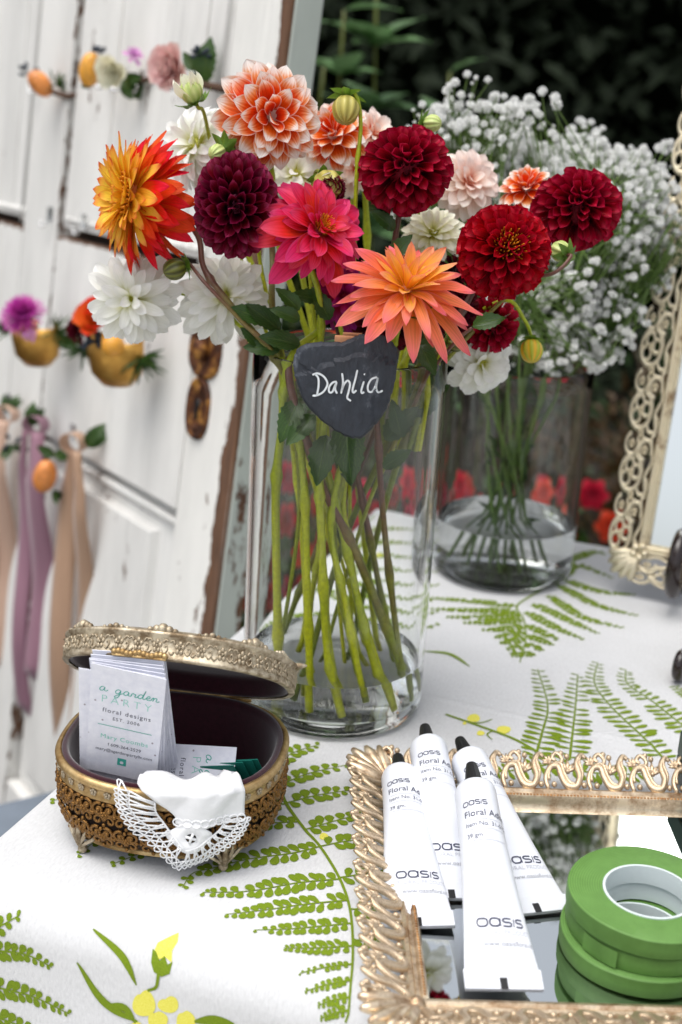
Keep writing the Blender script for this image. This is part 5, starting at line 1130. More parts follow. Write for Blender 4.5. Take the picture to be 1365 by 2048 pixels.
# lid, hinged at the back rim
LA = math.radians(35.5)
LM = Matrix.Translation((0, BB+0.001, RZ-0.0015)) @ Matrix.Rotation(-LA, 4, 'X') @ Matrix.Translation((0, -(BB+0.001), 0))
lid = ob('lid', ovlathe([(1.0, -0.0016, 0.0), (1.0, 0.0020, 0.0), (1.0, 0.0028, 0.0012), (1.0, 0.0020, 0.0024), (1.0, 0.0020, 0.0150), (1.0, 0.0034, 0.0162), (1.0, 0.0036, 0.0178), (1.0, 0.0016, 0.0190), (0.9, 0.0, 0.0215), (0.6, 0.0, 0.0245), (0.0, 0.0, 0.0260)]).mesh('lid', M['brass_pale']), box, LM)
ob('lid_lining', ovlathe([(1.0, -0.0018, 0.0012), (1.0, -0.0030, 0.0008), (1.0, -0.0042, 0.0030), (1.0, -0.0046, 0.0120), (0.9, -0.0050, 0.0150), (0.0, 0.0, 0.0165)]).mesh('lid_lining', M['velvet']), lid)
fw = MB()
for k in range(5):
    a = 2*PI*k/5+PI/2; fw.ball((0.30*math.cos(a), 0.30*math.sin(a), 0), 0.20, 8, 5, (1, 1, 0.45))
fw.ball((0, 0, 0.06), 0.12, 8, 5)
fw.tube(smooth_path([(0.45, -0.2, 0), (0.75, -0.42, 0.02), (1.0, -0.15, 0.02), (0.85, 0.1, 0.02), (0.72, -0.05, 0.02)], 4), 0.06, 5)
fw.tube(smooth_path([(0.5, 0.25, 0), (0.75, 0.45, 0.02), (1.05, 0.35, 0.02)], 4), [0.09]*4+[0.06]*4+[0.03], 5); fw.tube(smooth_path([(-0.45, 0.25, 0), (-0.7, 0.45, 0.02), (-0.95, 0.3, 0.02)], 4), [0.09]*4+[0.06]*4+[0.03], 5)
fw.tube(smooth_path([(-0.45, -0.25, 0), (-0.7, -0.45, 0.02), (-0.95, -0.3, 0.02)], 4), [0.08]*4+[0.06]*4+[0.03], 5)
FWM = fw.mesh('embossed_flower', M['brass_pale'])
for t in arcs(36, BA, BB):
    p = oval(BA+0.002, BB+0.002, t); q = oval(BA+0.002, BB+0.002, t+0.01); tx = (q-p).normalized(); nr = Vector((tx.y, -tx.x, 0)); s = 0.0100
    if nr.y > 0.6: continue
    ob('embossed_flower', FWM, lid, frame(tx*s*0.72, Vector((0, 0, s)), nr*s, Vector((p.x, p.y, 0.0088))))
for k, t in enumerate((200, 225, 250, 270, 290, 315, 340, 20, 90, 160)):
    orn = MB(); p = oval(BA, BB, math.radians(t)); big_ = 1.3 if t in (225, 270, 315) else 0.8
    q = oval(BA, BB, math.radians(t+4)); tx = (q-p).normalized()
    for j in (-2, -1, 0, 1, 2): orn.ball((p.x+tx.x*j*0.0042, p.y+tx.y*j*0.0042, 0.0188+0.0014*big_*(1-abs(j)/3)), 0.0030*big_*(1-abs(j)*0.22), 8, 6)
    ob('lid_ornament', orn.mesh('lid_ornament', M['brass_pale']), lid)
cp = MB(); 
for j in range(-6, 7): cp.ball((j*0.0028-0.012, -BB-0.0030, 0.0022+0.0007*math.cos(j*1.3)), 0.0022, 8, 6)
cp.box(-0.030, 0.006, -BB-0.0036, -BB-0.0018, -0.0006, 0.0012, 0.0003)
ob('clasp', cp.mesh('clasp', M['brass_rim']), lid)
for s_ in (-1, 1): ob('lid_finial', MB().tube([(s_*(BA+0.002), 0, 0.017), (s_*(BA+0.006), 0, 0.0180), (s_*(BA+0.010), 0, 0.0186)], [0.003, 0.0022, 0.0006], 8).mesh('lid_finial', M['brass_pale']), lid)
ob('hinge', MB().tube([(-0.040, BB+0.001, RZ), (0.040, BB+0.001, RZ)], 0.0032, 10).mesh('hinge', M['brass_rim']), box)

# ---- business cards in the casket
m, nt, b = nm('card_paper'); n1 = noise(nt, 160, 3); r = ramp(nt, [(0.3, srgb(226, 228, 240)), (0.7, srgb(240, 241, 250))], n1.outputs[0]); vo = N(nt, 'ShaderNodeTexVoronoi'); vo.inputs['Scale'].default_value = 110; tc = N(nt, 'ShaderNodeTexCoord'); L(nt, tc.outputs['Object'], vo.inputs['Vector'])
rs = ramp(nt, [(0.05, (1,1,1,1)), (0.10, (0,0,0,1))], vo.outputs['Distance']); mx = N(nt, 'ShaderNodeMix', data_type='RGBA'); L(nt, rs.outputs[0], mx.inputs[0]); L(nt, r.outputs[0], mx.inputs[6]); mx.inputs[7].default_value = srgb(150, 140, 150); L(nt, mx.outputs[2], b.inputs['Base Color']); b.inputs['Roughness'].default_value = 0.8; bump(nt, b, n1.outputs[0], 0.3, 0.0006); M['card'] = m
M['card_teal'] = plain('teal_card', (20, 128, 112), 0.7, 0.08, 60)
CW, CH, CT = 0.0492, 0.092, 0.0005
cardm = MB().box(-CW/2, CW/2, -CT/2, CT/2, 0, CH).mesh('card', M['card'], False); cardt = MB().box(-CW/2, CW/2, -CT/2, CT/2, 0, CH).mesh('card', M['card_teal'], False)
def cardM(tl, tr, tilt_y):
    """card frame from its two top corners; tilt_y: how far its foot lies behind its top per length"""
    X = (tr-tl).normalized(); mid = (tl+tr)*0.5; Z = Vector((0, -tilt_y, 1)); Z = (Z-X*Z.dot(X)).normalized(); Y = Z.cross(X)
    return frame(X, Y, Z, mid-Z*CH)
front = aty(184, 1326, 0.757), aty(333, 1359, 0.752)
CMt = cardM(front[0], front[1], 0.22)
CG = 'cards standing in the casket'
card = thing('business_card', 'front white card printed in teal script and small dark lettering', 'card', CMt, CG)
ob('card_sheet', cardm, card)
def cplace(x, y, z=0): return Vector((x, -CT/2-0.00012, y))
def ctext(s, size, x, y, mat, par=card, **kw): 
    mb = shifted(text_mesh(s, size, 'CENTER', **kw), lambda a, b_, c_: (a+x, -CT/2-0.00015, b_+y)); return ob('lettering', mb.mesh('lettering', M[mat], False), par)
# handwritten words, as strokes on a 1-unit em
LET = {'a': ([[(0.55, 0.5), (0.3, 0.55), (0.1, 0.3), (0.2, 0.05), (0.45, 0.15), (0.58, 0.5)], [(0.58, 0.5), (0.55, 0.15), (0.75, 0.08), (0.9, 0.25)]], 0.8),
       'g': ([[(0.55, 0.5), (0.3, 0.55), (0.1, 0.3), (0.2, 0.05), (0.45, 0.15), (0.58, 0.5)], [(0.58, 0.5), (0.5, -0.2), (0.3, -0.5), (0.1, -0.4), (0.3, -0.15), (0.9, 0.25)]], 0.8),
       'r': ([[(0.0, 0.2), (0.15, 0.5), (0.3, 0.42), (0.45, 0.42), (0.4, 0.12), (0.55, 0.08), (0.7, 0.25)]], 0.6),
       'd': ([[(0.55, 0.5), (0.3, 0.55), (0.1, 0.3), (0.2, 0.05), (0.45, 0.15), (0.6, 0.6), (0.72, 1.1)], [(0.72, 1.1), (0.58, 0.4), (0.6, 0.1), (0.75, 0.08), (0.9, 0.25)]], 0.82),
       'e': ([[(0.05, 0.22), (0.35, 0.3), (0.42, 0.48), (0.28, 0.55), (0.12, 0.35), (0.2, 0.08), (0.45, 0.08), (0.65, 0.25)]], 0.58),
       'n': ([[(0.0, 0.25), (0.15, 0.5), (0.2, 0.3), (0.15, 0.05)], [(0.17, 0.25), (0.35, 0.5), (0.5, 0.45), (0.48, 0.15), (0.6, 0.06), (0.8, 0.2)]], 0.75), ' ': ([], 0.75)}
def script(s, em, x, y, mat, par, w=0.09):
    mb = MB(); cx = 0
    tot = sum(LET[c][1] for c in s)*em
    for c in s:
        strokes(mb, [[(x-tot/2+cx+(px+0.12*py)*em, y+py*em) for px, py in ln] for ln in LET[c][0]], w*em, cplace); cx += LET[c][1]*em
    return ob('lettering', mb.mesh('lettering', M[mat], False), par)
def card_print(par):
    script('a garden', 0.0068, 0.001, 0.0712, 'teal_ink', par)
    ctext('PARTY', 0.0088, 0.0, 0.0622, 'mint_ink', par, thin=-0.00018, spacing=1.45)
    ctext('floral designs', 0.0050, 0.0008, 0.0540, 'dark_ink', par, spacing=1.2); ctext('EST. 2006', 0.0038, 0.0008, 0.0482, 'dark_ink', par, spacing=1.2)
    ob('rule', MB().add([(-0.018, -CT/2-0.0002, 0.0425), (0.0185, -CT/2-0.0002, 0.0425), (0.0185, -CT/2-0.0002, 0.0430), (-0.018, -CT/2-0.0002, 0.0430)], [(0, 1, 2, 3)]).mesh('rule', M['teal_ink'], False), par)
    ctext('Mary Coombs', 0.0052, 0.0005, 0.0312, 'mint_ink', par, spacing=1.1); ctext('f 609-364-2529', 0.0037, 0.001, 0.0252, 'dark_ink', par); ctext('mary@agardenpartyllc.com', 0.0035, 0.001, 0.0200, 'dark_ink', par)
    lg = MB(); lg.add([cplace(*p) for p in ((-0.003, 0.010), (0.003, 0.010), (0.003, 0.0162), (-0.003, 0.0162))], [(0, 1, 2, 3)]); ob('printed_mark', lg.mesh('printed_mark', M['teal_ink'], False), par)
    lg = MB(); lg.add([Vector(cplace(0.0013*math.cos(t), 0.0126+0.0013*math.sin(t)))+Vector((0, -0.0001, 0)) for t in [2*PI*k/14 for k in range(14)]], [tuple(range(14))]); ob('printed_mark', lg.mesh('printed_mark', M['card'], False), par)
card_print(card)
for i, (dx, dy, dz, rot, lab) in enumerate(((-0.0045, 0.003, -0.0075, 3, 'white card whose corner peeps past the lettered card'), (0.002, 0.0025, -0.0020, 2, 'white card just behind the lettered card'), (0.0045, 0.005, -0.0015, 4, 'white card fanned out second behind the lettered card'), (0.006, 0.008, -0.001, 6, 'white card fanned out third behind the lettered card'), (0.0075, 0.011, -0.0015, 8, 'white card fanned out fourth behind the lettered card'), (0.009, 0.014, 0.000, 9, 'upright white card near the back of the fanned cards'), (0.0105, 0.017, 0.002, 10, 'last and most upright white card of the fan'))):
    Mt = CMt @ Matrix.Translation((dx, dy, dz)) @ Matrix.Rotation(math.radians(-rot), 4, 'Y')
    c_ = thing('business_card', lab, 'card', Mt, CG); ob('card_sheet', cardm, c_)
# a lettered card lying on its side, then teal backed cards
tl = aty(347, 1488, 0.800); trc = aty(474, 1495, 0.795)
X = (trc-tl).normalized(); Zd = Vector((0, -0.62, -0.78)); Zd = (Zd-X*Zd.dot(X)).normalized()
side = thing('business_card', 'lettered white card lying on its side in front of the velvet', 'card', frame(Zd, Zd.cross(-X)*1.0, -X, trc-Zd*(-CW/2)+Vector((0, 0, 0))), CG)
side.matrix_world = frame(Zd, X.cross(Zd), X, tl+(trc-tl).normalized()*((trc-tl).length-CH)+Zd*CW/2)
ob('card_sheet', cardm, side); card_print(side)
for i, (px, py, dy, lab) in enumerate(((434, 1532, 0.0, 'teal backed card leaning next to the sideways card'), (452, 1526, 0.003, 'teal backed card second in the row beside the lace cloth'), (470, 1522, 0.005, 'teal backed card third in the row beside the lace cloth'), (482, 1520, 0.007, 'last teal backed card at the casket end'))):
    tp = aty(px, py, 0.785+dy); X2 = Vector((0.93, -0.22, 0.22)).normalized(); Z2 = Vector((-0.30, -0.35, 0.90)); Z2 = (Z2-X2*Z2.dot(X2)).normalized()
    t_ = thing('business_card', lab, 'card', frame(X2*0.50, Z2.cross(X2), Z2*0.42, tp-Z2*CH*0.42), 'teal cards in the casket'); ob('card_sheet', cardt, t_)
# loose stack that carries the cards
for k in range(3):
    t_ = thing('business_card', ('white card flat on the casket floor, lowest of its pile', 'white card flat in the casket, middle of its pile', 'white card flat in the casket, topmost of its pile')[k], 'card', BM_ @ Matrix.Translation((-0.035+0.004*k, -0.045, 0.0145+0.0007*k)) @ Matrix.Rotation(math.radians(-90), 4, 'X') @ Matrix.Rotation(math.radians(4*k), 4, 'Y'), CG); ob('card_sheet', cardm, t_)

# ---- lace handkerchief hanging over the casket's rim (surface given by a = along the rim, b = down from the rim)
def lacept(a, b, off=0.0):
    """a metres to the right along the front rim, b metres down the outside (negative: inside over the rim)"""
    t0 = math.radians(290); t = t0 + a/0.083
    if b < 0.0:
        p = oval(BA+0.003, BB+0.003, t); q = oval(BA+0.003, BB+0.003, t+0.01); tx = (q-p).normalized(); nr = Vector((tx.y, -tx.x, 0)); k = -b
        z = 0.0672+0.003*math.sin(min(1, k/0.012)*PI)+0.0025*math.sin(a*190)*min(1, k/0.01) - max(0, k-0.016)*0.35
        return BM_ @ (p-nr*min(k, 0.03)+Vector((0, 0, z+off)))
    z = 0.0672-b; r = 1.0 if z > 0.045 else max(0.90, wallr(max(z, 0.012)))
    out = 0.0042+0.0015*math.sin(a*160+b*60)*min(1, b/0.01)+0.10*max(0, b-0.02)+off
    p = oval(BA*r+out, BB*r+out, t); return BM_ @ Vector((p.x, p.y, max(0.0022+off, z)))
M['cotton'] = plain('white_cotton', (240, 241, 243), 0.85, 0.03, 200, bstr=0.25, bscale=1400, bdist=0.0003)
lace = thing('lace_handkerchief', 'white handkerchief with crochet lace edge hanging over the casket rim', 'handkerchief', BC+Vector((0.02, -0.072, 0.06)))
lo0 = lace.matrix_world.translation
# cloth: inside fold and front flap (a polygon strip between left and right edges)
def lx0(b): return lerp(-0.032, -0.026, clamp(b/0.03)) if b < 0 else lerp(-0.030, -0.0135, clamp(b/0.018))
def lx1(b): return 0.0360
cv = []; cf = []; nb, na_ = 26, 22
for j in range(nb+1):
    bb = -0.022+0.045*j/nb
    xr = 0.036
    for i in range(na_+1):
        s = i/na_; a = lerp(lx0(bb), xr, s); fold = 0.0018*math.sin(s*9+bb*200)*clamp(1-abs(bb)/0.02)
        cv.append(lacept(a, bb+0.0025*math.sin(s*5), 0.0008+abs(fold))-lo0)
for j in range(nb):
    for i in range(na_): k = j*(na_+1)+i; cf.append((k, k+1, k+na_+2, k+na_+1))
co_ = MB().add(cv, cf); oc = ob('cloth', co_.mesh('cloth', M['cotton']), lace)
sol = oc.modifiers.new('thickness', 'SOLIDIFY'); sol.thickness = 0.0006
# lower triangle of solid work with a pierced medallion
tip = (-0.012, 0.056)
Lc = [(-0.041, -0.002), (-0.040, 0.012), (-0.033, 0.026), (-0.024, 0.040), tip]; Rc = [(0.0385, 0.022), (0.030, 0.034), (0.016, 0.043), (0.002, 0.052), tip]
def edge_pts(kn, n): return [Vector((p.x, p.y)) for p in smooth_path([Vector((x, y, 0)) for x, y in kn], n)]
lt = MB()
def cord(pts, r=0.00055, off=0.0014, n=5):
    lt.tube([lacept(p[0], p[1], off)-lo0 for p in pts], r, n)
eL, eR = edge_pts(Lc, 4), edge_pts(Rc, 4)
inn = Vector((-0.002, 0.020))
def inset(pts, f): return [p.lerp(inn, f) for p in pts]
for e in (eL, eR):
    cord(inset(e, 0.0), 0.0006); cord(inset(e, 0.16), 0.0005); cord(inset(e, 0.42), 0.0007)
    for i in range(0, len(e)-1):
        p, q = e[i], e[i+1]; m_ = (p+q)*0.5
        pi_, qi = p.lerp(inn, 0.16), q.lerp(inn, 0.16); pj, qj = p.lerp(inn, 0.42), q.lerp(inn, 0.42)
        cord([p, qi]); cord([q, pi_])
        if i % 2 == 0: cord([pi_, qj], 0.0006); cord([qi, pj], 0.0006)
        else: cord([pi_, pj], 0.0006)
        # picot loops on the outside
        out = (m_-inn).normalized(); d = (q-p); 
        cord([p, p+out*0.0022+d*0.2, m_+out*0.0030, q+out*0.0022-d*0.2, q], 0.0005)
for k in range(9):      # scallops under the cloth hem
    a0 = lerp(-0.012, 0.033, k/8)
    ring = [Vector((a0+0.0030*math.cos(t), 0.0215+0.0026*math.sin(t))) for t in [2*PI*j/10 for j in range(11)]]; cord(ring, 0.0006, 0.0016)
ob('lace_edge', lt.mesh('lace_edge', M['cotton']), lace)
md = MB(); ctr = Vector((-0.004, 0.0315)); K = 28
for r0, r1 in ((0.0034, 0.0112),):
    ring0 = [lacept(ctr.x+r0*math.cos(2*PI*k/K), ctr.y+r0*math.sin(2*PI*k/K), 0.0016)-lo0 for k in range(K)]; ring1 = [lacept(ctr.x+r1*(1+0.18*math.cos(4*2*PI*k/K))*math.cos(2*PI*k/K)*1.15, ctr.y+r1*math.sin(2*PI*k/K), 0.0016)-lo0 for k in range(K)]
    md.add(ring0+ring1, [(k, (k+1) % K, K+(k+1) % K, K+k) for k in range(K)])
for a in (0.3, 0.3+PI/2): d = Vector((math.cos(a), math.sin(a)))*0.0034; md.tube([lacept((ctr+d).x, (ctr+d).y, 0.0016)-lo0, lacept((ctr-d).x, (ctr-d).y, 0.0016)-lo0], 0.0005, 5)
om = ob('medallion', md.mesh('medallion', M['cotton']), lace); sol = om.modifiers.new('thickness', 'SOLIDIFY'); sol.thickness = 0.0006

# ================================================================ gilt filigree frames
M['gilt'] = gilt('rose_gilt', (242, 222, 192), (150, 114, 80), 0.26, 70, (0.34, 0.58)); M['gilt_dark'] = gilt('dark_gilt', (196, 146, 92), (112, 72, 40), 0.32, 45)
M['cream_gilt'] = gilt('worn_cream_gilt', (232, 222, 196), (138, 104, 66), 0.42, 40, (0.30, 0.46))
def acanthus(mb, x, y, s, lean=0.0):
    for k, a in enumerate((-1.0, -0.55, 0.0, 0.55, 1.0)):
        d = Vector((math.sin(a+lean), math.cos(a+lean), 0)); l_ = s*(1.0-0.25*abs(a))
        mb.tube([Vector((x, y, 0.0)), Vector((x, y, s*0.12))+d*l_*0.55, Vector((x, y, s*0.05))+d*l_], [s*0.10, s*0.17, s*0.05], 6)
    mb.ball((x, y, s*0.12), s*0.2, 8, 5)
def tray_unit():
    """one repeat of the tray border, x along (0..1), y across (0 inner .. 1 outer)"""
    mb = MB()
    S = smooth_path([(0.06, 0.10, 0.02), (0.02, 0.35, 0.05), (0.16, 0.60, 0.06), (0.34, 0.62, 0.05), (0.40, 0.40, 0.04), (0.50, 0.18, 0.05), (0.70, 0.16, 0.06), (0.82, 0.40, 0.06), (0.78, 0.70, 0.05), (0.92, 0.92, 0.04), (1.02, 0.86, 0.02)], 4)
    mb.tube(S, [0.05+0.035*math.sin(PI*i/(len(S)-1)) for i in range(len(S))], 7)
    mb.tube([p+Vector((0.07, 0.06, 0.03)) for p in S[2:-6]], 0.035, 6)
    mb.tube(smooth_path([(0.34, 0.62, 0.05), (0.46, 0.80, 0.05), (0.34, 0.95, 0.05), (0.22, 0.84, 0.04), (0.30, 0.76, 0.04)], 4), 0.05, 6)
    acanthus(mb, 0.56, 0.52, 0.30, 0.1); acanthus(mb, 0.16, 0.72, 0.24, -0.6); acanthus(mb, 0.62, 0.12, 0.2, PI)
    for p in ((0.45, 0.95), (0.58, 0.88), (0.9, 0.2), (0.2, 0.2)): mb.ball((p[0], p[1], 0.04), 0.07, 7, 5)
    return mb
TRO = Vector((0.0135, 0.882, 0)); TRR = math.radians(2.4)
TRM = Matrix.Translation(TRO) @ Matrix.Rotation(TRR, 4, 'Z')     # origin: outer back left corner; x right, y back
TWD, TDP, BWD, ZI, ZO = 0.46, 0.305, 0.033, 0.0105, 0.0270
tray = thing('mirror_tray', 'gilt filigree tray with a mirror floor', 'tray', TRM)
UM = tray_unit(); UME = UM.mesh('scroll', M['gilt']); 
def border(p0, p1, inward, n, me, par, zo, zi, bw, name='scroll', mz=None):
    """tile a border from p0 to p1 along its outer edge; inward is the unit vector to the mirror"""
    d = (p1-p0); l_ = d.length/n; t = d.normalized()
    y = (-inward*bw+Vector((0, 0, zo-zi))); nrm = t.cross(y).normalized()
    if nrm.z < 0: nrm = -nrm
    for i in range(n):
        base = p0+d*(i/n)+inward*bw; base.z = zi
        ob(name, me, par, frame(t*l_, y, nrm*l_, base))
cs = 0.020
V3 = lambda x, y, z=0: Vector((x, y, z))
border(V3(cs, 0), V3(TWD-cs, 0), V3(0, -1), 13, UME, tray, ZO, ZI, BWD)
border(V3(0, -TDP+cs), V3(0, -cs), V3(1, 0), 9, UME, tray, ZO, ZI, BWD)
border(V3(TWD-cs, -TDP), V3(cs, -TDP), V3(0, 1), 13, UME, tray, ZO, ZI, BWD)
border(V3(TWD, -cs), V3(TWD, -TDP+cs), V3(-1, 0), 9, UME, tray, ZO, ZI, BWD)
cn = MB()
for k, a in enumerate((-0.55, -0.28, 0, 0.28, 0.55)):
    d = Vector((math.sin(a), math.cos(a), 0)); l_ = 0.040*(1-0.25*abs(a))
    cn.tube(smooth_path([Vector((0, 0, 0.012)), d*l_*0.5+Vector((0, 0, 0.020)), d*l_+Vector((0, 0, 0.0265))], 4), [0.0030, 0.0040, 0.0048, 0.0052, 0.0052, 0.0050, 0.0046, 0.0036, 0.0018], 7)
for a in (-0.7, 0.7): cn.tube(smooth_path([Vector((0, 0, 0.014)), Vector((math.sin(a)*0.018, math.cos(a)*0.018, 0.020)), Vector((math.sin(a)*0.030, math.cos(a)*0.030, 0.024)), Vector((math.sin(a*1.4)*0.026, math.cos(a*1.4)*0.026, 0.022))], 5), 0.0018, 6)
cn.ball((0, 0, 0.014), 0.006, 10, 6); CNM = cn.mesh('corner_leaf', M['gilt'])
for x, y, ang in ((BWD, -BWD, 45), (TWD-BWD, -BWD, -45), (BWD, -TDP+BWD, 135), (TWD-BWD, -TDP+BWD, -135)):
    ob('corner_leaf', CNM, tray, Matrix.Translation((x, y, 0)) @ Matrix.Rotation(math.radians(ang), 4, 'Z'))
def rails(par, x0, x1, y0, y1, prof_, mat, name='rail'):
    """four mitred moulding rails round a rectangle; prof_ = (inset from outer, z)"""
    for i in range(4):
        v = []; f = []
        cr = [((x0, y1), (x1, y1)), ((x1, y1), (x1, y0)), ((x1, y0), (x0, y0)), ((x0, y0), (x0, y1))][i]
        inx = [((1, -1), (-1, -1)), ((-1, -1), (-1, 1)), ((-1, 1), (1, 1)), ((1, 1), (1, -1))][i]
        for (q, sg) in zip(cr, inx):
            for (d, z) in prof_: v.append((q[0]+sg[0]*d, q[1]+sg[1]*d, z))
        n = len(prof_)
        for k in range(n-1): f.append((k, k+1, n+k+1, n+k))
        ob(name, MB().add(v, f).mesh(name, mat, True, False, 35), par)
rails(tray, BWD-0.004, TWD-BWD+0.004, -TDP+BWD-0.004, -BWD+0.004, [(0.0, 0.0015), (0.0, 0.0105), (0.0015, 0.0135), (0.004, 0.0140), (0.0055, 0.0120), (0.0075, 0.0118), (0.009, 0.0135), (0.0115, 0.0130), (0.0130, 0.0095), (0.0132, 0.0052)], M['gilt'])
bd = MB(); nbd = 150
for k in range(nbd): bd.ball((lerp(BWD+0.011, TWD-BWD-0.011, k/(nbd-1)), -BWD-0.0062, 0.0126), 0.0013, 5, 4)
for k in range(85): bd.ball((BWD+0.0062, lerp(-TDP+BWD+0.011, -BWD-0.011, k/84), 0.0126), 0.0013, 5, 4)
ob('beading', bd.mesh('beading', M['gilt_dark']), tray)['kind'] = 'stuff'
ob('mirror_floor', MB().add([(BWD+0.004, -TDP+BWD+0.004, 0.0058), (TWD-BWD-0.004, -TDP+BWD+0.004, 0.0058), (TWD-BWD-0.004, -BWD-0.004, 0.0058), (BWD+0.004, -BWD-0.004, 0.0058)], [(0, 1, 2, 3)]).mesh('mirror_floor', M['mirror'], False), tray)
ob('base_plate', MB().box(0.028, TWD-0.028, -TDP+0.028, -0.028, 0.001, 0.0050).mesh('base_plate', M['gilt_dark'], False), tray)

# ---- standing mirror
MA = Vector((0.2775, 1.2940, 0.012)); my, ml = math.radians(22), math.radians(13)
MX = Vector((math.cos(my), -math.sin(my), 0)); MB_ = Vector((math.sin(my), math.cos(my), 0)); MZ = (MB_*math.sin(ml)+Vector((0, 0, 1))*math.cos(ml)); MN = MX.cross(MZ)   # MN faces the viewer
MW, MH, MBW = 0.36, 0.58, 0.037
smir = thing('standing_mirror', 'upright mirror in a worn cream openwork frame behind the tray', 'mirror', frame(MX, MZ, MN, MA))
def mir_unit():
    mb = MB()
    def ring(cx, cy, r, w=0.045, a0=0.0, a1=2*PI, n=18, z=0.03):
        mb.tube([Vector((cx+r*math.cos(lerp(a0, a1, k/n)), cy+r*math.sin(lerp(a0, a1, k/n)), z)) for k in range(n+1)], w, 6)
    ring(0.34, 0.60, 0.29, 0.05); ring(0.24, 0.72, 0.12, 0.04); ring(0.46, 0.66, 0.11, 0.04); ring(0.36, 0.46, 0.11, 0.04); ring(0.80, 0.70, 0.17, 0.045, 0.3, 5.4); ring(0.72, 0.30, 0.16, 0.045, -2, 3.2); ring(0.14, 0.24, 0.14, 0.04, 1, 6)
    for p in ((0.34, 0.60), (0.80, 0.70), (0.72, 0.32), (0.98, 0.5)):
        for k in range(5): a = 2*PI*k/5; mb.ball((p[0]+0.05*math.cos(a), p[1]+0.05*math.sin(a), 0.05), 0.042, 6, 4)
    mb.tube(smooth_path([(0.0, 0.1, 0.02), (0.3, 0.2, 0.04), (0.55, 0.08, 0.03), (0.9, 0.18, 0.03), (1.0, 0.1, 0.02)], 5), 0.045, 6)
    mb.tube(smooth_path([(0.62, 0.5, 0.03), (0.70, 0.55, 0.05), (0.92, 0.36, 0.03)], 5), 0.05, 6); return mb
MUM = mir_unit().mesh('scroll', M['cream_gilt'])
def mborder(p0, p1, inward, n):
    d = p1-p0; l_ = d.length/n; t = d.normalized(); y = -inward*MBW; nrm = t.cross(y.normalized())
    if nrm.z < 0: nrm = -nrm
    for i in range(n): ob('scroll', MUM, smir, frame(t*l_, y, nrm*l_*0.9, p0+d*(i/n)+inward*MBW+Vector((0, 0, 0.006))))
mborder(V3(0, 0.03), V3(0, MH-0.03), V3(1, 0), 8); mborder(V3(MW-0.03, 0), V3(0.03, 0), V3(0, 1), 5); mborder(V3(MW, MH-0.03), V3(MW, 0.03), V3(-1, 0), 8); mborder(V3(0.03, MH), V3(MW-0.03, MH), V3(0, -1), 5)
cn2 = MB()
for a in (-0.6, -0.3, 0, 0.3, 0.6):
    d = Vector((math.sin(a), math.cos(a), 0)); l_ = 0.036*(1-0.2*abs(a)); cn2.tube([Vector((0, 0, 0.008)), d*l_*0.5+Vector((0, 0, 0.011)), d*l_*0.85+Vector((0, 0, 0.008)), d*l_+Vector((0, 0, 0.004))], [0.0024, 0.0046, 0.0050, 0.0020], 8)
for k in range(5): a = 2*PI*k/5; cn2.ball((0.006*math.cos(a), 0.006*math.sin(a), 0.011), 0.0042, 8, 5)
CN2 = cn2.mesh('corner_leaf', M['cream_gilt'])
for x, y, ang in ((MBW, MBW, 135), (MW-MBW, MBW, -135), (MBW, MH-MBW, 45), (MW-MBW, MH-MBW, -45)): ob('corner_leaf', CN2, smir, Matrix.Translation((x, y, 0)) @ Matrix.Rotation(math.radians(ang), 4, 'Z'))
rails(smir, MBW-0.002, MW-MBW+0.002, MBW-0.002, MH-MBW+0.002, [(0.0, 0.0), (0.0, 0.008), (0.0015, 0.0105), (0.0035, 0.0105), (0.0045, 0.0085), (0.0065, 0.0085), (0.0075, 0.0100), (0.0090, 0.0090), (0.0098, 0.004)], M['cream_gilt'])
bd = MB()
for k in range(200): bd.ball((MBW+0.0082, lerp(MBW+0.009, MH-MBW-0.009, k/199), 0.0092), 0.0013, 5, 4)
for k in range(110): bd.ball((lerp(MBW+0.009, MW-MBW-0.009, k/109), MBW+0.0082, 0.0092), 0.0013, 5, 4)
ob('beading', bd.mesh('beading', M['cream_gilt']), smir)['kind'] = 'stuff'
ob('mirror_glass', MB().add([(MBW+0.004, MBW+0.004, 0.0045), (MW-MBW-0.004, MBW+0.004, 0.0045), (MW-MBW-0.004, MH-MBW-0.004, 0.0045), (MBW+0.004, MH-MBW-0.004, 0.0045)], [(0, 1, 2, 3)]).mesh('mirror_glass', M['mirror'], False), smir)
ob('back_plate', MB().box(MBW-0.004, MW-MBW+0.004, MBW-0.004, MH-MBW+0.004, -0.004, 0.0035).mesh('back_plate', M['table_wood'], False), smir)
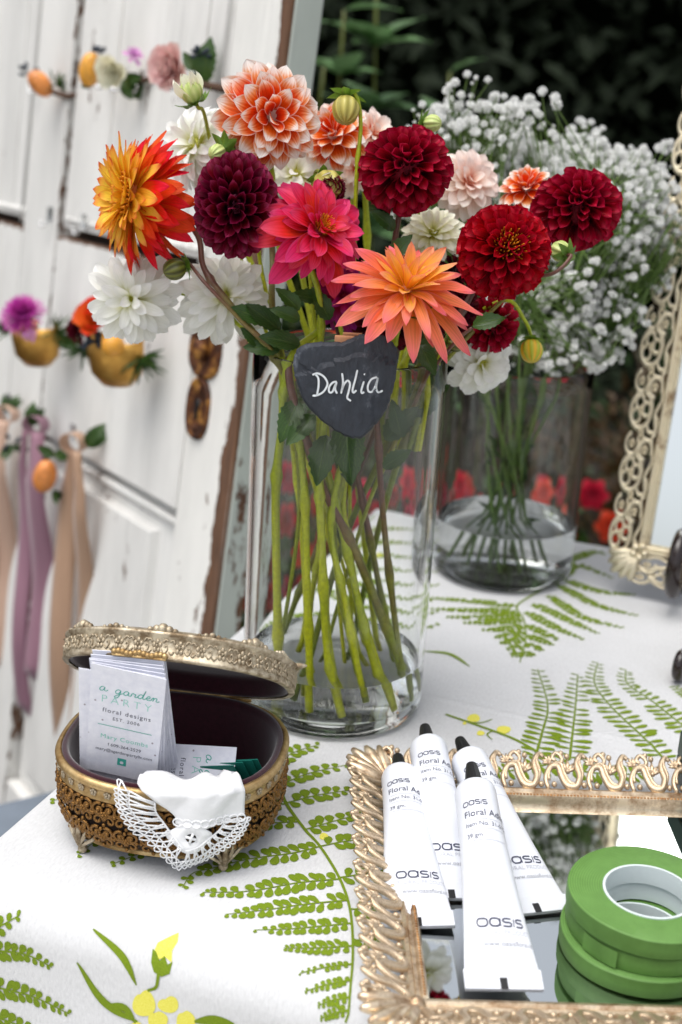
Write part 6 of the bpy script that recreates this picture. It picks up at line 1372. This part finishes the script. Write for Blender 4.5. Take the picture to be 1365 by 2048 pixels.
# dark wooden easel that carries the mirror
M['ebony'] = plain('dark_polished_wood', (34, 20, 18), 0.22, 0.3, 30, coat=0.3)
mm = smir.matrix_world
def mpt(x, y, z): return mm @ Vector((x, y, z))
eas = thing('easel_stand', 'dark scrolled wooden easel holding the cream framed mirror', 'easel', Vector((MA.x+0.12, MA.y, 0)))
eo = eas.matrix_world.translation
for xx in (0.080, 0.270):
    knob = atz(1358, 1362, 0.0) if xx < 0.2 else atz(1362, 1362, 0.0)+MX*0.190
    top = mpt(xx, 0.02, 0.012)
    p = [mpt(xx, 0.30, -0.012), mpt(xx, 0.10, -0.016), mpt(xx, -0.004, -0.010)]
    fwd = Vector((-MB_.x, -MB_.y, 0))
    leg = smooth_path([mpt(xx, 0.34, -0.014), mpt(xx, 0.12, -0.014), mpt(xx, 0.03, -0.012), mpt(xx, 0.002, -0.002)], 5)
    ob('upright', MB().tube([q-eo for q in leg], 0.008, 10).mesh('upright', M['ebony']), eas)
    c0_ = mpt(xx, 0.035, 0.030)
    curl = [c0_+MB_*(0.026*math.cos(t))*-1+Vector((0, 0, 0.030*math.sin(t))) for t in [lerp(-2.6, 2.2, k/16) for k in range(17)]]
    ob('curl', MB().tube([q-eo for q in curl], [0.0085-0.002*abs(k-8)/8 for k in range(17)], 10).mesh('curl', M['ebony']), eas)
    ft = knob+Vector((0, 0, 0.0155)); s0 = mpt(xx+0.055, 0.002, 0.0); s0.z = 0.010
    arm = smooth_path([s0, s0.lerp(ft, 0.5)+Vector((0, 0, 0.004)), ft+(s0-ft).normalized()*0.012+Vector((0, 0, -0.004))], 6)
    ob('foot_arm', MB().tube([q-eo for q in arm], 0.0060, 10).mesh('foot_arm', M['ebony']), eas)
    rg = [ft+(s0-ft).normalized()*(0.010*math.cos(t))+Vector((0, 0, 0.010*math.sin(t))) for t in [2*PI*k/20 for k in range(20)]]
    ob('foot_curl', MB().tube([q-eo for q in rg], 0.0056, 10, True).mesh('foot_curl', M['ebony']), eas)
bp = mpt(0.19, 0.30, -0.016); ob('back_leg', MB().tube([bp-eo, Vector((bp.x+0.06, bp.y+0.10, 0.008))-eo], 0.007, 10).mesh('back_leg', M['ebony']), eas)
ob('crossbar', MB().tube([mpt(0.10, 0.30, -0.016)-eo, mpt(0.28, 0.30, -0.016)-eo], 0.007, 10).mesh('crossbar', M['ebony']), eas)

M['text_grey'] = plain('text_grey', (98, 100, 116), 0.7, 0.05)
# ================================================================ tubes of glue on the tray
m, nt, b = nm('white_tube'); b.inputs['Base Color'].default_value = srgb(226, 229, 236); b.inputs['Roughness'].default_value = 0.36; bump(nt, b, noise(nt, 90, 3).outputs[0], 0.12, 0.001); M['tube_white'] = m
TB_L, TB_R = 0.128, 0.0140
def tsec(v):
    """half width and half height of the tube body, v from shoulder (0) to crimp (1)"""
    s = clamp((v-0.05)/0.95); s = s**1.5
    return lerp(TB_R, 0.0222, s), lerp(TB_R, 0.0012, s**0.95)
def tpoint(x, y, roll=0.0, off=0.0003):
    """x metres across the printed side, y metres from the shoulder; the tube runs along -y, printed side +z"""
    v = clamp(y/TB_L, 0, 1.05); a, b_ = tsec(min(1, v)); th = x/a+roll
    n_ = Vector((math.sin(th)*b_, 0, math.cos(th)*a)); n_ = n_.normalized() if n_.length else Vector((0, 0, 1))
    return Vector((a*math.sin(th), -y, b_*math.cos(th)))+n_*off
def rrect(x0, y0, w, h, r=0.35, n=4):
    out = []
    for cx, cy, a0 in ((x0+w-r*h, y0+h-r*h, 0), (x0+r*h, y0+h-r*h, 90), (x0+r*h, y0+r*h, 180), (x0+w-r*h, y0+r*h, 270)):
        for k in range(n+1): a = math.radians(a0+90*k/n); out.append((cx+r*h*math.cos(a), cy+r*h*math.sin(a)))
    return out
def logo(w):
    """wide rounded capital letters o a s i s as strokes; returns lines and width, height 1"""
    L_ = []; x = 0
    def O(x0, W): p = rrect(x0, 0, W, 1, 0.5); return p+[p[0]]
    L_.append(O(0, 1.7)); x = 2.05
    p = rrect(x, 0, 1.5, 1, 0.5); L_.append(p+[p[0]]); L_.append([(x+1.55, 1.0), (x+1.55, 0.0)]); x += 1.95
    def S(x0): return [(x0+1.3, 0.98), (x0+0.3, 0.98), (x0, 0.76), (x0+0.3, 0.53), (x0+1.05, 0.50), (x0+1.35, 0.26), (x0+1.05, 0.02), (x0, 0.02)]
    L_.append(S(x)); x += 1.75; L_.append([(x, 1.0), (x, 0.0)]); x += 0.4; L_.append(S(x)); x += 1.4
    return [[(a*w/x, b_) for a, b_ in l] for l in L_], w
def glue_tube(label, cap_px, cap_z, end_px, end_z, roll, troll=0.0, length=1.0):
    tip = atz(cap_px[0], cap_px[1], cap_z); end = atz(end_px[0], end_px[1], end_z)
    Y = (tip-end).normalized(); X = Y.cross(Vector((0, 0, 1))).normalized(); Z = X.cross(Y)
    if roll: Xr = X*math.cos(roll)+Z*math.sin(roll); Z = X.cross(Y)*math.cos(roll)-X*math.sin(roll); X = Xr
    tot = (tip-end).length; k = tot/(TB_L+0.012+0.026)     # body + crimp + cap
    O_ = tip-Y*0.026*k
    t = thing('glue_tube', label, 'tube', frame(X*1.0, Y*k, Z*1.0, O_), 'glue tubes on the mirror tray')
    mb = MB(); n = 36; v = []; f = []
    rings = [(0.006, 0.0045, 0.0045), (0.0055, 0.0100, 0.0100), (0.003, TB_R-0.0008, TB_R-0.0008), (0.0, TB_R, TB_R)]
    for j in range(1, 21): a, b_ = tsec(j/20); rings.append((-TB_L*j/20, a, b_))
    for y, a, b_ in rings:
        for q in range(n): th = 2*PI*q/n; v.append((a*math.sin(th), y, b_*math.cos(th)))
    for j in range(len(rings)-1):
        for q in range(n): f.append((j*n+q, (j+1)*n+q, (j+1)*n+(q+1) % n, j*n+(q+1) % n))
    f.append(tuple(range(n))); mb.add(v, f); ob('body', mb.mesh('body', M['tube_white'], True, True, 50), t)
    ob('crimp', MB().box(-0.0230, 0.0230, -TB_L-0.0120, -TB_L+0.0005, -0.0014, 0.0016, 0.0006).mesh('crimp', M['tube_white'], False), t)
    ob('crimp_mark', MB().box(-0.0022, 0.0022, -TB_L-0.0121, -TB_L-0.0050, 0.00155, 0.00175).mesh('crimp_mark', M['black_plastic'], False), t)
    cp_ = MB(); prof_ = [(0.0, 0.026), (0.0026, 0.0258), (0.0036, 0.0250), (0.0042, 0.0225), (0.0060, 0.0095), (0.0078, 0.0090), (0.0082, 0.0060), (0.0078, 0.0050), (0.0, 0.0050)]
    n = 40; v = []; f = []
    for r_, y in prof_:
        for q in range(n): th = 2*PI*q/n; rr = r_*(1+(0.035 if (q % 2 and 0.003 < r_ < 0.0079) else 0)); v.append((rr*math.cos(th), y, rr*math.sin(th)))
    for j in range(len(prof_)-1):
        for q in range(n): f.append((j*n+q, (j+1)*n+q, (j+1)*n+(q+1) % n, j*n+(q+1) % n))
    cp_.add(v, f); ob('cap', cp_.mesh('cap', M['black_plastic'], True, True, 30), t)
    pl = lambda x, y: tpoint(x, y, troll)
    def word(s, size, x, y, mat, **kw):
        mb = shifted(text_mesh(s, size, 'LEFT', **kw), lambda a, b_, c_: tpoint(a+x, y-b_, troll)); ob('lettering', mb.mesh('lettering', M[mat], False), t)
    def mark(w, h, x, y, mat, sw):
        ls, _w = logo(w); mb = MB(); strokes(mb, [[(x+a, b_*h) for a, b_ in l] for l in ls], sw, lambda a, b_: tpoint(a, y-b_, troll)); ob('lettering', mb.mesh('lettering', M[mat], False), t)
    mark(0.0165, 0.0032, -0.0134, 0.0190, 'dark_ink', 0.0006)
    word('Floral Adhesive', 0.0066, -0.0136, 0.0275, 'dark_ink'); word('Item No. 31-01532', 0.0044, -0.0134, 0.0348, 'text_grey'); word('39 gm.', 0.0044, -0.0134, 0.0430, 'text_grey')
    for y in (0.0300, 0.0368, 0.0450):
        mb = MB(); v = []
        for k_ in range(15): v += [tpoint(lerp(-0.0115, 0.0135, k_/14), y, troll), tpoint(lerp(-0.0115, 0.0135, k_/14), y+0.0003, troll)]
        mb.add(v, [(2*i, 2*i+1, 2*i+3, 2*i+2) for i in range(14)]); ob('rule', mb.mesh('rule', M['pale_ink'], False), t)
    mark(0.0310, 0.0048, -0.0135, 0.1020, 'dark_ink', 0.0010); word('FLORAL PRODUCTS', 0.0042, -0.0135, 0.1070, 'pale_ink', spacing=1.02); word('www.oasisfloral.com', 0.0046, -0.0105, 0.1140, 'grey_ink')
    return t
glue_tube('white glue tube leaning on the left gilt rail of the tray', (796, 1512), 0.034, (838, 1856), 0.0090, 0.05, 0.10)
glue_tube('white glue tube reaching farthest over the back border of the tray', (850, 1452), 0.046, (905, 1800), 0.0085, 0.0, 0.15)
glue_tube('white glue tube lying slanted under the topmost tube', (919, 1478), 0.040, (1078, 1828), 0.0085, 0.0, 0.05)
glue_tube('topmost white glue tube lying across the others', (943, 1528), 0.064, (1010, 1982), 0.0150, 0.0, 0.05)

# ---- rolls of green stem tape
m, nt, b = nm('green_tape'); tc = N(nt, 'ShaderNodeTexCoord'); ln_ = N(nt, 'ShaderNodeVectorMath', operation='LENGTH'); mp = N(nt, 'ShaderNodeMapping'); mp.inputs['Scale'].default_value = (1, 1, 0); L(nt, tc.outputs['Object'], mp.inputs[0]); L(nt, mp.outputs[0], ln_.inputs[0])
w_ = N(nt, 'ShaderNodeMath', operation='MULTIPLY'); L(nt, ln_.outputs['Value'], w_.inputs[0]); w_.inputs[1].default_value = 4200; sn = N(nt, 'ShaderNodeMath', operation='SINE'); L(nt, w_.outputs[0], sn.inputs[0])
nz = noise(nt, 120, 4); ad = N(nt, 'ShaderNodeMath', operation='MULTIPLY_ADD'); L(nt, sn.outputs[0], ad.inputs[0]); ad.inputs[1].default_value = 0.16; nq = N(nt, 'ShaderNodeMath', operation='MULTIPLY_ADD'); L(nt, nz.outputs[0], nq.inputs[0]); nq.inputs[1].default_value = 0.45; nq.inputs[2].default_value = 0.27; L(nt, nq.outputs[0], ad.inputs[2])
r = ramp(nt, [(0.3, srgb(84, 124, 54)), (0.65, srgb(102, 146, 70))], ad.outputs[0]); L(nt, r.outputs[0], b.inputs['Base Color']); b.inputs['Roughness'].default_value = 0.6; bump(nt, b, ad.outputs[0], 0.4, 0.0008); M['tape'] = m
M['core'] = plain('white_core', (212, 222, 222), 0.5, 0.04, 30)
TC = atz(1298, 1783, 0.0460); R0, R1, HT = 0.0262, 0.0490, 0.0128
for i, (dx, dy, tx, lab) in enumerate(((-0.002, -0.002, 0.0, 'bottom roll of green stem tape on the mirror tray'), (0.001, 0.002, 0.0, 'middle roll of green stem tape in the stack'), (0.0, 0.0, 0.0, 'top roll of green stem tape with its white core showing'))):
    z0 = 0.0064+i*(HT+0.0006)
    t = thing('tape_roll', lab, 'tape', Matrix.Translation((TC.x+dx, TC.y+dy, z0)) @ Matrix.Rotation(i*1.3, 4, 'Z'), 'stacked rolls of green tape')
    n = 96; v = []; f = []
    pr = [(R0+0.0016, 0.0002), (R1-0.001, 0.0), (R1, 0.0008), (R1+0.0003, HT*0.5), (R1, HT-0.0008), (R1-0.001, HT), (R1*0.7, HT-0.0003), (R0+0.0016, HT-0.0002)]
    for r_, z in pr:
        for k in range(n):
            a = 2*PI*k/n; q = r_*(1+0.0035*math.sin(2*a+i)+0.0015*math.sin(7*a)+(0.004*(k/n) if r_ > 0.04 else 0)); v.append((q*math.cos(a), q*math.sin(a), z+0.0004*math.sin(3*a+i*2)*(r_/R1)))
    for j in range(len(pr)-1):
        for k in range(n): f.append((j*n+k, j*n+(k+1) % n, (j+1)*n+(k+1) % n, (j+1)*n+k))
    ob('tape', MB().add(v, f).mesh('tape', M['tape'], True, False, 40), t)
    ob('core', MB().lathe([(R0+0.0016, 0.0004), (R0, 0.0004), (R0-0.0002, HT*0.5), (R0, HT+0.0004), (R0+0.0016, HT+0.0004), (R0+0.0016, 0.0004)], 64).mesh('core', M['core'], True, True, 40), t)
    if i == 1: ob('loose_end', MB().add([Vector((math.cos(a)*(R1+0.0008+0.0015*(k/6)), math.sin(a)*(R1+0.0008+0.0015*(k/6)), z)) for k, a in enumerate([lerp(-2.6, -2.1, q/6)-1.3 for q in range(7)]) for z in (0.0006, HT-0.0006)], [(2*k, 2*k+1, 2*k+3, 2*k+2) for k in range(6)]).mesh('loose_end', M['tape']), t)
# ---- two dark green boxes at the tray's right
M['dark_green'] = plain('dark_green_card', (14, 48, 40), 0.4, 0.1, 30); M['label_paper'] = plain('label_paper', (216, 220, 206), 0.6, 0.05)
for i, (px, py, z, lab) in enumerate(((1384, 1650, 0.0062, 'lower small dark green carton on the mirror tray'), (1378, 1590, 0.0262, 'upper small dark green carton on the mirror tray'))):
    p = atz(px, 1668, 0.0062); t = thing('carton', lab, 'box', Matrix.Translation((p.x+0.016, p.y+0.040, z)) @ Matrix.Rotation(math.radians(4-3*i), 4, 'Z'), 'dark green cartons')
    ob('carton_body', MB().box(-0.008, 0.062, -0.042, 0.042, 0.0, 0.0195, 0.0012).mesh('carton_body', M['dark_green'], False), t)
    ob('label', MB().box(0.0, 0.055, -0.0424, -0.0421, 0.004, 0.016).mesh('label', M['label_paper'], False), t)

# ================================================================ buttonholes, cuffs and ribbons on the door
def dpt(x, z, y=-0.012): return DM @ Vector((x, y, z))
dn = Vector((-0.36, -0.92, 0.10)).normalized()
def at_door(px, py, off): x, z = door_xy(px, py, off); return dpt(x, z, -off)
M['kumquat'] = plain('kumquat_skin', (232, 164, 60), 0.35, 0.25, 60, bstr=0.2, bscale=900); M['blush_kumquat'] = plain('blushing_kumquat_skin', (228, 140, 70), 0.35, 0.4, 50, bstr=0.2, bscale=900)
M['berry'] = plain('blue_black_berry', (22, 40, 56), 0.35, 0.3, 80); M['gold_band'] = gilt('brushed_gold_band', (214, 166, 84), (176, 128, 60), 0.25, 25)
M['twine'] = plain('brown_twine', (84, 62, 48), 0.9, 0.3, 200)
PM['rosep'] = petal_mat('pink_rose_petal', [(0.0, (214, 150, 146)), (0.5, (236, 190, 184)), (1.0, (244, 214, 208))]); PM['rosec'] = petal_mat('cream_rose_petal', [(0.0, (222, 214, 150)), (0.5, (240, 236, 206)), (1.0, (246, 244, 226))]); PM['rano'] = petal_mat('orange_rose_petal', [(0.0, (240, 160, 40)), (0.5, (240, 116, 32)), (1.0, (224, 70, 24))]); PM['pomm'] = petal_mat('magenta_pom_petal', [(0.0, (140, 20, 110)), (1.0, (216, 80, 190))]); PM['lilac'] = petal_mat('lilac_petal', [(0.0, (196, 120, 190)), (1.0, (234, 180, 226))])
def petals_rose(mat, k0): return [petal(mat, roundtip(0.95*q, 0.6, 0.5, 2.2), prof((0, 1.6), (0.7, 1.5), (1.0, 1.0)), lambda t: 0.75-0.2*t if t < 0.75 else 0.6-2.6*(t-0.75), 6, 8, k0+i, 0.02) for i, q in enumerate((1.0, 0.9, 1.1))]
for k_, m_ in (('rosep', 500), ('rosec', 510), ('rano', 520)): PS[k_] = petals_rose(PM[k_], m_)
PS['pomm'] = petals_thin(PM['pomm'], 530, 0.16, 0.4, 1.0); PS['lilac'] = petals_soft(PM['lilac'], 540)
def bloomp(root, c, ax, R, kind, n, phi=(5, 95), ln=(0.7, 1.0), r0=0.1):
    """a flower head added to a buttonhole as parts"""
    o0 = root.matrix_world.translation; ax = ax.normalized(); e1 = ax.orthogonal().normalized(); e2 = ax.cross(e1)
    for i in range(n):
        f = (i+.5)/n; ph = math.radians(lerp(phi[0], phi[1], f**0.8)); az = i*GA; e = e1*math.cos(az)+e2*math.sin(az); d = ax*math.cos(ph)+e*math.sin(ph); up = ax*math.sin(ph)-e*math.cos(ph); l_ = R*lerp(ln[0], ln[1], f)
        ob('petal', PS[kind][i % len(PS[kind])], root, frame(d.cross(up)*l_, d*l_, up*l_, c+d*R*r0-o0))
def fruit(root, c, ax, r, l_, mat, name='fruit'):
    o0 = root.matrix_world.translation; ax = ax.normalized(); x = ax.orthogonal().normalized(); mb = MB(); mb.lathe([(math.sin(PI*k/10)**0.9*r, -math.cos(PI*k/10)*l_) for k in range(11)], 18); ob(name, mb.mesh(name, M[mat]), root, frame(x, ax.cross(x), ax, c-o0))
def berries(root, c, n, spread, s=0.0032):
    o0 = root.matrix_world.translation
    for k in range(n):
        d = (rdir()+dn*0.5+Vector((0, 0, 0.6))).normalized(); p = c+d*spread*rnd.uniform(.6, 1); mb = MB(); mb.ball((0, 0, 0), s, 8, 6, (1, 1, 1.5)); x = d.orthogonal().normalized()
        ob('berry', mb.mesh('berry', M['berry']), root, frame(x, d.cross(x), d, p-o0)); ob('berry_stalk', MB().tube([c-o0, p-o0], 0.0006, 5).mesh('berry_stalk', M['berry']), root)
def greens(root, c, n, s, mesh=None, spread=1.0, up=None):
    o0 = root.matrix_world.translation
    for k in range(n):
        d = (rdir()*spread+(up or dn*0.2)).normalized(); ob('leaf', mesh or DLEAF[k % 3], root, lmat(c-o0, d, dn, s*rnd.uniform(.7, 1.1)))
UPV = Vector((0, 0, 1)); RTV = Vector((0.92, -0.38, 0.0)).normalized()
rosemary = leaf_mesh('leaf', M['leaf_mid'], 0, 0.1, 0.12, 0.1, 6)
b1 = thing('buttonhole', 'buttonhole of one orange kumquat wrapped in small dark greens', 'buttonhole', at_door(88, 168, 0.022), 'buttonholes hung on the door'); c = b1.matrix_world.translation
fruit(b1, c+dn*0.010, (UPV*0.8-RTV*0.7+dn*0.3), 0.016, 0.023, 'blush_kumquat'); greens(b1, c+RTV*0.022, 22, 0.026, rosemary, 0.8, RTV*0.5+UPV*0.2); berries(b1, c-RTV*0.03+UPV*0.012, 7, 0.018)
ob('twine', MB().tube([RTV*0.012-UPV*0.010, RTV*0.045-UPV*0.016+dn*0.004, RTV*0.075-UPV*0.010], [0.004, 0.005, 0.003], 7).mesh('twine', M['twine']), b1)
b2 = thing('buttonhole', 'buttonhole of a cream rose with a yellow kumquat, lilac bloom and dark berries', 'buttonhole', at_door(226, 142, 0.026), 'buttonholes hung on the door'); c = b2.matrix_world.translation
bloomp(b2, c+RTV*0.014+dn*0.012, dn*0.8-UPV*0.2, 0.034, 'rosec', 24); fruit(b2, c-RTV*0.040+dn*0.004, UPV*0.9+RTV*0.2, 0.018, 0.027, 'kumquat'); bloomp(b2, c+RTV*0.038+UPV*0.024, UPV*0.5+RTV*0.3+dn*0.3, 0.018, 'lilac', 16); berries(b2, c-RTV*0.022+UPV*0.024, 9, 0.016); greens(b2, c+RTV*0.02-UPV*0.012, 8, 0.045, None, 0.6, RTV*0.8-UPV*0.4); greens(b2, c-RTV*0.03-UPV*0.014, 3, 0.035, None, 0.4, -RTV-UPV*0.2)
ob('twine', MB().tube([RTV*0.05-UPV*0.012, RTV*0.085-UPV*0.004+dn*0.004, RTV*0.125+UPV*0.004], [0.004, 0.005, 0.003], 7).mesh('twine', M['twine']), b2)
b3 = thing('buttonhole', 'buttonhole of a pink rose backed by one broad glossy leaf', 'buttonhole', at_door(362, 138, 0.028), 'buttonholes hung on the door'); c = b3.matrix_world.translation
bloomp(b3, c+dn*0.010, dn*0.9-RTV*0.2, 0.040, 'rosep', 28)
ob('leaf', DLEAF[0], b3, lmat(RTV*0.035-UPV*0.020-dn*0.004, UPV*0.95+RTV*0.02, dn, 0.066)); ob('leaf', DLEAF[1], b3, lmat(RTV*0.02+UPV*0.0-dn*0.006, UPV*0.8-RTV*0.8, dn, 0.034)); berries(b3, c+RTV*0.028+UPV*0.018, 8, 0.014)
ob('twine', MB().tube([RTV*0.03-UPV*0.018, RTV*0.07-UPV*0.022, RTV*0.09-UPV*0.018], [0.005, 0.006, 0.003], 7).mesh('twine', M['twine']), b3)
def cuff(root, c, r, h, tilt=0.0):
    o0 = root.matrix_world.translation; mb = MB(); v = []; n = 40
    for k in range(n+1):
        a = lerp(math.radians(-70), math.radians(250), k/n)
        for z, q in ((h*0.5, 1.0), (0.1*h, 1.0), (-h*0.35, 0.9), (-h*0.62, 0.55)): v.append(Vector((r*q*math.cos(a), -r*0.75*q*math.sin(a)*1.0, z)))
    f = [(k*4+j, k*4+j+1, k*4+j+5, k*4+j+4) for k in range(n) for j in range(3)]; mb.add(v, f)
    o = ob('cuff_band', mb.mesh('cuff_band', M['gold_band']), root, frame(RTV, UPV*0.12-dn*0.99, (UPV*0.99+dn*0.12), c-o0)); s = o.modifiers.new('thickness', 'SOLIDIFY'); s.thickness = 0.0012; return o
RTV0 = RTV
cf1 = thing('gold_cuff', 'gold wrist cuff topped with a magenta pompom bloom', 'cuff', at_door(72, 668, 0.050), 'gold cuffs hung on the door'); c = cf1.matrix_world.translation
cuff(cf1, c-UPV*0.014, 0.044, 0.062); bloomp(cf1, c-RTV*0.010+UPV*0.030+dn*0.02, UPV*0.75+dn*0.6, 0.040, 'pomm', 120, (3, 98), (0.85, 1.0)); 
for k in range(14): bloomp(cf1, c+RTV*rnd.uniform(.005, .03)+UPV*rnd.uniform(-.005, .015)+dn*0.045, dn+rdir()*0.4, 0.006, 'lilac', 5)
greens(cf1, c+RTV*0.045+UPV*0.012, 30, 0.035, rosemary, 0.9, RTV*0.5+dn*0.2); greens(cf1, c-RTV*0.055, 16, 0.035, rosemary, 0.8, -RTV*0.7); greens(cf1, c+RTV*0.048-UPV*0.0, 4, 0.04, None, 0.5, RTV*0.6-UPV*0.3)
cf2 = thing('gold_cuff', 'gold wrist cuff topped with an orange rose, kumquat and dark berries', 'cuff', at_door(232, 706, 0.050), 'gold cuffs hung on the door'); c = cf2.matrix_world.translation
cuff(cf2, c-UPV*0.008, 0.044, 0.062); bloomp(cf2, c-RTV*0.012+UPV*0.044+dn*0.02, UPV*0.6+dn*0.7, 0.042, 'rano', 28); bloomp(cf2, c-RTV*0.052+UPV*0.030+dn*0.02, dn*0.8-RTV*0.4, 0.022, 'maroon', 30, (4, 110)); fruit(cf2, c+RTV*0.020+UPV*0.018+dn*0.040, dn*0.8+RTV*0.3, 0.017, 0.020, 'kumquat'); berries(cf2, c-RTV*0.014+UPV*0.016+dn*0.036, 14, 0.020, 0.004)
greens(cf2, c+RTV*0.045, 40, 0.042, rosemary, 0.8, RTV*0.3-UPV*0.7+dn*0.2); greens(cf2, c-RTV*0.055, 24, 0.036, rosemary, 0.8, -RTV*0.7-UPV*0.3)
def ribbon(label, px, py, tails, mat, grp='ribbons hung on the door', extra=None):
    c = at_door(px, py, 0.030); t = thing('hanging_ribbon', label, 'ribbon', c, grp)
    for (ex, elen, w, ph, cut, offy) in tails:
        n = 40; v = []; uvs = []; f = []
        for k in range(n+1):
            s = k/n; z = -elen*s+0.016*math.exp(-s*30)*0
            x = ex*(0.5+0.5*min(1, s*8)) + 0.003*math.sin(s*4+ph); y = offy*min(1, s*5)+0.010*math.sin(s*7+ph*2); tw = 0.7*math.sin(s*6+ph)*math.exp(-s*5)+0.10*math.sin(s*4+ph); ww = w*(0.7+0.3*min(1, s*6))
            for i, q in enumerate((-0.5, -0.17, 0.17, 0.5)):
                X_ = RTV*math.cos(tw)+dn*math.sin(tw); zz = z-(cut*abs(q)*2*0.04 if k == n else 0)
                if k == n: zz = z-(0.018*(0.5+q) if cut == 1 else 0.020*(abs(q)*2) if cut == 2 else 0.02*(1-abs(q)*2))
                p = RTV*x+dn*(y+0.01*math.sin(PI*(q+0.5))*math.exp(-s*4))+X_*ww*q; v.append(p+Vector((0, 0, zz))); uvs.append((q+0.5, s))
        for k in range(n):
            for i in range(3): a = k*4+i; f.append((a, a+1, a+5, a+4))
        o = ob('tail', MB().add(v, f, uvs).mesh('tail', M[mat]), t); sd_ = o.modifiers.new('thickness', 'SOLIDIFY'); sd_.thickness = 0.0004
    lp = [RTV*(0.016*math.sin(a))+UPV*(0.014*(1-math.cos(a)))-UPV*0.006 for a in [2*PI*k/20 for k in range(21)]]
    v = []
    for p in lp: v += [p+dn*0.012, p-dn*0.012]
    o = ob('loop', MB().add(v, [(2*k, 2*k+1, 2*k+3, 2*k+2) for k in range(20)]).mesh('loop', M[mat]), t)
    if extra: extra(t, c)
    return t
def silk(name, col):
    m, nt, b = nm(name); n1 = noise(nt, 30, 3, scale3=(1, 1, 0.1)); c = srgb(*col); r = ramp(nt, [(0.3, tuple(x*0.88 for x in c[:3])+(1,)), (0.7, tuple(min(1, x*1.08) for x in c[:3])+(1,))], n1.outputs[0]); L(nt, r.outputs[0], b.inputs['Base Color']); b.inputs['Roughness'].default_value = 0.42; b.inputs['Sheen Weight'].default_value = 0.3; translucent(nt, b, r.outputs[0], 0.2); M[name] = m
silk('blush_silk', (214, 180, 158)); silk('mauve_silk', (168, 124, 142)); silk('tan_silk', (190, 154, 126))
def ex1(t, c): greens(t, c+RTV*0.0+UPV*0.012, 5, 0.030, None, 0.5, UPV*0.6)
def ex2(t, c): greens(t, c+UPV*0.006-RTV*0.01, 7, 0.036, None, 0.5, UPV*0.8); berries(t, c-RTV*0.045-UPV*0.03, 6, 0.015); greens(t, c-RTV*0.04-UPV*0.03, 6, 0.03, None, 0.7, -RTV*0.3-UPV*0.4)
def ex3(t, c):
    greens(t, c+UPV*0.006+RTV*0.02, 3, 0.040, None, 0.3, UPV*0.6+RTV*0.6); greens(t, c-RTV*0.030-UPV*0.015, 6, 0.028, None, 0.6, -RTV*0.2-UPV*0.2); fruit(t, c-RTV*0.040-UPV*0.045+dn*0.012, UPV*0.9+RTV*0.25, 0.016, 0.024, 'blush_kumquat'); greens(t, c-RTV*0.030-UPV*0.065, 5, 0.022, None, 0.5, -UPV*0.6)
ribbon('pale blush ribbon hung farthest from the rusty lock plates', 14, 838, ((-0.010, 0.40, 0.050, 0.3, 1, 0.012), (-0.045, 0.36, 0.046, 2.0, 2, 0.004)), 'blush_silk', extra=ex1)
ribbon('mauve ribbon with a short front tail and a longer back tail', 72, 860, ((0.010, 0.375, 0.042, 0.2, 3, 0.016), (-0.028, 0.45, 0.026, 1.2, 1, 0.004)), 'mauve_silk', extra=ex2)
ribbon('tan ribbon bound with a kumquat and leaves, tails passing behind the casket', 148, 896, ((0.018, 0.44, 0.030, 0.5, 1, 0.014), (-0.018, 0.56, 0.034, 1.9, 2, 0.004)), 'tan_silk', extra=ex3)

# the flowers on the door are small: bring each to its real size about its own hook
for o_, k_ in ((b1, 0.9), (b2, 0.80), (b3, 0.84), (cf1, 0.80), (cf2, 0.82)): o_.scale = (k_, k_, k_)
